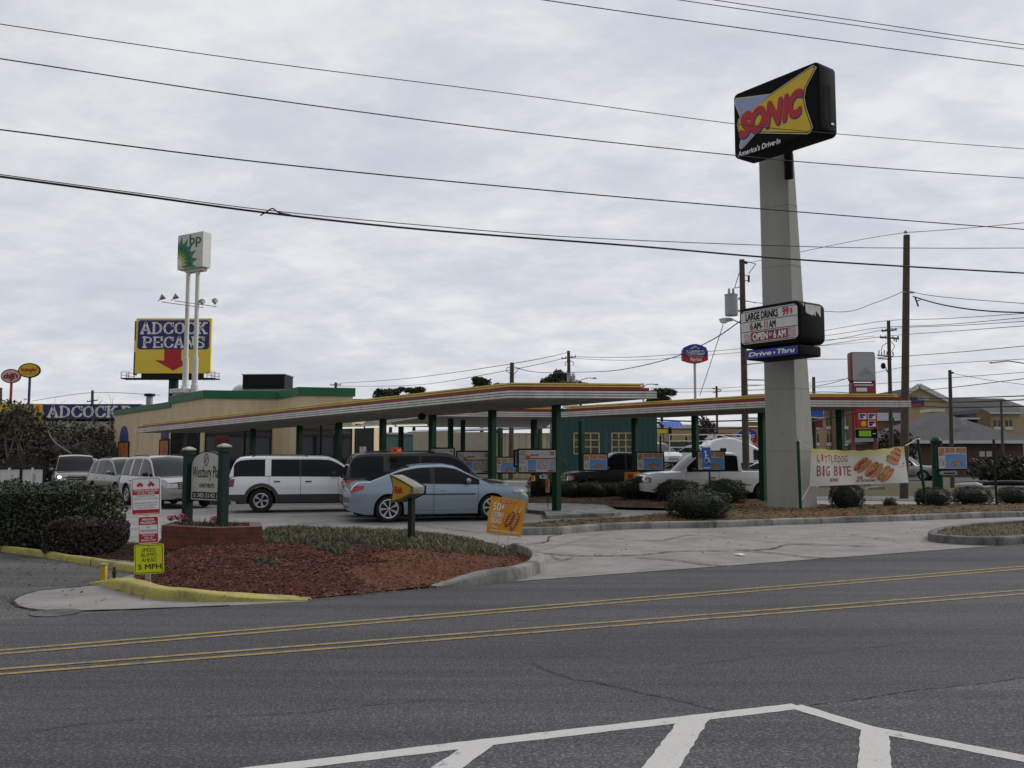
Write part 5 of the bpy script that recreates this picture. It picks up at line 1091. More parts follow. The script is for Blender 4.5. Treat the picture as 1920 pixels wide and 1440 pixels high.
for a in ((.925, .90, .27, -.5, M_CHILI), (.895, .79, .42, -.45, M_CHILI), (.855, .665, .52, -.42, M_RELISH), (.535, .575, .62, .78, M_SAUS), (.65, .42, .62, .95, M_RELISH), (.765, .285, .64, .80, M_CHILI)): dog(mb, *a, fy)
mb.build('hot_dog_picture', t)
mb = MB(bwarp); mb.box(.06, .42, -.0125, -.012, .60, .612, mat('banner_pale_print', (.50, .42, .40), .5)); mb.build('printed_rule', t); mb = MB(bwarp); FT(mb, 'ALL BEEF', .91, .985, .44, .47, 0, 0, M_PINK); mb.build('small_lettering', t); mb = MB(bwarp); mb.box(.965, .98, -.013, -.012, .51, .55, M_HR); mb.build('red_tag', t)
for a, b, l_ in ((P(1497, 827, Yl), cTL, 'white cord from the pylon side post to the upper banner corner'), (P(1500, 942, Yl), cBL, 'white cord from the pylon side post to the lower banner corner'), (P(1719, 822, Yr), cTR, 'white cord from the leaning post to the upper banner corner')):
    mb = MB(); a = Vector(a); d = Vector(b) - a; mb.tube([(0, 0, 0), d * .5 - Vector((0, 0, .02)), d], .013, M_OFFW, 6); mb.build('cord', t, loc=a - base)
# --- disabled parking sign
Y = 27.2; p = Vector((cx_(1329, Y), Y, 0)); k = Y / F; t = thing('disabled_parking_sign', 'blue wheelchair parking sign on a thin green post among the shrubs', 'parking sign', p); Z_ = lambda py: ZZ(py, Y)
mb = MB(); mb.tube([(0, .03, .0), (0, .03, Z_(845))], .028, M_POST, 8); mb.build('post', t)
M_HB = mat('wheelchair_blue', (.02, .11, .42), .4); mb = MB(); sw = .135; mb.prism(rrect(-sw, sw, Z_(880), Z_(839), .02), -.003, .003, M_HB); pn = mb.build('plate', t); pn.rotation_euler = (0, math.radians(-3), 0)
mb = MB(); cz = Z_(858.5)
def stroke(mb, pts, wd_, y, m):
    for a, b in zip(pts, pts[1:]):
        a, b = Vector(a), Vector(b); d = (b - a).normalized(); nn = Vector((-d.y, d.x)) * wd_ / 2; e_ = d * wd_ * .3; mb.flat([tuple(a - e_ - nn), tuple(b + e_ - nn), tuple(b + e_ + nn), tuple(a - e_ + nn)], y, m)
mb.flat(ell(-.02, cz + .19, .032, .032, 14), -.006, M_SWHT); stroke(mb, [(-.02, cz + .14), (-.015, cz + .0), (.06, cz - .01), (.085, cz - .12), (.11, cz - .115)], .03, -.006, M_SWHT); stroke(mb, [(-.018, cz + .08), (.05, cz + .08)], .025, -.0065, M_SWHT)
stroke(mb, [(.07 * math.cos(math.radians(a)) - .01, cz - .07 + .075 * math.sin(math.radians(a))) for a in range(110, 345, 20)], .022, -.007, M_SWHT); mb.text('PARKING', -.1, .1, Z_(878.5), Z_(875.5), -.006, M_SWHT, 0, .02); mb.build('wheelchair_symbol', pn)
# ================================================================ menu boards
M_MW = mat('menu_white', (.60, .58, .56), .35, var=.1, scale=8); M_MB = mat('menu_blue', (.12, .28, .55), .35, var=.2, scale=4); M_MP = mat('menu_lilac', (.34, .32, .52), .35, var=.15, scale=4); M_MR = mat('menu_red', (.40, .04, .04), .35); M_MF = mat('menu_food', (.40, .20, .09), .4, var=.8, scale=16); M_MG = mat('menu_grid', (.42, .40, .40), .4, var=.9, scale=26)
def menu(px0, px1, pt, pb, Y, label, kind, name='menu_board', thick=.12):
    p = P((px0 + px1) / 2, (pt + pb) / 2, Y); t = thing(name, label, 'menu board', p, rotz=.08, group='menu boards at the stalls'); k = Y / F; w, h = (px1 - px0) * k, (pb - pt) * k
    mb = MB(); mb.prism(rrect(-w / 2, w / 2, -h / 2, h / 2, .04, 3), 0, thick, M_BLACK); mb.build('housing', t, bevel=.01)
    U = lambda f_: -w / 2 + .05 + (w - .1) * f_; V = lambda f_: -h / 2 + .05 + (h - .1) * f_
    mb = MB(); mb.box(U(0), U(1), -.008, 0, V(0), V(1), M_MW); f = mb.build('backlit_panel', t)
    def blk(nm, u0, u1, v0, v1, m, y=-.012): q = MB(); q.box(U(u0), U(u1), y, -.008, V(v0), V(v1), m); q.build(nm, f)
    if kind == 'menu':
        blk('photo_strip', .01, .20, .36, .98, M_MG); blk('photo_strip', .01, .20, .02, .27, M_MG); blk('offer_picture', .24, .60, .68, .96, M_MW, -.011); blk('offer_picture', .64, .98, .68, .96, M_MW, -.011)
        blk('food_picture', .30, .54, .72, .82, M_MF, -.014); blk('food_picture', .84, .96, .76, .93, M_MF, -.014); blk('red_bar', .22, 1., .58, .64, M_MR); blk('blue_panel', .24, .46, .12, .55, M_MB); blk('lilac_panel', .84, .99, .10, .55, M_MP); blk('item_grid', .48, .83, .12, .56, M_MG); blk('red_bar', .24, .46, .02, .10, M_MR); blk('red_bar', .78, .98, .02, .09, M_MR)
        q = MB(); q.flat(ell(U(.24), V(.66), .07, .07, 14), -.016, mat('menu_orange', (.60, .10, .02), .4)); q.build('offer_roundel', f)
    else:
        blk('food_picture', .02, .21, .58, .96, M_MF); blk('food_picture', .02, .21, .12, .50, M_MG); blk('food_picture', .24, .60, .72, .97, M_MF); blk('food_picture', .63, .98, .72, .97, M_MF); blk('blue_panel', .24, .98, .03, .68, M_MB)
        q = MB(); q.flat(ell(U(.60), V(.25), (w - .1) * .2, (h - .1) * .13, 18), -.016, M_MF); q.build('burger_picture', f)
    return t
menu(970, 1045, 841, 888, 27.3, 'bright framed menu board hung on the front green canopy post', 'menu')
menu(855, 921, 845, 889, 29.9, 'framed menu board with an item grid above the blue sedan bonnet', 'menu')
menu(806, 853, 839, 873, 32.0, 'menu board half hidden by the roof of the blue sedan', 'menu')
menu(929, 969, 856, 888, 32.6, 'dim blue menu board between two bright menu boards', 'ad')
t = menu(963, 975, 843, 876, 27.6, 'narrow side panel mounted beside the bright menu board', 'ad')
menu(1092, 1141, 850, 883, 34.0, 'blue burger menu board in front of the black pickup cab', 'ad')
menu(1192, 1246, 847, 883, 34.2, 'blue burger menu board above the orange card and pickup nose', 'ad')
menu(1306, 1361, 845, 883, 31.6, 'blue burger menu board behind the wheelchair sign', 'ad')
menu(1756, 1816, 836, 881, 32.0, 'drive through menu board on the thick green post by the verge', 'ad')
p = Vector((cx_(1754, 32.3), 32.3, .05)); t = thing('menu_board_post', 'thick round green post carrying the drive through menu board', 'post', p); mb = MB(); mb.tube([(0, 0, 0), (0, 0, ZZ(833, 32.3))], .18, M_POST, 16); mb.build('pole', t, smooth=40); mb = MB(); mb.lathe([(.19, ZZ(835, 32.3)), (.21, ZZ(829, 32.3)), (.12, ZZ(823, 32.3)), (0, ZZ(822, 32.3))], M_POST, 16); mb.build('cap', t, smooth=40)
for px, py, w_, h_, Y, m, nm, l_ in ((1000, 897, .12, .17, 27.2, M_ORANGE, 'notice_card', 'small yellow notice card below the bright menu board'), (1019, 894, .23, .10, 27.2, M_OFFW, 'speaker_panel', 'grey speaker and card panel below the bright menu board'), (1027, 911, .13, .42, 29.0, mat('tan_card', (.42, .24, .08), .6), 'notice_card', 'tall tan notice card beside the front green post'), (1186, 894, .62, .36, 36, M_ORANGE, 'notice_card', 'orange sale card beside the bonnet of the white pickup'), (743, 845, .30, .17, 25.6, mat('neon_orange', (.85, .12, .02), .5), 'notice_card', 'neon orange card above the roof of the dark wagon')):
    p = P(px, py, Y); t = thing(nm, l_, 'notice', p); mb = MB(); mb.box(-w_ / 2, w_ / 2, 0, .02, -h_ / 2, h_ / 2, m); pn = mb.build('card', t, bevel=.004)
    mb = MB(); mb.box(-w_ * .3, w_ * .05, -.003, 0, -h_ * .2, h_ * .3, M_DARK if nm == 'speaker_panel' else M_MR); mb.box(w_ * .12, w_ * .42, -.003, 0, -h_ * .1, h_ * .2, M_DARK if nm == 'speaker_panel' else M_CREAM); mb.build('print', pn)
    if nm == 'notice_card' and px != 743: mb = MB(); mb.tube([(0, .03, -h_ / 2), (0, .03, .0 - p.z if px != 1000 else -h_ / 2 - .05)], .012, M_DARK, 6); mb.build('stake', t)

Y = 29.6; p = Vector((cx_(1862, Y), Y, .1)); t = thing('banner_post', 'thin bare stake standing between the two shrubs beyond the menu board', 'banner post', (p.x, p.y, 0), group='banner posts'); mb = MB(); mb.tube([(0, 0, .05), (-.01, 0, ZZ(824, Y))], .04, M_DGREEN, 8); mb.build('pole', t, smooth=40)
p = P(1780, 887, 31.9); t = thing('order_speaker', 'small grey order speaker box under the drive through menu board', 'speaker', p); mb = MB(); mb.box(-.28, .28, 0, .14, -.06, .06, M_GREY); mb.build('box', t, bevel=.015); mb = MB(); mb.box(-.2, .2, -.006, 0, -.03, .02, M_DARK); mb.build('grille', t)
# ================================================================ vehicles
def paint(name, col, metal=.55, rough=.32): return mat(name, col, rough, metal=metal, var=.03, scale=1.5, coat=.7)
M_TYRE = mat('tyre_rubber', (.014, .014, .015), .85, var=.2, scale=9); M_RIM = mat('alloy_rim', (.50, .50, .51), .3, metal=.85, var=.08); M_RIMD = mat('brake_dark', (.02, .02, .022), .7, var=.2)
M_LENS = mat('headlight_lens', (.42, .43, .45), .12, metal=.4, var=.35, scale=9, coat=.8); M_TAIL = mat('taillight_red', (.42, .012, .018), .15, var=.25, scale=7, coat=.8); M_TAILD = mat('taillight_dark', (.14, .008, .01), .15, var=.2, coat=.8); M_AMBER = mat('amber_lens', (.55, .14, .02), .2, coat=.6)
M_TRIM = mat('car_trim_black', (.016, .016, .017), .5, var=.1); M_CHROME = mat('car_chrome', (.62, .62, .63), .16, metal=1., var=.04); M_CGLASS = mat('car_glass', (.010, .011, .012), .05, var=0, spec=.2); M_CLAD = mat('grey_cladding', (.050, .052, .056), .6, var=.08); M_PLATE = mat('licence_plate', (.45, .45, .45), .5)
def pch(pts):
    xs = np.array([p[0] for p in pts], float); ys = np.array([p[1] for p in pts], float)
    h = np.diff(xs); d = np.diff(ys) / h; m = np.zeros(len(xs)); m[0], m[-1] = d[0], d[-1]
    for i in range(1, len(xs) - 1):
        if d[i - 1] * d[i] > 0: w1, w2 = 2 * h[i] + h[i - 1], h[i] + 2 * h[i - 1]; m[i] = (w1 + w2) / (w1 / d[i - 1] + w2 / d[i])
    def f(x):
        x = min(max(x, xs[0]), xs[-1]); i = min(max(int(np.searchsorted(xs, x)) - 1, 0), len(h) - 1); t = (x - xs[i]) / h[i]
        return float(ys[i] * (1 + 2 * t) * (1 - t) ** 2 + h[i] * m[i] * t * (1 - t) ** 2 + ys[i + 1] * t * t * (3 - 2 * t) + h[i] * m[i + 1] * t * t * (t - 1))
    return f
WHEELS = {}
def wheel_mesh(r, spokes, w=.22, rimf=.66):
    k = (round(r, 3), spokes)
    if k in WHEELS: return WHEELS[k]
    q = r * rimf; mb = MB(); mb.lathe([(q, -w / 2 + .01), (q + .02, -w / 2), (r - .05, -w / 2 + .002), (r - .012, -w / 2 + .03), (r, -w / 2 + .06), (r, w / 2 - .06), (r - .012, w / 2 - .03), (r - .05, w / 2), (q, w / 2 - .01)], M_TYRE, 36, axis='y')
    ty = mb.build('wheel', smooth=50); mb = MB()
    mb.lathe([(0, -w / 2 + .075), (q, -w / 2 + .09)], M_RIMD, 30, axis='y')
    mb.lathe([(q + .004, -w / 2 + .09), (q + .006, -w / 2 + .006), (q - .012, -w / 2 - .004), (q - .03, -w / 2 + .012), (q - .03, -w / 2 + .06)], M_RIM, 36, axis='y')
    for i in range(spokes):
        a = 2 * math.pi * i / spokes; c, s_ = math.cos(a), math.sin(a); t = 2 * math.pi / spokes
        def pt(rad, ang, y): return (rad * math.cos(a + ang), -w / 2 + y, rad * math.sin(a + ang))
        g = .22 * t; g2 = .17 * t
        v = [pt(q * .16, -g * 1.3, .022), pt(q * .16, g * 1.3, .022), pt(q * .6, g2, .012), pt(q * .97, g * .85, .014), pt(q * .97, -g * .85, .014), pt(q * .6, -g2, .012)]
        b = [(x, y + .05, z) for x, y, z in v]; mb.add(v + b, [(0, 1, 2, 5), (5, 2, 3, 4)] + [(j, (j + 1) % 6, 6 + (j + 1) % 6, 6 + j) for j in range(6)], M_RIM)
    mb.lathe([(0, -w / 2 + .008), (q * .16, -w / 2 + .012), (q * .2, -w / 2 + .03), (q * .2, -w / 2 + .08)], M_RIM, 16, axis='y')
    rm = mb.build('rim', smooth=35); WHEELS[k] = (ty.data, rm.data); bpy.data.objects.remove(ty); bpy.data.objects.remove(rm); return WHEELS[k]

def car(name, label, cat, sp, pos, head, group=None, z=0., tilt=0.):
    """sp: measures from the rear bumper, x forward"""
    t = thing(name, label, cat, (pos[0], pos[1], z), rot=(0, tilt, math.radians(head)), group=group)
    L, W = sp['L'], sp['W']; top = pch(sp['top']); roof = pch(sp['roof']); rx0, rx1 = sp['roof'][0][0], sp['roof'][-1][0]
    sill, belt = sp['sill'], sp['belt']; P_ = sp['paint']; lo = sp.get('lower') or P_; wr, ar = sp['wr'], sp.get('ar', sp['wr'] + .055); axl = sp['ax']
    fine = sp.get('fine', 1)
    xs = set(np.linspace(0, L, 46 if fine else 22)); 
    for a in axl:
        for i in range(15): xs.add(a + ar * math.cos(math.pi * i / 14) * .9999)
        xs |= {a - ar - .004, a + ar + .004}
    seams = [s for d in sp.get('doors', []) for s in d]
    for s in seams: xs |= {s - .006, s + .006}
    for i in range(8): xs |= {.5 * (1 - math.cos(math.pi / 2 * i / 7)), L - .7 * (1 - math.cos(math.pi / 2 * i / 7))}
    xs |= {p[0] for p in sp['top']}
    xs = sorted(x for x in xs if 0 <= x <= L); xs = [x for i, x in enumerate(xs) if i == 0 or x - xs[i - 1] > .0025]
    fr, rr_ = sp.get('ftaper', .17), sp.get('rtaper', .09)
    def hw(x):
        a = max(0, 1 - x / .5); b = max(0, 1 - (L - x) / .85); return W * (1 - rr_ * a ** 2.2 - fr * b ** 2.2)
    def yside(x, z):
        n = max(0, min(1.2, (z - sill) / (belt - sill))); f_ = 1 - .055 * (1 - n / .55) ** 2 if n < .55 else 1 - .05 * ((n - .55) / .45) ** 2
        crease = .012 * math.exp(-((n - .74) / .06) ** 2); return hw(x) * f_ + crease
    def zbot(x):
        z = sill + .10 * max(0, 1 - x / .4) + .05 * max(0, 1 - (L - x) / .4)
        for a in axl:
            d = abs(x - a)
            if d < ar: z = max(z, wr + math.sqrt(ar * ar - d * d))
        return z
    fb, rb_ = sp.get('fbulge', .16), sp.get('rbulge', .07)
    def xsh(x, z):
        n = (z - .52) / .42; f_ = max(0, 1 - (L - x) / .8) ** 1.5; r_ = max(0, 1 - x / .6) ** 1.5
        return x - fb * f_ * n * n + rb_ * r_ * n * n - L / 2
    zr = sp.get('zrows', [sill, .36, .44, .52, .62, .72, .80, .88, .96, 1.04]); crown = sp.get('crown', .045)
    defs = {}
    def bucket(k): return defs.setdefault(k, MB())
    secs = []
    for x in xs:
        zb, zt = zbot(x), top(x); col = []
        for z in zr[:-1] + [None]:
            zq = zt if z is None else min(max(z, zb), zt - .001 if z < zt else zt); col.append((xsh(x, zq), yside(x, zq), zq))
        ye, ze = col[-1][1], col[-1][2]
        dk = [(xsh(x, ze) - .0, ye * f_, ze + crown * (1 - f_ * f_) + .012 * (f_ < .99)) for f_ in (.955, .82, .55, .25, 0)]
        if L - x < .9 and not sp.get('flatnose'): dk = [(p[0] + .05 * (1 - (p[1] / ye) ** 2) * max(0, 1 - (L - x) / .9), p[1], p[2]) for p in dk]
        ring = [(p[0], -p[1], p[2]) for p in col] + [(p[0], -p[1], p[2]) for p in dk] + [(p[0], p[1], p[2]) for p in dk[-2::-1]] + [(p[0], p[1], p[2]) for p in col[::-1]]
        secs.append(ring)
    nr = len(zr); n = len(secs[0])
    def doorof(x):
        for i, (a, b) in enumerate(sp.get('doors', [])):
            if a < x < b: return i
    for i in range(len(xs) - 1):
        xm = (xs[i] + xs[i + 1]) / 2; seam = any(abs(xm - s) < .0065 for s in seams)
        for j in range(n - 1):
            q = [secs[i][j], secs[i + 1][j], secs[i + 1][j + 1], secs[i][j + 1]]; side = j < nr - 1 or j >= n - nr
            jj = j if j < nr - 1 else n - 2 - j; zc = sum(p[2] for p in q) / 4
            arch = any(abs(xm - a) < ar + .0 for a in axl)
            if side and abs(q[0][2] - q[3][2]) + abs(q[1][2] - q[2][2]) < .002: continue
            m = P_
            if side and zr[jj] < sp.get('lowz', 0) - .01: m = lo
            if not side and sp.get('bedx') and sp['bedx'][0] < xm < sp['bedx'][1] and nr + 0 < j < n - nr - 1: m = M_DARK
            d = doorof(xm)
            if side and seam and zc > sill + .05: bucket('body').add(q, [(0, 1, 2, 3)], M_DARK)
            elif side and d is not None and zr[jj] >= sill + .03: bucket(('door', d, j < nr)).add(q, [(0, 1, 2, 3)], m)
            else: bucket('body').add(q, [(0, 1, 2, 3)], m)
        for s_ in (0, n - 1):    # dark wheel well lining and underside
            a, b = secs[i][s_], secs[i + 1][s_]; k = -1 if s_ == 0 else 1; y1 = max(.3, W - .34); bucket('body').add([a, b, (b[0], k * y1, b[2] + .001), (a[0], k * y1, a[2] + .001)], [(0, 1, 2, 3)], M_DARK)
    B = bucket('body')
    for ring, fr_ in ((secs[0], False), (secs[-1], True)):
        for j in range(nr - 1):
            q = [ring[j], ring[j + 1], ring[n - 2 - j], ring[n - 1 - j]]; m = lo if zr[j] < sp.get('lowz', 0) - .01 else P_
            B.add(q, [(0, 1, 2, 3)], m)
        B.add(ring[nr - 1:n - nr + 1], [tuple(range(n - 2 * nr + 2))], P_)
    B.box(-L / 2 + .25, L / 2 - .3, -(W - .33), W - .33, sill - .04, .62, M_DARK)
    # greenhouse
    gx = set(np.linspace(rx0, rx1, 40 if fine else 18)); 
    for a, b in sp['wins'] + sp.get('black', []) + [sp['ws'], sp['rw']]: gx |= {a, b}
    gx |= {rx0 + .004, rx1 - .004} | {p[0] for p in sp['roof']}
    gx = sorted(x for x in gx if rx0 <= x <= rx1); gx = [x for i, x in enumerate(gx) if i == 0 or x - gx[i - 1] > .003]
    us = [0, .05, .3, .6, .90, 1.]; fs = (.965, .90, .6, .3, 0); tum = sp.get('tumble', .30); H = max(p[1] for p in sp['roof']) - belt; gsec = []
    for x in gx:
        zt = top(x) - .004; zq = max(roof(x), zt + .0015); yb = yside(x, top(x)) * .985; h = zq - zt; col = []
        for u_ in us: col.append((x - L / 2, yb - tum * h * (u_ ** 1.25) , zt + h * u_))
        ye = col[-1][1]; ar_ = []
        bow = .16 * (1 - min(1, h / H)) if x > (rx0 + rx1) / 2 else -.10 * (1 - min(1, h / H)) * (0 if sp.get('flatback') else 1)
        for f_ in fs: ar_.append((x - L / 2 + bow * (1 - f_ * f_), ye * f_, zq + .05 * (1 - f_ * f_) * min(1, h / H + .1) + .012 * (f_ < .97)))
        gsec.append([(a, -b, c) for a, b, c in col] + [(a, -b, c) for a, b, c in ar_] + [(a, b, c) for a, b, c in ar_[-2::-1]] + [(a, b, c) for a, b, c in col[::-1]])
    gn = len(gsec[0]); nu = len(us)
    for i in range(len(gx) - 1):
        xm = (gx[i] + gx[i + 1]) / 2
        for j in range(gn - 1):
            q = [gsec[i][j], gsec[i + 1][j], gsec[i + 1][j + 1], gsec[i][j + 1]]; side = j < nu - 1 or j >= gn - nu; jj = j if j < nu - 1 else gn - 2 - j
            rf = sp.get('roofpaint', P_)
            if side:
                hgt = max(q[0][2], q[1][2], q[2][2], q[3][2]) - min(p[2] for p in q)
                if 1 <= jj < nu - 2:
                    wi = [k for k, (a, b) in enumerate(sp['wins']) if a < xm < b]
                    if wi: bucket(('window', wi[0], j < nu)).add(q, [(0, 1, 2, 3)], M_CGLASS); continue
                    if any(a < xm < b for a, b in sp.get('black', [])): B.add(q, [(0, 1, 2, 3)], M_TRIM); continue
                B.add(q, [(0, 1, 2, 3)], M_TRIM if jj == 0 else (rf if jj == nu - 2 else P_))
            else:
                k = min(abs(j - (nu - 1)), abs(gn - nu - 1 - j)); edge = k < 1
                if sp['ws'][0] < xm < sp['ws'][1] and not edge: bucket('windshield').add(q, [(0, 1, 2, 3)], M_CGLASS)
                elif sp['rw'][0] < xm < sp['rw'][1] and not edge: bucket('rear_window').add(q, [(0, 1, 2, 3)], M_CGLASS)
                else: B.add(q, [(0, 1, 2, 3)], rf)
    objs = {}
    for k, mb in defs.items():
        nm = k if isinstance(k, str) else k[0]; o = mb.build(nm, t, smooth=38, weld=True); objs[k] = o
    # wheels
    wy = sp.get('wheely', W - .135)
    for a in axl:
        for s_ in (-1, 1):
            ty, rm = wheel_mesh(wr, sp.get('spokes', 7), rimf=sp.get('rimf', .66)); o = bpy.data.objects.new('wheel', ty); COL.objects.link(o); o.parent = t; o.location = (a - L / 2, s_ * wy, wr)
            if s_ > 0: o.rotation_euler = (0, 0, math.pi)
            r = bpy.data.objects.new('rim', rm); COL.objects.link(r); r.parent = o; o.rotation_euler[1] = a * 1.3
        if sp.get('flare'):
            for s_ in (-1, 1):
                v = []; K = 19
                for i in range(K):
                    an = math.pi * (-.06 + 1.12 * i / (K - 1))
                    for rad, yo in ((ar - .012, -.02), (ar - .006, .025), (ar + .085, .022), (ar + .10, -.01)):
                        x, z = a + rad * math.cos(an), wr + rad * math.sin(an); v.append((x - L / 2, s_ * (yside(x, max(z, sill)) + yo), z))
                mb = MB(); mb.add(v, [(i * 4 + j, i * 4 + j + 1, i * 4 + 5 + j, i * 4 + 4 + j) for i in range(K - 1) for j in range(3)], lo); mb.build('wheel_arch_flare', t, smooth=40)
    # lamps
    def lamp(nm, front, z0, z1, sl, fw, m, s_, off=.012, zs=0.):
        pts = []
        for i in range(7):
            x = L - sl * (1 - i / 6) if front else sl * (1 - i / 6); f_ = i / 6; zz0 = z0 + zs * (1 - f_) * (z1 - z0); a = []
            for zq in np.linspace(zz0, min(z1, top(x) - .01), 4): zq = float(zq); a.append((xsh(x, zq) + (off if front else -off) * .6, s_ * (yside(x, zq) + off), zq))
            pts.append(a)
        for i in range(1, 5):
            a = []; x = L if front else 0
            for zq in np.linspace(z0, min(z1, top(x) - .01), 4): zq = float(zq); a.append((xsh(x, zq) + (off if front else -off), s_ * (yside(x, zq) + off - fw * i / 4), zq))
            pts.append(a)
        mb = MB(); k = len(pts); mb.add([p for a in pts for p in a], [(i * 4 + j, i * 4 + j + 1, i * 4 + 5 + j, i * 4 + 4 + j) for i in range(k - 1) for j in range(3)], m); return mb.build(nm, t, smooth=40)
    h = sp.get('head', (.62, .76, .45, .30)); tl_ = sp.get('tail', (.80, .98, .30, .22))
    for s_ in (-1, 1):
        o = lamp('headlight', True, *h, M_LENS, s_, zs=sp.get('hz', .35)); 
        if sp.get('amber'): q = lamp('turn_lamp', True, h[0] + .01, h[1] - .02, h[2] + .10, -.0, M_AMBER, s_, .008)
        lamp('taillight', False, *tl_, sp.get('tailm', M_TAIL), s_, zs=sp.get('tz', .15))
    # front and rear details
    def fx(z): return xsh(L, z) + .004
    g0, g1, gw = sp.get('grille', (.56, .74, .55)); mb = MB(); hwf = W * gw; x = fx((g0 + g1) / 2)
    mb.box(x - .05, x + .012, -hwf, hwf, g0, g1, M_TRIM); gr = mb.build('grille', t, bevel=.01); mb = MB()
    for i in range(sp.get('bars', 3)): z = g0 + (g1 - g0) * (i + .5) / sp.get('bars', 3); mb.box(x, x + .022, -hwf * .97, hwf * .97, z - .011, z + .011, M_CHROME)
    if sp.get('cross'): mb.box(x, x + .026, -.03, .03, g0, g1, M_CHROME)
    mb.build('grille_bar', gr)
    mb = MB(); z = sp.get('intake', (.24, .36)); x = fx(.3); mb.box(x - .08, x + .006, -W * .6, W * .6, z[0], z[1], M_TRIM); mb.build('lower_intake', t, bevel=.01)
    mb = MB(); x = -fx(.5) if False else xsh(0, .6); mb.box(x - .012, x + .02, -.16, .16, sp.get('platez', .62), sp.get('platez', .62) + .12, M_PLATE); mb.build('licence_plate', t)
    if fine:
        for s_ in (-1, 1):
            xm = sp['mirror']; z = top(xm) + .10; y = s_ * (yside(xm, top(xm)) + .10); mb = MB(); mb.ball((xm - L / 2, y, z), (.075, .11, .075), sp.get('mirrorm', P_), n=12); mb.beam((xm - L / 2, y - s_ * .13, z - .07), (xm - L / 2, y, z - .03), .05, .04, M_TRIM); mb.build('wing_mirror', t, smooth=60)
            for i, (a, b) in enumerate(sp.get('doors', [])):
                z = sp.get('handlez', belt - .14); xh = a + .16; y = s_ * (yside(xh, z) + .012); mb = MB(); mb.box(xh - .02 - L / 2, xh + .17 - L / 2, y - .014, y + .014, z - .017, z + .017, sp.get('handlem', P_)); dr = objs.get(('door', i, s_ < 0)); mb.build('door_handle', dr or t, bevel=.008)
            if sp.get('rails'):
                a, b = sp['rails']; yr = yside(2, top(2)) * .985 - tum * (roof((a + b) / 2) - top(2)) - .10; mb = MB(); mb.tube([(a - L / 2, s_ * yr, roof(a) + .02), (a + .12 - L / 2, s_ * yr, roof(a) + .075), (b - .12 - L / 2, s_ * yr, roof(b) + .075), (b - L / 2, s_ * yr, roof(b) + .02)], .02, M_TRIM, 8); mb.build('roof_rail', t, smooth=60)
            for z0, sm_ in ((sp.get('strip'), sp.get('stripm', M_CHROME)), (sp.get('strip2'), M_TRIM)):
                if not z0: continue
                mb = MB(); xs_ = np.linspace(axl[0] + ar + .08, axl[1] - ar - .08, 12); mb.add([(x - L / 2, s_ * (yside(x, z0 + d) + .012), z0 + d) for x in xs_ for d in (0, .03)], [(2 * i, 2 * i + 2, 2 * i + 3, 2 * i + 1) for i in range(11)], sm_); mb.build('side_moulding', t)
    for x_, y_, z_, w__, h__, m_, nm in sp.get('extra', []): mb = MB(); mb.box(x_ - L / 2 - .01, x_ - L / 2 + .02, y_ - w__, y_ + w__, z_, z_ + h__, m_); mb.build(nm, t, bevel=.004)
    return t
SEDAN = dict(L=4.87, W=.92, sill=.20, belt=.98, ax=(1.02, 3.79), wr=.345, ar=.395, ftaper=.24, fbulge=.14, top=[(0, .80), (.06, .93), (.22, 1.02), (.8, 1.035), (1.6, .995), (2.6, .97), (3.45, .955), (4.0, .93), (4.45, .87), (4.74, .77), (4.87, .62)],
  roof=[(.50, 1.03), (.95, 1.20), (1.45, 1.375), (1.9, 1.455), (2.4, 1.475), (2.75, 1.435), (3.15, 1.25), (3.78, .945)], wins=[(1.12, 2.12), (2.24, 3.45)], black=[(2.12, 2.24)], ws=(2.85, 3.76), rw=(.55, 1.6), doors=[(1.35, 2.20), (2.20, 3.40)], tumble=.36,
  head=(.63, .80, .48, .36), tail=(.76, .95, .36, .30), hz=.6, tz=.5, grille=(.50, .62, .38), bars=3, intake=(.22, .36), mirror=3.12, spokes=7, rimf=.72, handlem=None, handlez=.83, strip=.33, crown=.04)
SUVX = dict(L=4.9, W=.935, sill=.30, belt=1.06, ax=(1.0, 3.88), wr=.37, ar=.44, ftaper=.14, rtaper=.06, rbulge=.05, fbulge=.09, top=[(0, .98), (.03, 1.07), (.4, 1.10), (2.0, 1.09), (3.62, 1.07), (4.2, 1.03), (4.72, .96), (4.9, .80)],
  roof=[(.03, 1.08), (.10, 1.33), (.23, 1.66), (.36, 1.745), (.8, 1.79), (2.6, 1.795), (3.0, 1.775), (3.2, 1.70), (3.92, 1.065)], wins=[(.17, 1.10), (1.28, 2.13), (2.19, 3.60)], black=[(2.13, 2.19)], ws=(3.14, 3.90), rw=(.05, .23), doors=[(1.22, 2.17), (2.17, 3.32)], tumble=.26, flatback=1,
  head=(.72, .94, .30, .36), tail=(.80, 1.03, .17, .17), tz=0, hz=0, grille=(.66, .92, .40), bars=3, intake=(.36, .48), mirror=3.18, spokes=5, rimf=.60, handlez=.95, lowz=.56, flare=1, rails=(.7, 2.4), zrows=[.30, .40, .48, .56, .66, .76, .85, .93, 1.0, 1.1], platez=.78)
DURA = dict(SUVX, L=4.8, belt=1.02, top=[(0, .96), (.03, 1.05), (.4, 1.06), (2.0, 1.04), (3.5, 1.02), (4.1, 1.0), (4.6, .95), (4.8, .84)], roof=[(.03, 1.06), (.15, 1.32), (.34, 1.60), (.55, 1.68), (1.3, 1.72), (2.3, 1.71), (2.65, 1.66), (3.65, 1.02)], wins=[(.22, 1.12), (1.26, 2.08), (2.16, 3.42)], black=[], ws=(2.62, 3.63), rw=(.05, .33), doors=[(1.2, 2.12), (2.12, 3.25)], head=(.68, .88, .34, .34), grille=(.62, .86, .50), bars=4, cross=1, lowz=0, flare=0, sill=.27, mirror=3.1, handlez=.88, rails=(.8, 2.3), spokes=5, intake=(.30, .42))
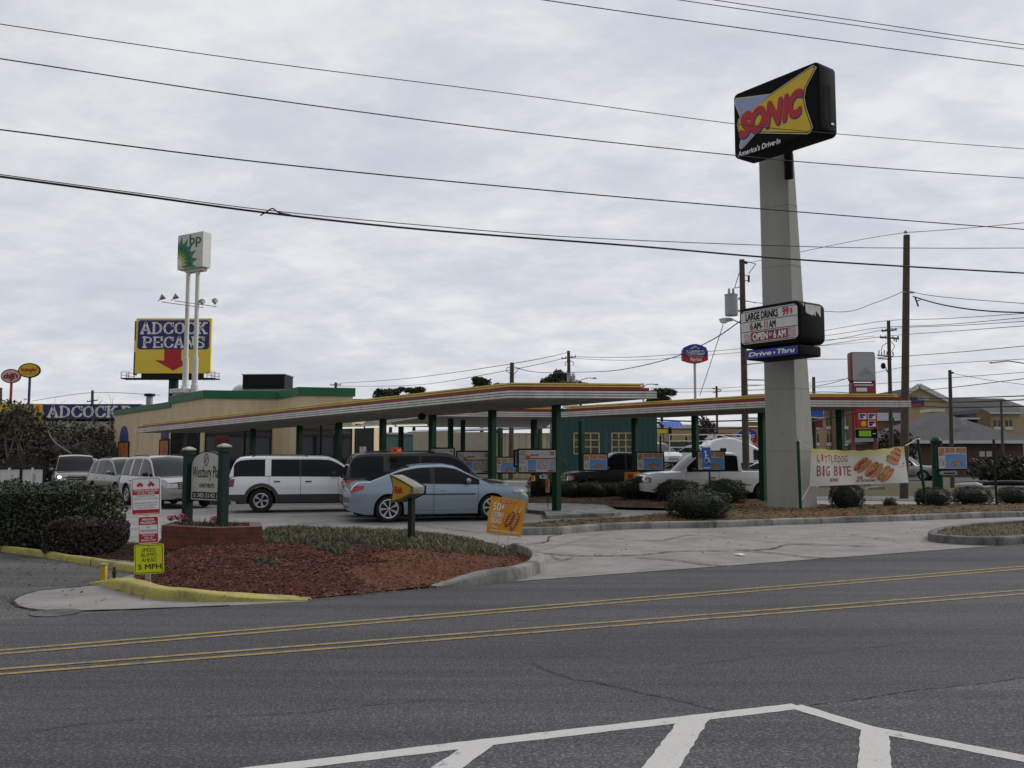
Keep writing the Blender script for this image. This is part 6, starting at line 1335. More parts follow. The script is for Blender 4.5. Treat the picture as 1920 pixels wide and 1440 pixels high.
CROSS = dict(SUVX, L=4.5, W=.91, sill=.26, belt=1.0, ax=(.9, 3.58), wr=.355, ar=.41, fbulge=.16, ftaper=.2, top=[(0, .94), (.04, 1.05), (.5, 1.06), (1.8, 1.03), (3.2, 1.0), (3.8, .96), (4.3, .84), (4.5, .68)], roof=[(.04, 1.07), (.25, 1.40), (.5, 1.56), (1.0, 1.64), (1.9, 1.66), (2.35, 1.60), (3.45, 1.0)], wins=[(.35, 1.0), (1.1, 1.95), (2.05, 3.2)], black=[(1.95, 2.05)], ws=(2.35, 3.43), rw=(.06, .5), doors=[(1.1, 2.0), (2.0, 3.0)], head=(.66, .80, .55, .30), hz=.4, grille=(.44, .62, .42), lowz=.42, flare=0, mirror=2.9, handlez=.88, tumble=.3, rails=(.7, 2.0), intake=(.26, .36), bars=4)
BOX = dict(SUVX, L=4.6, W=.90, sill=.34, belt=1.08, roof=[(.02, 1.1), (.08, 1.4), (.20, 1.70), (.4, 1.76), (1.2, 1.80), (2.4, 1.79), (2.75, 1.75), (3.45, 1.08)], top=[(0, 1.0), (.03, 1.09), (1.5, 1.1), (3.3, 1.07), (3.9, 1.04), (4.4, .98), (4.6, .82)], ax=(.85, 3.62), wins=[(.15, .95), (1.1, 1.85), (1.95, 3.2)], black=[(1.85, 1.95)], ws=(2.8, 3.44), rw=(.03, .2), doors=[(1.05, 1.9), (1.9, 2.95)], mirror=2.85, rails=(.4, 2.3), tumble=.2)
PICK = dict(L=5.9, W=.98, sill=.40, belt=1.16, ax=(1.25, 4.95), wr=.385, ar=.46, ftaper=.07, rtaper=.02, fbulge=.05, rbulge=.02, top=[(0, 1.17), (2.0, 1.17), (4.4, 1.15), (5.05, 1.12), (5.75, 1.05), (5.9, .95)], roof=[(2.10, 1.17), (2.14, 1.6), (2.22, 1.80), (2.4, 1.855), (3.35, 1.87), (3.65, 1.82), (4.45, 1.16)], wins=[(2.25, 2.95), (3.08, 4.24)], black=[], ws=(3.64, 4.43), rw=(2.11, 2.2), doors=[(3.02, 4.27)], tumble=.22, flatback=1, flatnose=1, head=(.76, .97, .16, .34), hz=0, amber=1, tail=(.76, 1.1, .10, .12), tz=0, grille=(.70, .99, .52), bars=2, intake=(.46, .58), mirror=4.02, spokes=6, rimf=.58, bedx=(.1, 1.98), seam=[2.05], zrows=[.36, .44, .52, .60, .70, .78, .86, .94, 1.0, 1.1], platez=.5, handlez=.95, lowz=0)
# --- parked in the stalls
P_BLUE = paint('paint_ice_blue', (.27, .345, .43)); P_WHT = paint('paint_white', (.80, .81, .82), 0, .3); P_CHAR = paint('paint_charcoal', (.030, .028, .028)); P_SIL = paint('paint_silver', (.36, .36, .36), .6); P_SILD = paint('paint_silver_grey', (.30, .30, .30), .7); P_OLV = paint('paint_olive_grey', (.17, .17, .145)); P_BLK = mat('paint_black', (.008, .009, .010), .5, metal=.2, var=.05, coat=.15); P_TAN = paint('paint_warm_grey', (.20, .19, .175))
def place(rear_near, head, sp, xw=None):
    """centre of the vehicle from the ground point of its near side rear wheel (vehicle seen from its right side)"""
    h = math.radians(head); f_ = Vector((math.cos(h), math.sin(h))); l_ = Vector((-f_.y, f_.x)); return Vector(rear_near[:2]) + l_ * (sp['W'] - .03) + f_ * (sp['L'] / 2 - sp['ax'][0])
SED = dict(SEDAN, paint=P_BLUE, handlem=M_CHROME, strip2=.70)
car('sedan', 'ice blue four door sedan with alloy wheels parked under the canopy end', 'car', SED, place(G(729, 979.5), 16, SED), 16)
EXP = dict(SUVX, roof=[(x, 1.065 + (z - 1.065) * .86) for x, z in SUVX['roof']], paint=P_WHT, lower=M_CLAD, handlem=M_TRIM, mirrorm=M_TRIM, tailm=M_TAILD, roofpaint=P_WHT)
car('suv', 'white SUV with dark grey lower cladding and roof rails', 'car', EXP, place(G(489, 961.5), 15, EXP), 15)
DRK = dict(SUVX, L=4.9, paint=P_CHAR, lower=M_CLAD, spokes=6, tail=(.82, 1.05, .20, .20), rails=(.6, 2.6), roof=[(x, z * 1.0) for x, z in SUVX['roof']])
car('suv', 'charcoal SUV half hidden behind the ice blue sedan', 'car', DRK, Vector((-2.55, 27.0)), 15)
# --- queue in the drive-through lane
DUR = dict(DURA, paint=P_SIL, handlem=M_TRIM, mirrorm=M_TRIM)
WD = (b2 - b0).normalized(); hd_q = math.degrees(math.atan2(WD.y, WD.x)) + 3
car('suv', 'silver SUV with a wide dark cross bar grille at the head of the queue', 'car', DUR, place(G(236, 947), hd_q, DUR), hd_q)
ESC = dict(CROSS, paint=P_OLV, lower=M_CLAD, handlem=P_OLV)
car('crossover', 'olive grey crossover behind the silver SUV in the queue', 'car', ESC, Vector((-15.9, 37.6)), hd_q + 2)
XT = dict(BOX, paint=P_TAN, lower=M_CLAD, handlem=M_TRIM)
tx = car('suv', 'warm grey boxy SUV with one lit headlamp, last in the queue', 'car', XT, Vector((-20.3, 42.3)), -62)
M_HL = mat('lit_headlamp', (1., .93, .78), .3, var=0, emit=3.); mb = MB(); mb.ball((BOX['L'] / 2 - .06, -.70, .86), (.05, .09, .055), M_HL, n=12); mb.build('lit_bulb', tx, smooth=180)
RED = dict(CROSS, paint=paint('paint_red', (.35, .02, .02), 0), fine=0, handlem=M_TRIM)
car('hatchback', 'red car mostly hidden behind the queueing crossover', 'car', RED, Vector((-24.6, 52.5)), -60)
# --- pickups under the far canopy
PW = dict(PICK, paint=P_WHT, lower=P_WHT, handlem=M_TRIM, mirrorm=M_TRIM, strip=.66, stripm=M_CLAD)
hp = 172.
def place2(front_near, head, sp):
    h = math.radians(head); f_ = Vector((math.cos(h), math.sin(h))); r_ = Vector((f_.y, -f_.x)); return Vector(front_near[:2]) + r_ * (sp['W'] - .03) - f_ * (sp['ax'][1] - sp['L'] / 2)
car('pickup_truck', 'white extended cab pickup nosing into the stall behind the shrubs', 'truck', PW, Vector((7.75, 35.2)), 186)
PB = dict(PICK, L=5.3, ax=(1.2, 4.4), paint=P_BLK, lower=P_BLK, handlem=M_TRIM, top=[(0, 1.17), (2.0, 1.17), (3.9, 1.15), (4.5, 1.12), (5.15, 1.05), (5.3, .95)], roof=[(2.15, 1.17), (2.19, 1.6), (2.27, 1.83), (2.45, 1.885), (3.05, 1.90), (3.3, 1.84), (3.98, 1.16)], wins=[(2.3, 2.75), (2.84, 3.78)], ws=(3.28, 3.96), rw=(2.16, 2.25), doors=[(2.8, 3.82)], mirror=3.6)
car('pickup_truck', 'black pickup facing the same way as the white one, beyond the shrub row', 'truck', PB, Vector((4.85, 39.2)), 186)
PS = dict(PICK, paint=P_SIL, lower=P_SIL, handlem=M_TRIM, fine=1, grille=(.62, .98, .55), bars=3)
car('pickup_truck', 'silver pickup driving along the street behind the banner', 'truck', PS, Vector((30.6, 72.0)), -38)
# --- vehicle transporter with its load beyond the teal building
t = thing('car_transporter', 'long open steel car transporter trailer beyond the teal building', 'trailer', (15.5, 66, 0), .05)
mb = MB()
for y in (-1.1, 1.1):
    mb.beam((-5.5, y, .9), (5.5, y, .9), .15, .28, M_BLACK); mb.beam((-5.5, y, 1.55), (2.0, y, 1.35), .12, .18, M_BLACK); mb.beam((1.6, y, 1.2), (5.2, y, 1.75), .12, .18, M_BLACK)
    for x in (-5, -2.6, -.2, 2.2, 4.6): mb.beam((x, y, .8), (x, y, 3.3 if x < -1 else 1.7), .12, .12, M_BLACK); mb.beam((x, y, .9), (x + 1.6, y, 1.5), .07, .07, M_BLACK)
for x in np.linspace(-5.3, 5.3, 16): mb.beam((x, -1.1, 1.0), (x, 1.1, 1.0), .12, .07, M_BLACK)
mb.build('frame', t)
for x in (-3.2, -2.1):
    for y in (-1.0, 1.0): ty, rm = wheel_mesh(.45, 6); o = bpy.data.objects.new('wheel', ty); COL.objects.link(o); o.parent = t; o.location = (x, y, .45)
mb = MB()
for z in (2.5, 2.95, 3.4, 1.9): mb.beam((-4.4, -1.35, z), (1.4, -1.35, z), .06, .07, M_WHITE)
for x in (-4.4, -1.6, 1.4): mb.beam((x, -1.35, 1.2), (x, -1.35, 3.4), .07, .07, M_WHITE)
mb.build('white_guard_rail', t)
WS = dict(SEDAN, paint=P_WHT, fine=0, handlem=M_TRIM, doors=[]); WX = dict(CROSS, paint=P_WHT, fine=0, handlem=M_TRIM, lower=P_WHT, doors=[]); SX = dict(CROSS, paint=P_SIL, fine=0, handlem=M_TRIM, lower=P_SIL, doors=[])
car('sedan', 'white saloon car loaded on the middle of the transporter', 'car', WS, (13.3, 65.4), 118, z=1.15)
car('crossover', 'white car on the transporter beside the edge of the teal building', 'car', WX, (10.6, 66.0), -70, z=1.15)
car('crossover', 'silver car tilted nose down on the transporter ramp', 'car', SX, (15.6, 65.0), 8, z=1.25, tilt=.40)
for i, (px, Y, m, lb) in enumerate(((1432, 60, P_WHT, 'white car whose roof shows behind the white pickup bed'), (1400, 62, P_SIL, 'silver car parked beyond the white pickup bed'))):
    p = P(px, 880, Y); car('sedan', lb, 'car', dict(SEDAN, paint=m, fine=0, handlem=M_TRIM, doors=[]), (p.x, Y), 160)
# tractor unit
p = P(1372, 900, 64); t = thing('lorry_cab', 'white sleeper cab lorry with a domed roof behind the white pickup', 'lorry', (p.x, p.y, 0), .08)
pr = [(-1.9, 1.0), (-1.9, 2.55), (-1.6, 2.95), (-.9, 3.15), (-.1, 3.1), (.9, 2.75), (1.7, 2.35), (2.1, 2.0), (2.4, 1.55), (3.5, 1.45), (3.6, .6), (-1.9, .6)]
mb = MB(); mb.prism(pr[::-1], -1.15, 1.15, P_WHT); mb.build('cab', t, bevel=.12, seg=3, smooth=45)
mb = MB(); mb.prism(rrect(-1.15, -.72, 2.05, 2.42, .06), -1.165, -1.14, M_CGLASS); mb.build('sleeper_window', t)
mb = MB(); mb.prism([(1.2, 1.6), (2.05, 1.6), (1.75, 2.2), (1.2, 2.35)], -1.165, -1.14, M_CGLASS); mb.build('side_window', t)
for x in (-1.2, 2.6): 
    for y in (-1.0, 1.0): ty, rm = wheel_mesh(.5, 6); o = bpy.data.objects.new('wheel', ty); COL.objects.link(o); o.parent = t; o.location = (x, y, .5)
p = P(1404, 900, 70); t = thing('box_truck', 'white angular truck body beyond the sleeper cab', 'truck', (p.x, p.y, 0), .1); mb = MB(); mb.prism([(-2.6, .7), (1.0, .7), (1.0, 2.0), (.2, 2.6), (-.4, 3.3), (-2.6, 3.35)], -1.1, 1.1, P_WHT); mb.build('body', t, bevel=.05); mb = MB(); mb.box(-2.2, -1.6, -1.12, -1.08, 2.3, 2.7, M_CGLASS); mb.build('window', t)
for x in (-1.8, .4): 
    for y in (-.9, .9): ty, rm = wheel_mesh(.42, 6); o = bpy.data.objects.new('wheel', ty); COL.objects.link(o); o.parent = t; o.location = (x, y, .42)
# ================================================================ background buildings
def fbox(mb, p0, p1, pt, pb, Y, dep, m, zmin=None):
    x0, x1 = cx_(p0, Y), cx_(p1, Y); z1 = ZZ(pt, Y); z0 = 0 if pb is None else ZZ(pb, Y); mb.box(x0, x1, Y, Y + dep, z0, z1, m); return mb
def part(name, parent, *bx, **k):
    mb = MB(); 
    for b in bx: fbox(mb, *b)
    o = mb.build(name, parent); return o
M_BLD = mat('tan_render', (.42, .32, .19), .9, var=.08, scale=.4); M_BLD2 = mat('brown_render', (.20, .125, .075), .9, var=.08, scale=.4); M_CREAMW = mat('white_trim', (.6, .6, .58), .7, var=.05)
M_YFR = mat('yellow_window_frame', (.50, .46, .22), .6, var=.1); M_BGLASS = mat('old_window_glass', (.06, .055, .045), .12, var=.6, scale=1.2)
t = thing('metal_shed', 'long cream corrugated metal shed with a shallow blue grey roof', 'shed')
Y = 78.; mb = MB(); fbox(mb, 775, 1045, 812, None, Y, 14, M_CREAMMETAL); mb.build('wall', t)
mb = MB(); x0, x1 = cx_(765, Y), cx_(1050, Y); z0, z1 = ZZ(813, Y), ZZ(810, Y); mb.add([(x0, Y - .4, z0), (x1, Y - .4, z0 + .45), (x1, Y + 8, z1 + .75), (x0, Y + 8, z1 + .3), (x0, Y - .4, z0 + .12), (x1, Y - .4, z0 + .57), (x1, Y + 8, z1 + .9), (x0, Y + 8, z1 + .42)], [(0, 1, 2, 3), (4, 5, 6, 7), (0, 1, 5, 4), (1, 2, 6, 5), (2, 3, 7, 6), (3, 0, 4, 7)], mat('blue_grey_metal_roof', (.22, .26, .33), .5, var=.1)); mb.build('roof', t)
part('gable_end', t, (775, 925, 810, None, Y - .6, .5, mat('beige_siding', (.36, .33, .26), .7, var=.08)))
t = thing('teal_building', 'teal painted metal building with two yellow framed windows', 'building')
Y = 56.; mb = MB(); fbox(mb, 1046, 1232, 766, None, Y, 12, M_TEALMETAL); mb.build('wall', t)
for a, b in ((1076, 1123), (1147, 1186)):
    o = part('window', t, (a, b, 812, 851, Y - .03, .05, M_BGLASS)); mb = MB(); n = 3
    for i in range(n + 1): x = a + (b - a) * i / n; fbox(mb, x - .9, x + .9, 812, 851, Y - .08, .06, M_YFR)
    for i in range(4): y = 812 + 39 * i / 3; fbox(mb, a, b, y - .8, y + .8, Y - .075, .06, M_YFR)
    mb.build('window_frame', o)
t = thing('teal_shed', 'distant teal shed glimpsed between the canopy posts', 'shed'); part('wall', t, (705, 806, 814, None, 88, 8, mat('pale_teal', (.11, .20, .19), .7, var=.08))); part('eave', t, (703, 808, 811, 814.5, 87.8, 8.4, M_LGREY))
part('doorway', t, (706, 716, 822, None, 87.9, .2, M_BLACK)); part('light_panel', t, (790, 801, 822, 848, 87.9, .2, mat('pale_blue_panel', (.35, .42, .55), .6)))
# strip of low shops far behind the canopy
t = thing('shop_row', 'distant tan shop row with brown parapet seen under the canopy', 'building'); Y = 170.
part('wall', t, (1236, 1452, 800, None, Y, 12, M_BLD)); part('parapet', t, (1236, 1300, 796, 803, Y - .3, 12, M_CREAMW)); part('sign_band', t, (1300, 1372, 812, 818, Y - .2, .3, M_MAROON)); part('shop_window', t, (1240, 1296, 828, 850, Y - .2, .3, M_BGLASS), (1310, 1366, 828, 850, Y - .2, .3, M_BGLASS)); part('roof_sign', t, (1400, 1424, 793, 799, Y - .6, .3, mat('ochre', (.35, .19, .06), .7)))
t = thing('yellow_sign', 'low yellow panel sign at the corner of the teal building', 'sign'); part('panel', t, (1226, 1251, 805, 812, 92, .3, M_YEL)); part('post', t, (1240, 1243, 812, None, 92.1, .2, M_GREY))
t = thing('petrol_canopy', 'bright blue striped forecourt canopy on a post in the distance', 'canopy'); Y = 110.
mb = MB(); x0, x1 = cx_(1237, Y), cx_(1279, Y); z0, z1 = ZZ(801, Y), ZZ(790, Y); mb.add([(x0 - .1, Y, z1), (x1 - .3, Y, z1), (x1, Y - 1.5, z0), (x0 + .5, Y - 1.5, z0), (x0, Y + 6, z1 + .1), (x1, Y + 6, z1 + .1)], [(0, 1, 2, 3), (0, 1, 5, 4), (0, 4, 3), (1, 2, 5), (3, 2, 5, 4)], corrugated('blue_awning', (.03, .11, .52), .45)); mb.build('roof', t)
mb = MB(); mb.tube([(cx_(1256, Y), Y, 0), (cx_(1256, Y), Y, z0)], .2, M_DARK, 8); mb.build('post', t)
# hotel
t = thing('hotel', 'tan and brown three storey hotel with grey roofs and white sills', 'hotel'); Y = 150.
part('wall', t, (1515, 1560, 758, None, Y, 16, M_BLD), (1600, 1640, 758, None, Y, 16, M_BLD)); part('brown_wall', t, (1560, 1600, 758, None, Y - .8, 16, M_BLD2), (1640, 1702, 788, None, Y - .6, 16, M_BLD2)); part('cornice', t, (1640, 1703, 774, 789, Y - 1.0, 16, M_CREAMW), (1515, 1640, 758, 763, Y - 1.2, 17, M_ROOF))
for px in (1530, 1554.5, 1585, 1672):
    for py in (791, 822, 853):
        if px == 1672 and py != 791: continue
        if px in (1554.5,) and False: continue
        yy = Y - 1.0 if 1560 < px < 1600 or px > 1640 else Y - .12
        o = part('window', t, (px - 4.5, px + 4.5, py - 8, py + 8, yy, .1, M_BGLASS)); mb = MB(); fbox(mb, px - 5.5, px + 5.5, py + 8, py + 14, yy - .1, .2, M_CREAMW); fbox(mb, px - .4, px + .4, py - 8, py + 8, yy - .05, .1, M_CREAMW); mb.build('sill_panel', o)
x0, xm, x1 = cx_(1690, Y), cx_(1714, Y), cx_(1764, Y); zl, za_, zr_ = ZZ(742, Y), ZZ(726, Y), ZZ(753, Y)
mb = MB(); mb.prism([(x0, 0), (x1, 0), (x1, zr_), (xm, za_), (x0, zl)], Y - 2, Y + 16, M_BLD, M_ROOF); mb.build('gable_wall', t)
mb = MB(); mb.beam((xm, Y - 2.3, za_ + .1), (x1 + .6, Y - 2.3, zr_ - .1), .5, .7, M_CREAMW); mb.beam((xm, Y - 2.3, za_ + .1), (x0 - .4, Y - 2.3, zl), .5, .7, M_CREAMW); mb.build('gable_trim', t)
part('hotel_sign_panel', t, (1709, 1734, 744, 760, Y - 2.2, .2, M_NAVY), (1712, 1729, 757, 762, Y - 2.3, .1, M_RED)); mb = MB(); mb.text('FAIRFIELD', cx_(1711, Y), cx_(1732, Y), ZZ(752, Y), ZZ(746, Y), Y - 2.25, M_SWHT); mb.build('sign_lettering', t)
mb = MB(); q = [P(1764, 746, Y + 8), P(1880, 747, Y + 8), P(1935, 790, Y), P(1762, 793, Y)]; mb.poly(q, M_ROOF); q2 = [P(1880, 747, Y + 8), P(1935, 790, Y), P(1960, 775, Y + 16)]; mb.poly(q2, M_ROOF); mb.build('main_roof', t)
part('wing_wall', t, (1762, 1935, 790, None, Y + .5, 14, M_BLD)); Y2 = 143.
x0, xm, x1 = cx_(1826, Y2), cx_(1836, Y2), cx_(1851, Y2); mb = MB(); mb.prism([(x0, 0), (x1, 0), (x1, ZZ(775, Y2)), (xm, ZZ(766.5, Y2)), (x0, ZZ(775, Y2))], Y2 - 1, Y2 + 8, M_BLD2, M_ROOF); mb.build('bay_wall', t)
part('bay_wall', t, (1851, 1925, 775, None, Y2, 8, M_BLD)); part('eave', t, (1849, 1917, 773, 776, Y2 - .6, 9, M_CREAMW), (1800, 1838, 783, 786, Y2 - 1.4, 4, M_CREAMW)); mb = MB(); mb.poly([P(1851, 774, Y2 - .6), P(1917, 774, Y2 - .6), P(1905, 757, Y2 + 5), P(1838, 764, Y2 + 5)], M_ROOF); mb.build('bay_roof', t)
for px in (1869.5, 1891.5): o = part('window', t, (px - 6, px + 6, 788, 800, Y2 - .1, .1, M_BGLASS)); mb = MB(); fbox(mb, px - 7, px + 7, 800, 806, Y2 - .2, .2, M_CREAMW); fbox(mb, px - .5, px + .5, 788, 800, Y2 - .15, .1, M_CREAMW); mb.build('sill_panel', o)
part('dormer_vent', t, (1745, 1772, 767, 772, 120, 3, M_CREAMW)); 
# brick house with hip roof
t = thing('brick_building', 'low brown brick building with a wide grey hip roof and white eaves', 'building'); Y = 86.
mb = MB(); fbox(mb, 1690, 1916, 829, None, Y, 14, M_BRICKB); mb.build('wall', t)
ze = ZZ(826, Y - .8); zr_ = ZZ(775.5, Y + 7); e0, e1 = cx_(1672, Y), cx_(1926, Y); rA, rB = cx_(1753, Y + 7), cx_(1772, Y + 7)
mb = MB(); v = [(e0, Y - .8, ze), (e1, Y - .8, ze), (e1, Y + 15, ze), (e0, Y + 15, ze), (rA, Y + 7, zr_), (rB, Y + 7, zr_)]; mb.add(v, [(0, 1, 5, 4), (1, 2, 5), (2, 3, 4, 5), (3, 0, 4), (3, 2, 1, 0)], M_ROOF); rf = mb.build('roof', t)
mb = MB(); mb.box(e0 - .02, e1 + .02, Y - .9, Y - .8, ze - .28, ze + .02, M_CREAMW); mb.build('eave_board', t)
o = part('window', t, (1834, 1844, 846, 856, Y - .06, .08, M_CREAMW), ); o = part('window', t, (1847, 1857, 846, 856, Y - .06, .08, M_CREAMW)); part('wall_emblem', t, (1705, 1713, 840, 848, Y - .06, .08, M_PINK)); part('door', t, (1713, 1722, 843, None, Y - .05, .08, M_GREY))
mb = MB(); mb.tube([P(1807, 795, Y + 2.5), P(1807, 788, Y + 2.5)], .16, M_LGREY, 8); mb.tube([P(1807, 789, Y + 2.5), P(1807, 787, Y + 2.5)], .3, M_LGREY, 8); mb.build('roof_vent', rf)
# pecan shop: long low building with painted frieze at the left, behind the thicket
t = thing('pecan_shop', 'long low shop with a yellow and navy lettered frieze behind the thicket', 'shop'); Y = 112.; 
part('wall', t, (-160, 262, 790, None, Y + .6, 12, mat('white_block_wall', (.50, .50, .49), .8, var=.1))); part('yellow_frieze', t, (-160, 79, 757, 791, Y, 12, M_YEL)); part('navy_frieze', t, (79, 262, 757.5, 786, Y, 12, M_NAVY))
mb = MB(); Zp = lambda py: ZZ(py, Y); vs = MB(); fatword(vs, 'ADCOCK', cx_(88, Y), cx_(221, Y), Zp(783), Zp(761), 0, M_SWHT, .18, .21); vs.v = [(x, Y - .06 + y, z) for x, y, z in vs.v]; fatword(mb, 'P', cx_(226, Y), cx_(249, Y), Zp(783), Zp(761), 0, M_SWHT, .2, .26); mb.v = [(x, Y - .06 + y, z) for x, y, z in mb.v]; vs.build('white_lettering', t); mb.build('white_lettering', t)
vs = MB(); vs.text('L', cx_(19, Y), cx_(27, Y), Zp(768), Zp(758), Y - .05, M_RED, 0, .06); vs.text('S', cx_(66, Y), cx_(73, Y), Zp(771), Zp(761), Y - .05, M_RED, 0, .03); vs.build('red_lettering', t)
# white rail fence
t = thing('white_fence', 'long white panel fence at the edge of the drive', 'fence'); a, b = Vector((cx_(-300, 46), 46)), Vector((cx_(88, 47.5), 47.5)); d = b - a; mb = MB(); n = 18
for i in range(n):
    p0, p1 = a + d * (i / n), a + d * ((i + .93) / n); mb.beam((p0.x, p0.y, .65), (p1.x, p1.y, .65), .05, 1.0, M_WHITE)
mb.build('panel', t); mb = MB(); mb.beam((a.x, a.y - .05, 1.16), (b.x, b.y - .05, 1.16), .06, .06, M_BLACK); mb.build('top_rail', t)
for i in range(8):
    p0 = a + d * (1 - i / 17.5); mb = MB(); mb.box(-.05, .05, -.05, .05, 0, 1.2, M_WHITE if i % 2 else M_BLACK); mb.build('post', t, loc=(p0.x, p0.y - .06, 0))
# ================================================================ poles and overhead lines
def pole(name, label, px, Y, pt, pxb=None, r=.14, arms=(), m=M_WOOD, grp='timber utility poles'):
    b = Vector((cx_(pxb or px, Y), Y, 0)); tp = P(px, pt, Y); t = thing(name, label, 'utility pole', b, group=grp); mb = MB(); d = tp - b
    mb.tube([d * f_ + Vector((0, 0, -.0)) for f_ in (0, .25, .5, .75, 1)], [r * (1.15 - .3 * f_) for f_ in (0, .25, .5, .75, 1)], m, 12); mb.build('pole', t, smooth=50)
    for (h0, w_, tl_) in arms:
        q = P(px, h0, Y) - b; mb = MB(); mb.beam(q + Vector((-w_ / 2, -.12, -tl_)), q + Vector((w_ / 2, -.12, tl_)), .1, .12, M_WOOD); ar = mb.build('cross_arm', t); mb = MB()
        for f_ in (-.46, -.2, .2, .46): c = q + Vector((w_ * f_, -.12, tl_ * 2 * f_)); mb.lathe([(.03, .05), (.05, .09), (.035, .13), (.05, .17), (0, .22)], M_GREY, 8, c=c)
        mb.build('insulator', ar, smooth=50)
    return t, b
def can(t, b, px, py0, py1, Y, w_, nm='transformer'):
    c0, c1 = P(px, py1, Y) - b, P(px, py0, Y) - b; r = w_ * Y / F / 2; h = c1.z - c0.z; mb = MB(); mb.lathe([(0, 0), (r * .95, 0), (r, .04), (r, h * .92), (r * 1.06, h * .93), (r * 1.06, h * .97), (r * .6, h), (0, h)], mat('transformer_grey', (.36, .38, .42), .5, var=.1), 18, c=c0); o = mb.build(nm, t, smooth=40); mb = MB()
    for dx in (-.3, .35): mb.lathe([(.045, h), (.07, h + .06), (.045, h + .12), (.065, h + .18), (.03, h + .26), (0, h + .3)], M_GREY, 8, c=c0 + Vector((dx * r, 0, 0)))
    mb.build('bushing', o, smooth=50); return c0
# pole with transformer and street lamp beside the pylon
Y = 42.; t, b = pole('utility_pole', 'timber pole with a grey transformer can and a lamp, just behind the pylon', 1391, Y, 487, 1397, .15)
can(t, b, 1371.5, 551, 592, Y - .1, 24); q0, q1 = P(1384, 560, Y) - b, P(1392, 560, Y) - b; mb = MB(); mb.beam(q0, q1, .06, .1, M_GALV); q0, q1 = P(1384, 583, Y) - b, P(1392, 583, Y) - b; mb.beam(q0, q1, .06, .1, M_GALV); mb.build('bracket', t)
mb = MB(); a = P(1390, 601, Y) - b; e_ = P(1352, 600, Y) - b; mb.tube([a + Vector((0, 0, -.15)), a.lerp(e_, .4) + Vector((0, -.1, .0)), a.lerp(e_, .6)], .03, M_GALV, 8); la = mb.build('lamp_arm', t); mb = MB(); c = a.lerp(e_, .74); mb.ball((c.x, c.y, c.z + .02), (.36, .16, .10), M_LGREY, n=14); mb.ball((c.x - .12, c.y, c.z - .06), (.2, .13, .10), M_WHITE, n=12); mb.build('lamp_head', la, smooth=180)
mb = MB(); q = lambda x, y: P(x, y, Y) - b
for L_ in ([(1392, 493), (1403, 491), (1417, 495)], [(1392, 514), (1404, 519), (1404, 527)], [(1393, 526), (1403, 526)], [(1417, 495), (1404, 513)], [(1386, 512), (1377, 541)], [(1392, 537), (1377, 540)], [(1393, 563), (1418, 568)]): mb.tube([q(*p) for p in L_], .018, M_WIRE, 5)
mb.tube([q(1404, 516), (q(1404, 529))], .05, M_BLACK, 8); mb.tube([q(1393, 491), q(1401, 493)], .07, M_BLACK, 8); mb.build('hardware', t)
# tall pole right of the pylon
Y = 38.; t, b = pole('utility_pole', 'tall thick timber pole rising behind the banner', 1700, Y, 441, 1690, .155); mb = MB(); q = P(1698, 437, Y) - b; mb.lathe([(.0, -.02), (.08, -.0), (.08, .05), (.04, .06), (.05, .1), (0, .12)], M_GREY, 10, c=q); mb.build('pole_top_pin', t)
mb = MB(); a = P(1701, 548, Y) - b; mb.tube([a + Vector((-.25, -.1, .0)), a + Vector((.25, -.1, -.04))], .035, M_GALV, 6); mb.tube([P(1716, 558, Y) - b, P(1722, 575, Y) - b], .035, M_BLACK, 6); mb.tube([P(1718, 565, Y) - b, P(1726, 562, Y) - b], .02, M_BLACK, 6); mb.build('hardware', t)
# pole with switch gear
Y = 78.; t, b = pole('utility_pole', 'timber pole with stacked switch gear between the price sign and the tall pole', 1666, Y, 602, 1669, .17, arms=((620, 1.3, .06), (634, 1.6, -.04)))
mb = MB(); q = lambda x, y: P(x, y, Y) - b
for i in range(5): mb.beam(q(1648 + i * 5, 668), q(1648 + i * 5, 656 + (i % 2) * 3), .07, .07, M_GREY)
mb.beam(q(1645, 666), q(1674, 669), .12, .12, M_GREY); mb.beam(q(1646, 672), q(1672, 674), .1, .1, M_GREY)
for x, y in ((1676, 632), (1680, 634), (1684, 630), (1674, 660)): mb.tube([q(x, y), q(x + 1, y + 7)], .06, M_GREY, 6)
mb.tube([q(1668, 640), q(1655, 648), q(1652, 658)], .03, M_WIRE, 5); mb.tube([q(1670, 640), q(1678, 648), q(1672, 660)], .03, M_WIRE, 5); mb.build('switch_gear', t); mb = MB(); mb.tube([q(1664, 698), q(1660, 688)], .05, M_GREY, 6); mb.ball(q(1656, 686), (.22, .2, .28), M_BLACK, n=10); mb.build('floodlight', t, smooth=180)
Y = 95.; t, b = pole('utility_pole', 'bare grey pole in front of the hotel roofs', 1781, 52., 694, 1781, .11); mb = MB(); q = P(1783, 699, 52.) - b; mb.box(q.x, q.x + .14, q.y - .05, q.y + .05, q.z - .05, q.z + .05, M_BLACK); mb.build('hook', t)
pole('utility_pole', 'thin pole at the end of the brick building', 1877, 84., 752, 1877, .12)
t, b = pole('utility_pole', 'cut off pole top standing above the long canopy corner', 960, 75., 680, 958, .2); mb = MB(); q = lambda x, y: P(x, y, 75.) - b; mb.tube([q(957, 700), q(949, 696), q(951, 688), q(957, 689)], .03, M_WIRE, 5); mb.tube([q(962, 688), q(975, 690), q(963, 702)], .03, M_WIRE, 5); mb.build('hardware', t)
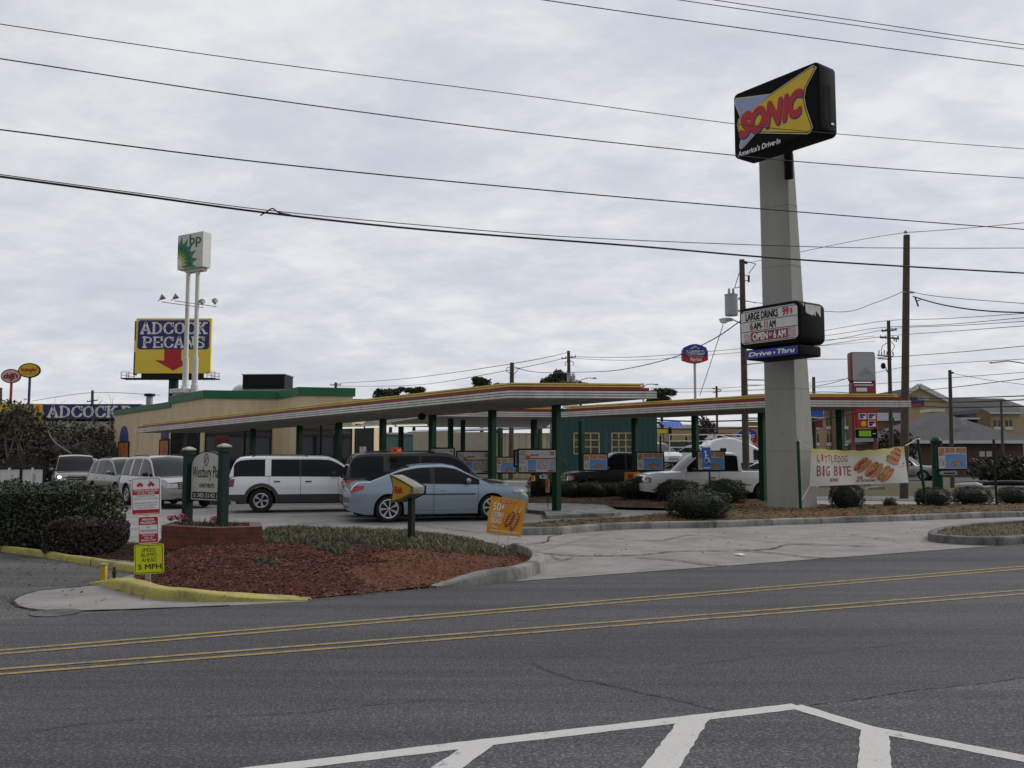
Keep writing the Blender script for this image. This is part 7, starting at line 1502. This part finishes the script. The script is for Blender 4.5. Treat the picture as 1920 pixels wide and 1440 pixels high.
Y = 92.; t, b = pole('utility_pole', 'pole with twin transformers above the canopy roof', 1066, Y, 658, 1069, .19, arms=((671, 1.5, .1),)); can(t, b, 1066, 704, 716, Y - .3, 6); can(t, b, 1075, 704, 717, Y - .3, 8); mb = MB(); q = lambda x, y: P(x, y, Y) - b; mb.tube([q(1066, 675), q(1059, 681), q(1061, 686)], .04, M_GREY, 6); mb.tube([q(1067, 675), q(1076, 680), q(1074, 686)], .04, M_GREY, 6); mb.build('hardware', t)
pole('utility_pole', 'distant pole with a cross arm above the green parapet', 629.5, 130., 717, 629.5, .22, arms=((722, 1.6, 0),)); pole('utility_pole', 'distant pole with slanted cross arms beside the hotel mast', 1343.5, 150., 724, 1344, .2, arms=((730, 1.6, -.15), (735, 1.3, .1)))
pole('utility_pole', 'stub of a distant pole between the pylon and the price sign', 1525.5, 100., 707, 1525.5, .2); pole('utility_pole', 'distant pole rising behind the shop frieze', 173.5, 120., 732, 174, .2, arms=((752, 1.4, .1),)); pole('utility_pole', 'dark pole at the frame edge behind the oval signs', 2, 130., 727, 2, .2)
def street_lamp(px0, py0, px1, py1, Y, label, r=.045, base=True):
    a, e_ = P(px0, py0, Y), P(px1, py1, Y); t = thing('street_lamp', label, 'street lamp', (a.x, Y, 0), group='street lamps on curved arms'); L_ = Vector((a.x, Y, 0)); mb = MB(); d = e_ - a; mb.tube([a - L_, a - L_ + d * .35 + Vector((0, 0, abs(d.x) * .10)), a - L_ + d * .7 + Vector((0, 0, abs(d.x) * .09)), e_ - L_], r, M_GALV, 8); mb.build('arm', t, smooth=60)
    mb = MB(); c = e_ - L_; s_ = 1 if d.x > 0 else -1; k = Y / F * 7; mb.ball((c.x + s_ * k * .4, c.y, c.z - .0), (k * .62, k * .3, k * .24), M_GREY, n=12); mb.build('lamp_head', t, smooth=180)
    mb = MB(); mb.tube([(0, 0, 0), a - L_ + Vector((0, 0, .3))], r * 2.0, M_GALV, 10); mb.build('pole', t, smooth=60)
street_lamp(1955, 696, 1862, 680, 60., 'street lamp reaching into view on a long thin arm above the hotel'); street_lamp(1082, 717, 1112, 709, 95., 'small street lamp beside the twin transformers above the canopy'); street_lamp(1206, 724, 1228, 721, 95., 'small street lamp poking out at the end of the canopy roof')
def cable(name, label, pts, r, grp, Yf=None, n=8, split=6):
    """sagging line through picture points (px, py) or (px, py, Y)"""
    q = []
    for p in pts:
        Y = p[2] if len(p) > 2 else Yf(p[0]); q.append(P(p[0], p[1], Y))
    sp = smoothpath(q, split); base = sp[0].copy(); mb = MB(); mb.tube([x - base for x in sp], r, M_WIRE, 6); return tag(mb.build(name, loc=base, smooth=60), label, 'cable', grp)
YF = lambda px: 1 / (1 / 14. + (1 / 21.3 - 1 / 14.) * px / 1920)
gr = 'overhead cables along the road'
cable('overhead_cable', 'uppermost thin cable crossing the face of the black head sign', [(-400, -18), (0, 45), (480, 115), (960, 176), (1375, 232), (1570, 251), (1920, 279), (2400, 310)], .008, gr, YF)
cable('overhead_cable', 'dark cable crossing the foot of the black head sign', [(-400, 52), (0, 110), (480, 183), (960, 246), (1375, 291), (1560, 308), (1920, 334), (2400, 362)], .0105, gr, YF)
cable('overhead_cable', 'grey cable crossing the pylon well above the letter board', [(-400, 196), (0, 243), (480, 303), (960, 351), (1420, 391), (1920, 430), (2400, 462)], .012, gr, YF)
cable('overhead_cable', 'thick lowest bundle passing over the pylon just above the letter board', [(-400, 275), (0, 331), (250, 365), (500, 399), (800, 431), (1200, 462), (1500, 487), (1920, 512), (2400, 536)], .019, gr, YF)
cable('overhead_cable', 'thin messenger cable that leaves the thick bundle at the splice', [(-400, 270), (0, 327), (250, 361), (500, 394), (800, 423), (1100, 446), (1500, 462), (1700, 465), (1920, 465), (2400, 462)], .008, gr, YF)
cable('splice_tie', 'small splice tie on the thick cable bundle', [(488, 404), (500, 397), (511, 391), (522, 398), (545, 403)], .012, gr, YF)
YG = lambda px: 1 / (1 / 12. + (1 / 17. - 1 / 12.) * px / 1920)
cable('overhead_cable', 'thin cable cutting the upper corner of the sky, lowest of three', [(700, -50), (1020, 0), (1400, 54), (1920, 124), (2400, 180)], .009, gr, YG); cable('overhead_cable', 'thin cable cutting the upper corner of the sky, middle of three', [(900, -60), (1275, 0), (1600, 47), (1920, 92), (2400, 150)], .008, gr, YG); cable('overhead_cable', 'thin cable cutting the upper corner of the sky, highest of three', [(1000, -55), (1340, 0), (1600, 38), (1920, 84), (2400, 145)], .008, gr, YG)
gb = 'background service cables'
for lb, pts, r in (
  ('service cable sagging from the transformer pole down to the twin transformer pole', [(1388, 602, 42), (1330, 640, 47), (1250, 674, 58), (1150, 695, 72), (1070, 698, 91.9)], .028),
  ('guy wire slanting down from the transformer pole past the hotel sign', [(1356, 608, 42), (1349, 630, 43), (1332, 682, 45), (1312, 742, 47)], .016),
  ('cable from the tall pole top towards the pylon', [(1393, 495, 42), (1600, 452, 43), (1697, 436, 38)], .012), ('cable from the tall pole top out of the frame', [(1698, 436, 38), (1800, 429, 36), (1960, 414, 33)], .012),
  ('cable rising to the shackle of the tall pole', [(1393, 564, 42), (1570, 585, 46), (1640, 568, 41), (1695, 546, 38)], .014), ('dark cable falling away from the shackle of the tall pole', [(1712, 556, 38), (1770, 572, 36), (1850, 583, 34), (1990, 589, 32)], .026), ('thin cable above the dark falling cable', [(1706, 546, 38), (1760, 556, 36), (1920, 569, 33), (2000, 573, 32)], .012),
  ('high line through the switch gear pole', [(1393, 640, 42), (1500, 628, 80), (1580, 614, 86), (1667, 601, 78), (1780, 597, 70), (1960, 585, 60)], .022), ('second line through the switch gear pole', [(1393, 646, 42), (1500, 636, 80), (1580, 625, 86), (1655, 614, 78), (1780, 608, 70), (1960, 592, 60)], .022), ('third line through the switch gear pole', [(1394, 652, 42), (1490, 648, 80), (1580, 634, 86), (1676, 616, 78), (1800, 610, 70), (1960, 600, 60)], .022), ('fourth line through the switch gear pole', [(1394, 658, 42), (1490, 654, 80), (1560, 645, 86), (1655, 631, 78), (1800, 620, 70), (1960, 608, 60)], .022),
  ('line passing level behind the price sign cabinet', [(1395, 684, 42), (1500, 674, 76), (1600, 673, 84), (1690, 668, 74), (1800, 660, 66), (1960, 645, 58)], .024), ('line under the price sign cabinet', [(1395, 722, 42), (1500, 720, 76), (1600, 708, 84), (1690, 689, 76), (1800, 680, 68), (1960, 671, 60)], .018), ('line crossing the bare grey pole', [(1395, 732, 42), (1500, 728, 76), (1640, 720, 80), (1790, 708, 66), (1960, 695, 60)], .018), ('upper dark bundle crossing the hip roof', [(1396, 741, 42), (1560, 735, 72), (1700, 745.5, 62), (1800, 746, 54), (1960, 741, 48)], .03), ('middle dark bundle crossing the hip roof', [(1397, 784, 42), (1520, 782, 70), (1600, 768, 72), (1700, 753, 62), (1800, 754, 54), (1960, 748, 48)], .035), ('lower dark bundle crossing the hip roof', [(1397, 792, 42), (1520, 790, 70), (1600, 776, 72), (1700, 763, 62), (1800, 764, 54), (1960, 761, 48)], .035), ('cable slanting above the hotel gable', [(1690, 736, 62), (1790, 726, 52), (1960, 705, 46)], .020), ('thin cable from the bare grey pole', [(1783, 699, 52), (1850, 712, 50), (1960, 726, 48)], .012), ('dark cable to the stub pole', [(1395, 712, 42), (1500, 715, 80), (1526, 724, 99), (1560, 718, 92), (1598, 706, 84)], .03),
  ('line from the distant parapet pole to the cut off pole', [(629, 719, 130), (760, 710, 110), (960, 682, 75), (1068, 660, 92)], .025), ('lower line from the distant parapet pole', [(632, 724, 130), (780, 722, 110), (960, 693, 75), (1060, 671, 92)], .025), ('line from the twin transformer pole past the hotel sign', [(1072, 669, 92), (1200, 669, 96), (1385, 654, 100), (1520, 640, 110), (1640, 630, 120)], .025), ('second line past the hotel sign mast', [(1072, 672, 92), (1200, 675, 96), (1385, 661, 100), (1520, 650, 110), (1640, 640, 120)], .022), ('level line beside the hotel sign mast', [(1220, 728, 120), (1343, 728, 150), (1430, 722, 150)], .035), ('lower level line beside the hotel sign mast', [(1230, 736, 120), (1343, 734, 150), (1430, 731, 150)], .035), ('line over the shop frieze', [(60, 752, 122), (174, 736, 120), (300, 741, 120)], .03), ('under canopy dark line beyond the transporter', [(1180, 784, 80), (1300, 790, 80), (1440, 787, 80)], .06), ('lower dark line beyond the transporter', [(1180, 800, 80), (1300, 805, 80), (1440, 801, 80)], .05), ('service line from the cut off pole', [(961, 687, 75), (1000, 697, 80), (1066, 700, 92)], .028)):
    if pts[-1][0] >= 1950:      # run on past the frame
        a, b = pts[-2], pts[-1]; k = 650 / (b[0] - a[0]); pts = pts + [(b[0] + 650, b[1] + (b[1] - a[1]) * k, b[2] * .8)]
    cable('service_cable', lb, pts, r, gb)
# ================================================================ vegetation
def leafmat(name, c, rough=.6): 
    m = mat(name, c, rough, var=.35, scale=1.3, spec=.3); return m
HG = [leafmat('hedge_leaf_%d' % i, c) for i, c in enumerate(((.066, .080, .042), (.046, .060, .032), (.092, .105, .055), (.030, .038, .022)))]
SHR = [leafmat('shrub_leaf_%d' % i, c) for i, c in enumerate(((.036, .050, .026), (.024, .034, .018), (.050, .062, .030), (.042, .038, .024)))]
BRN = [leafmat('brown_shrub_leaf_%d' % i, c) for i, c in enumerate(((.062, .038, .030), (.042, .032, .024), (.078, .054, .038), (.040, .046, .026)))]
THK = [leafmat('thicket_leaf_%d' % i, c) for i, c in enumerate(((.056, .060, .036), (.046, .041, .030), (.074, .070, .046), (.062, .050, .037)))]
PIN = [leafmat('pine_leaf_%d' % i, c) for i, c in enumerate(((.045, .066, .034), (.058, .080, .040), (.030, .042, .024)))]
M_TWIG = mat('bare_twig', (.075, .06, .05), .9, var=.3); M_BARK = mat('dark_bark', (.045, .035, .028), .95, var=.3, bump=.4)
def leaves(mb, pts, size, ms, rg, fold=.5):
    for p in pts:
        a, b, c = rg.uniform(0, 6.28), rg.uniform(-1, 1), rg.uniform(0, 6.28); s_ = size * rg.uniform(.6, 1.4); q = math.sqrt(1 - b * b)
        n = Vector((q * math.cos(a), q * math.sin(a), b)); t1 = n.orthogonal().normalized(); t2 = n.cross(t1); d = t1 * math.cos(c) + t2 * math.sin(c); e_ = n.cross(d)
        p = Vector(p); mb.add([p - d * s_, p + e_ * s_ * .45, p + d * s_, p - e_ * s_ * .45], [(0, 1, 2, 3)], ms[rg.randrange(len(ms))])
def blobpts(n, r, rg, lump=.18, shell=.55, seed=0, boxy=0., flatb=.0):
    """points through a lumpy ellipsoid; boxy squares its sides"""
    o = []
    while len(o) < n:
        d = Vector((rg.gauss(0, 1), rg.gauss(0, 1), rg.gauss(0, 1))).normalized()
        if boxy: k = max(abs(d.x), abs(d.y), abs(d.z)); d = d * (1 - boxy) + d / k * boxy
        f_ = 1 + lump * noise.noise(d * 2.2 + Vector((seed, seed * 2, 0))) + lump * .7 * noise.noise(d * 5 + Vector((0, seed, 3))); f_ *= shell + (1 - shell) * rg.random() ** .5
        p = Vector((d.x * r[0], d.y * r[1], d.z * r[2])) * f_
        if p.z < -r[2] * (1 - flatb): continue
        o.append(p)
    return o
def shrub_proto(name, n, r, size, ms, seed, boxy=.25, lump=.12, stems=True):
    rg = random.Random(seed); mb = MB(); leaves(mb, blobpts(n, r, rg, lump * 1.6, .84, seed, boxy), size, ms, rg); leaves(mb, [p * rg.uniform(1.0, 1.1) for p in blobpts(n // 14, r, rg, lump, .97, seed, boxy)], size, ms, rg)
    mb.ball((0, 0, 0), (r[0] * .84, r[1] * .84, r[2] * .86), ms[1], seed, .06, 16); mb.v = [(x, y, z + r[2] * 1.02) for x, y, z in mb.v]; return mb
SH = {}
def shrub(px, ptop, pbot, wpx, label, kind='round', ms=SHR, grp='clipped shrubs in the beds', z0=.06, Y=None):
    g = G(px, pbot, z0) if Y is None else Vector((cx_(px, Y), Y, z0)); k = g.y / F; w_, h_ = wpx * k, (pbot - ptop) * k; key = (kind, round(w_ / h_, 1), id(ms))
    t = thing('shrub', label, 'shrub', (g.x, g.y, z0), rotz=(px * 1.7) % 6.28, group=grp)
    if kind not in SH:
        big = kind in ('big',)
        mb = shrub_proto('foliage', 9000 if big else 6500, (1, 1, 1), .040 if big else .046, ms, len(SH) + 3, .30 if kind != 'loose' else .05, .10 if kind != 'loose' else .3); o = mb.build('foliage'); SH[kind] = o.data; bpy.data.objects.remove(o)
    o = bpy.data.objects.new('foliage', SH[kind]); COL.objects.link(o); o.parent = t; o.scale = (w_ / 2 / 1.02, w_ / 2 / 1.02, h_ / 2 / 1.02)
    mb = MB(); rg = random.Random(px)
    for i in range(5): a = rg.uniform(0, 6.28); mb.tube([(0.03 * math.cos(a), .03 * math.sin(a), -.08), (w_ * .2 * math.cos(a), w_ * .2 * math.sin(a), h_ * .45)], .018, M_BARK, 5)
    mb.build('stem', t)
    return t
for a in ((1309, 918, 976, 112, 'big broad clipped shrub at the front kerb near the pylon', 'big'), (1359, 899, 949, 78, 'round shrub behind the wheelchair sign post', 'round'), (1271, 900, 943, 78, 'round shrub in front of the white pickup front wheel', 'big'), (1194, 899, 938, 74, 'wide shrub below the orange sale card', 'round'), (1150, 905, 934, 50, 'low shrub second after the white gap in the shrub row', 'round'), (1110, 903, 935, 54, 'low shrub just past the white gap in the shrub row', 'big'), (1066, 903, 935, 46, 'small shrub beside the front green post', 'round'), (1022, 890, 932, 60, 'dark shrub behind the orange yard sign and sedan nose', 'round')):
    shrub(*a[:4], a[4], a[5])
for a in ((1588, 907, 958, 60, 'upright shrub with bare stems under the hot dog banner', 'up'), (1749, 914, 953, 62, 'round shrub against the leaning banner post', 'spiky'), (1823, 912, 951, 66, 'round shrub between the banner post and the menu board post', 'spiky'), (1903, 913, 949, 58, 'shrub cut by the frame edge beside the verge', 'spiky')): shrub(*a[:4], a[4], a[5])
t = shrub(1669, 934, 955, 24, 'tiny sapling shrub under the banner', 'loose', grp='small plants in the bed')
# clipped boxy hedge and its reddish neighbour at the driveway
def hedge(name, label, x0, x1, y0, y1, z1, n, size, ms, seed, top=.10, cat='hedge'):
    rg = random.Random(seed); t = thing(name, label, cat, ((x0 + x1) / 2, (y0 + y1) / 2, .05)); w_, d_, h_ = (x1 - x0) / 2, (y1 - y0) / 2, z1; pts = []
    while len(pts) < n:
        u_ = [rg.uniform(-1, 1) for _ in range(3)]; k = rg.randrange(5); 
        if k < 2: u_[1] = -1 if k == 0 or rg.random() < .7 else 1
        elif k == 2: u_[2] = 1
        else: u_[0] = 1 if rg.random() < .75 else -1
        q = (max(abs(u_[0]) ** 6 + abs(u_[1]) ** 6 + abs(u_[2]) ** 6, 1e-6)) ** (-1 / 6)
        f_ = q * (1 - .22 * rg.random() ** 2); p = Vector((u_[0] * w_ * f_, u_[1] * d_ * f_, h_ / 2 + u_[2] * h_ / 2 * f_))
        nz = .14 * noise.noise(p * 1.8 + Vector((seed, 0, 0))) + .07 * noise.noise(p * 5); p += Vector((u_[0], u_[1], u_[2])).normalized() * nz
        if rg.random() < .05: p.z += rg.random() * top
        pts.append(p)
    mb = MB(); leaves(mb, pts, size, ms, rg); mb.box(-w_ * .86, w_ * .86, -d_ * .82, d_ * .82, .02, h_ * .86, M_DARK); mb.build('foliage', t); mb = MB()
    for i in range(14): x = rg.uniform(-w_, w_) * .8; mb.tube([(x, -d_ * .7 * rg.random(), -.1), (x + .1, -d_ * .5, h_ * .4)], .02, M_BARK, 5)
    mb.build('stem', t); return t
hx1 = cx_(196, 16.6)
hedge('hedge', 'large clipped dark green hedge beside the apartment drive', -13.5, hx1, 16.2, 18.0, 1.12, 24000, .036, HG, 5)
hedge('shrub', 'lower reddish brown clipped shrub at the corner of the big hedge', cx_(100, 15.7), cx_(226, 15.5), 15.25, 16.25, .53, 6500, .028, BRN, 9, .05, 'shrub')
# thicket at the left: one mass of brush, with single trees in front of it
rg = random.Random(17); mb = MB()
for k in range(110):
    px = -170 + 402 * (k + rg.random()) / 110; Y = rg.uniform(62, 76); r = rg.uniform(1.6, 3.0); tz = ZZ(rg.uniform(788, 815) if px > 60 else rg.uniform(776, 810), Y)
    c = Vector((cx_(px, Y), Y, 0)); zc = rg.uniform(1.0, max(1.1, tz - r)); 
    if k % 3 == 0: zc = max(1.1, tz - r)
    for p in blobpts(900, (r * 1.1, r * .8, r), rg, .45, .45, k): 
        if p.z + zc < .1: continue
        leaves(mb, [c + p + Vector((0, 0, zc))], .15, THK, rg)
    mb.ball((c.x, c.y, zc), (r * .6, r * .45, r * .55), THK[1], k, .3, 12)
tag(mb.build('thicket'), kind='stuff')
def bare(name, label, px, Y, ptop, seed, m=M_TWIG, r0=.09, spread=.55, depth=5, grp='bare winter trees', n0=3, leafy=None, lsize=.12):
    rg = random.Random(seed); b = Vector((cx_(px, Y), Y, 0)); H = ZZ(ptop, Y); t = thing('bare_tree' if leafy is None else 'small_tree', label, 'tree', b, group=grp); tr = MB(); tw = MB(); ends = []
    def grow_(p, d, ln, r, lv):
        q = p + d * ln * .5 + Vector((rg.uniform(-.06, .06), rg.uniform(-.06, .06), 0)) * ln; e_ = p + d * ln; (tr if lv == 0 else tw).tube([p, q, e_], [r, r * .85, r * .68], M_BARK if lv == 0 else m, 5 if lv < 2 else 4, cap=False)
        if lv >= 3: ends.append(e_)
        if lv >= depth: return
        for i in range(2 if lv else n0):
            nd = (d + Vector((rg.uniform(-1, 1), rg.uniform(-1, 1), rg.uniform(-.25, .5))) * spread).normalized(); grow_(e_, nd, ln * rg.uniform(.58, .82), r * .62, lv + 1)
    grow_(Vector((0, 0, 0)), Vector((0, 0, 1)), H * .36, r0, 0); 
    zt = max(v[2] for v in tw.v); k = H / zt; tr.v = [(x * k, y * k, z * k) for x, y, z in tr.v]; tw.v = [(x * k, y * k, z * k) for x, y, z in tw.v]
    tr.build('trunk', t); 
    if leafy is not None:
        for e_ in ends: leaves(tw, [e_ * k + Vector((rg.gauss(0, .25), rg.gauss(0, .25), rg.gauss(0, .2))) for _ in range(9)], lsize, leafy, rg)
    tw.build('crown', t); return t
bare('', 'bare twiggy tree standing above the navy frieze', 248, 84, 738, 3, r0=.10, spread=.6); bare('', 'bare spindly tree beside the frieze pole', 190, 86, 741, 4, r0=.08); bare('', 'bare tree between the oval signs and the frieze pole', 84, 84, 742, 5, r0=.08, spread=.7); bare('', 'low bare sapling in front of the white fence', 68, 44, 884, 6, r0=.02, depth=4)
bare('', 'bare twiggy tree behind the teal building', 1060, 70, 742, 8, r0=.08) ; bare('', 'leafless sapling in front of the teal wall near the green post', 1062, 52, 795, 12, r0=.05, spread=.8); bare('', 'leafless sapling before the teal building windows', 1135, 53, 800, 14, r0=.05, spread=.8)
bare('', 'dark leafy tree below the pale oval sign', 16, 60, 754, 22, leafy=THK, lsize=.16, grp='small evergreen trees at the drive', r0=.12); bare('', 'dark leafy tree over the yellow frieze below the yellow oval sign', 44, 58, 762, 23, leafy=THK, lsize=.16, grp='small evergreen trees at the drive', r0=.12)
mb = MB(); a, e_ = P(88, 803, 58), P(134, 851, 57); base = a.copy(); mb.tube([Vector((0, 0, 0)), P(95, 820, 57.8) - base, P(106, 833, 57.5) - base, e_ - base], [.03, .05, .06, .07], mat('pale_dead_branch', (.16, .14, .12), .9), 6); tag(mb.build('dead_branch', loc=base, smooth=60), 'pale dead branch hanging across the thicket', 'branch')
# far pines above the roofs
def pine(px, Y, ptop, wpx, label, seed):
    rg = random.Random(seed); b = Vector((cx_(px, Y), Y, 0)); H = ZZ(ptop, Y); w_ = wpx * 1.3 * Y / F; t = thing('pine_tree', label, 'tree', b, group='pines above the roofs'); mb = MB(); mb.tube([(0, 0, 0), (.1, 0, H * .5), (0, 0, H * .95)], [.3, .22, .08], M_BARK, 8)
    for i in range(9): z = H * rg.uniform(.55, .9); a = rg.uniform(0, 6.28); mb.tube([(0, 0, z), (w_ * .35 * math.cos(a), w_ * .3 * math.sin(a), z + H * .06)], [.09, .03], M_BARK, 5)
    mb.build('trunk', t); mb = MB()
    for i in range(24):
        a = rg.uniform(0, 6.28); rr = w_ / 2 * rg.uniform(.1, 1.); z = H * rg.uniform(.78, .96); r = w_ * rg.uniform(.12, .20); q = max(0, (z / H - .6) / .4); rr *= (1 - .25 * q); c = Vector((rr * math.cos(a), rr * math.sin(a), min(z, H - r * .7)))
        leaves(mb, [c + p for p in blobpts(230, (r * 1.1, r * 1.1, r * .6), rg, .5, .25, i)], .19, PIN, rg)
    mb.build('crown', t)
for a in ((731, 118, 723, 44, 'broad pine above the long canopy roof beside the green parapet', 31), (775, 122, 724, 38, 'smaller pine next to the broad pine above the canopy roof', 32), (902, 110, 704, 36, 'tall pine near the cut off pole', 33), (932, 112, 713, 34, 'short pine between the tall pine and the cut off pole', 34), (1047, 105, 694, 54, 'wide pine behind the twin transformer pole', 35), (1088, 112, 712, 40, 'low pine beside the twin transformers', 37), (1240, 116, 728, 44, 'pine at the end of the long canopy roof', 36)): pine(*a)
rg = random.Random(41)
def farbush(px0, px1, Y, ptop, label, ms=THK, n=2600, size=.16):
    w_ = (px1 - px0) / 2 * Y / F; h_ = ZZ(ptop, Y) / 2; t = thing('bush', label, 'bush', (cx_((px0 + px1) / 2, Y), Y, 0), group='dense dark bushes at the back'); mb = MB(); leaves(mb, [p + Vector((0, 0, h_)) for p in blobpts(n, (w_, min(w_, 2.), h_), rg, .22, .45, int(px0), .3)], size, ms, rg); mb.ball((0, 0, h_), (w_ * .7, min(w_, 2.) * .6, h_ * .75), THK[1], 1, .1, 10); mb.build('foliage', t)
farbush(1818, 1975, 66, 857, 'long dark hedge bush in front of the brick building', n=5200); farbush(1642, 1712, 80, 806, 'brown bush between the price sign and the brick building', BRN); farbush(1300, 1345, 130, 783, 'dark tree mass beyond the transporter', n=1500, size=.3)
# rubble beyond the lane and roof litter
rg = random.Random(3)
for i, (px, py, w_, lb) in enumerate(((1548, 914, .7, 'broken concrete slab lying under the banner edge'), (1582, 919, .9, 'long concrete rubble slab on the verge'), (1612, 912, .8, 'pale concrete chunk on the verge behind the banner'), (1640, 918, .6, 'small pale rubble block near the pole foot'), (1815, 910, .9, 'white plastic sheet heap on the verge'), (1850, 918, .5, 'low grey rubble beside the dark pipe'))):
    p = G(px, py); r2 = random.Random(i); mb = MB(); mb.prism([(-w_ + r2.uniform(-.1, .1), 0), (w_ * .9, .02), (w_ * r2.uniform(.5, .8), .16 + .1 * r2.random()), (-w_ * r2.uniform(.4, .9), .14)], -.25, .25, M_KERB if i != 4 else M_WHITE); o = mb.build('rubble', bevel=.03, loc=(p.x, p.y, -.01)); o.rotation_euler = (0, 0, r2.uniform(-.6, .6)); tag(o, lb, 'rubble', 'rubble on the verge')
mb = MB(); a = G(1845, 911); mb.tube([Vector((x, 0, .14 + .05 * math.sin(x))) for x in np.linspace(0, 5, 8)], .16, M_BLACK, 8); tag(mb.build('drain_pipe', loc=(a.x, a.y, 0), smooth=60), 'thick black drain pipe lying on the verge', 'pipe')
# skip of white bits on the second canopy roof
for i, px in enumerate((1066, 1078, 1128, 1150, 1165, 1180, 1198)):
    Y = 36.8 - i * .3; p = P(px, 762 - i * 1.0, Y); mb = MB(); r2 = random.Random(i); mb.box(-.12 - .1 * r2.random(), .14, -.1, .1, -.02, .06 + .04 * r2.random(), M_WHITE); tag(mb.build('roof_debris', bevel=.02, loc=(p.x, p.y, 3.735)), 'white scrap lying on the roof of the second canopy', 'debris', 'white scraps on the canopy roof')
# lights seen under the long canopy and a drain stone on the lot
p = P(791, 780, 30.6); t = thing('loudspeaker', 'round dark loudspeaker hung under the long canopy', 'loudspeaker', (p.x, p.y, 3.27)); mb = MB(); mb.tube([(0, 0, .0), (0, 0, -.12)], .02, M_BLACK, 6); mb.build('hanger', t); mb = MB(); mb.ball((0, 0, -.2), (.14, .12, .12), M_BLACK, n=14); mb.build('housing', t, smooth=180)
p = G(403, 946); t = thing('wheel_stop', 'grey concrete wheel stop on the lot below the apartment sign', 'wheel stop', (p.x, p.y, 0), .2); mb = MB(); mb.prism([(-.09, 0), (.09, 0), (.06, .13), (-.06, .13)], -.8, .8, M_KERBD, ax='x') if False else mb.box(-.55, .55, -.09, .09, 0, .13, M_KERBD); mb.build('block', t, bevel=.03)
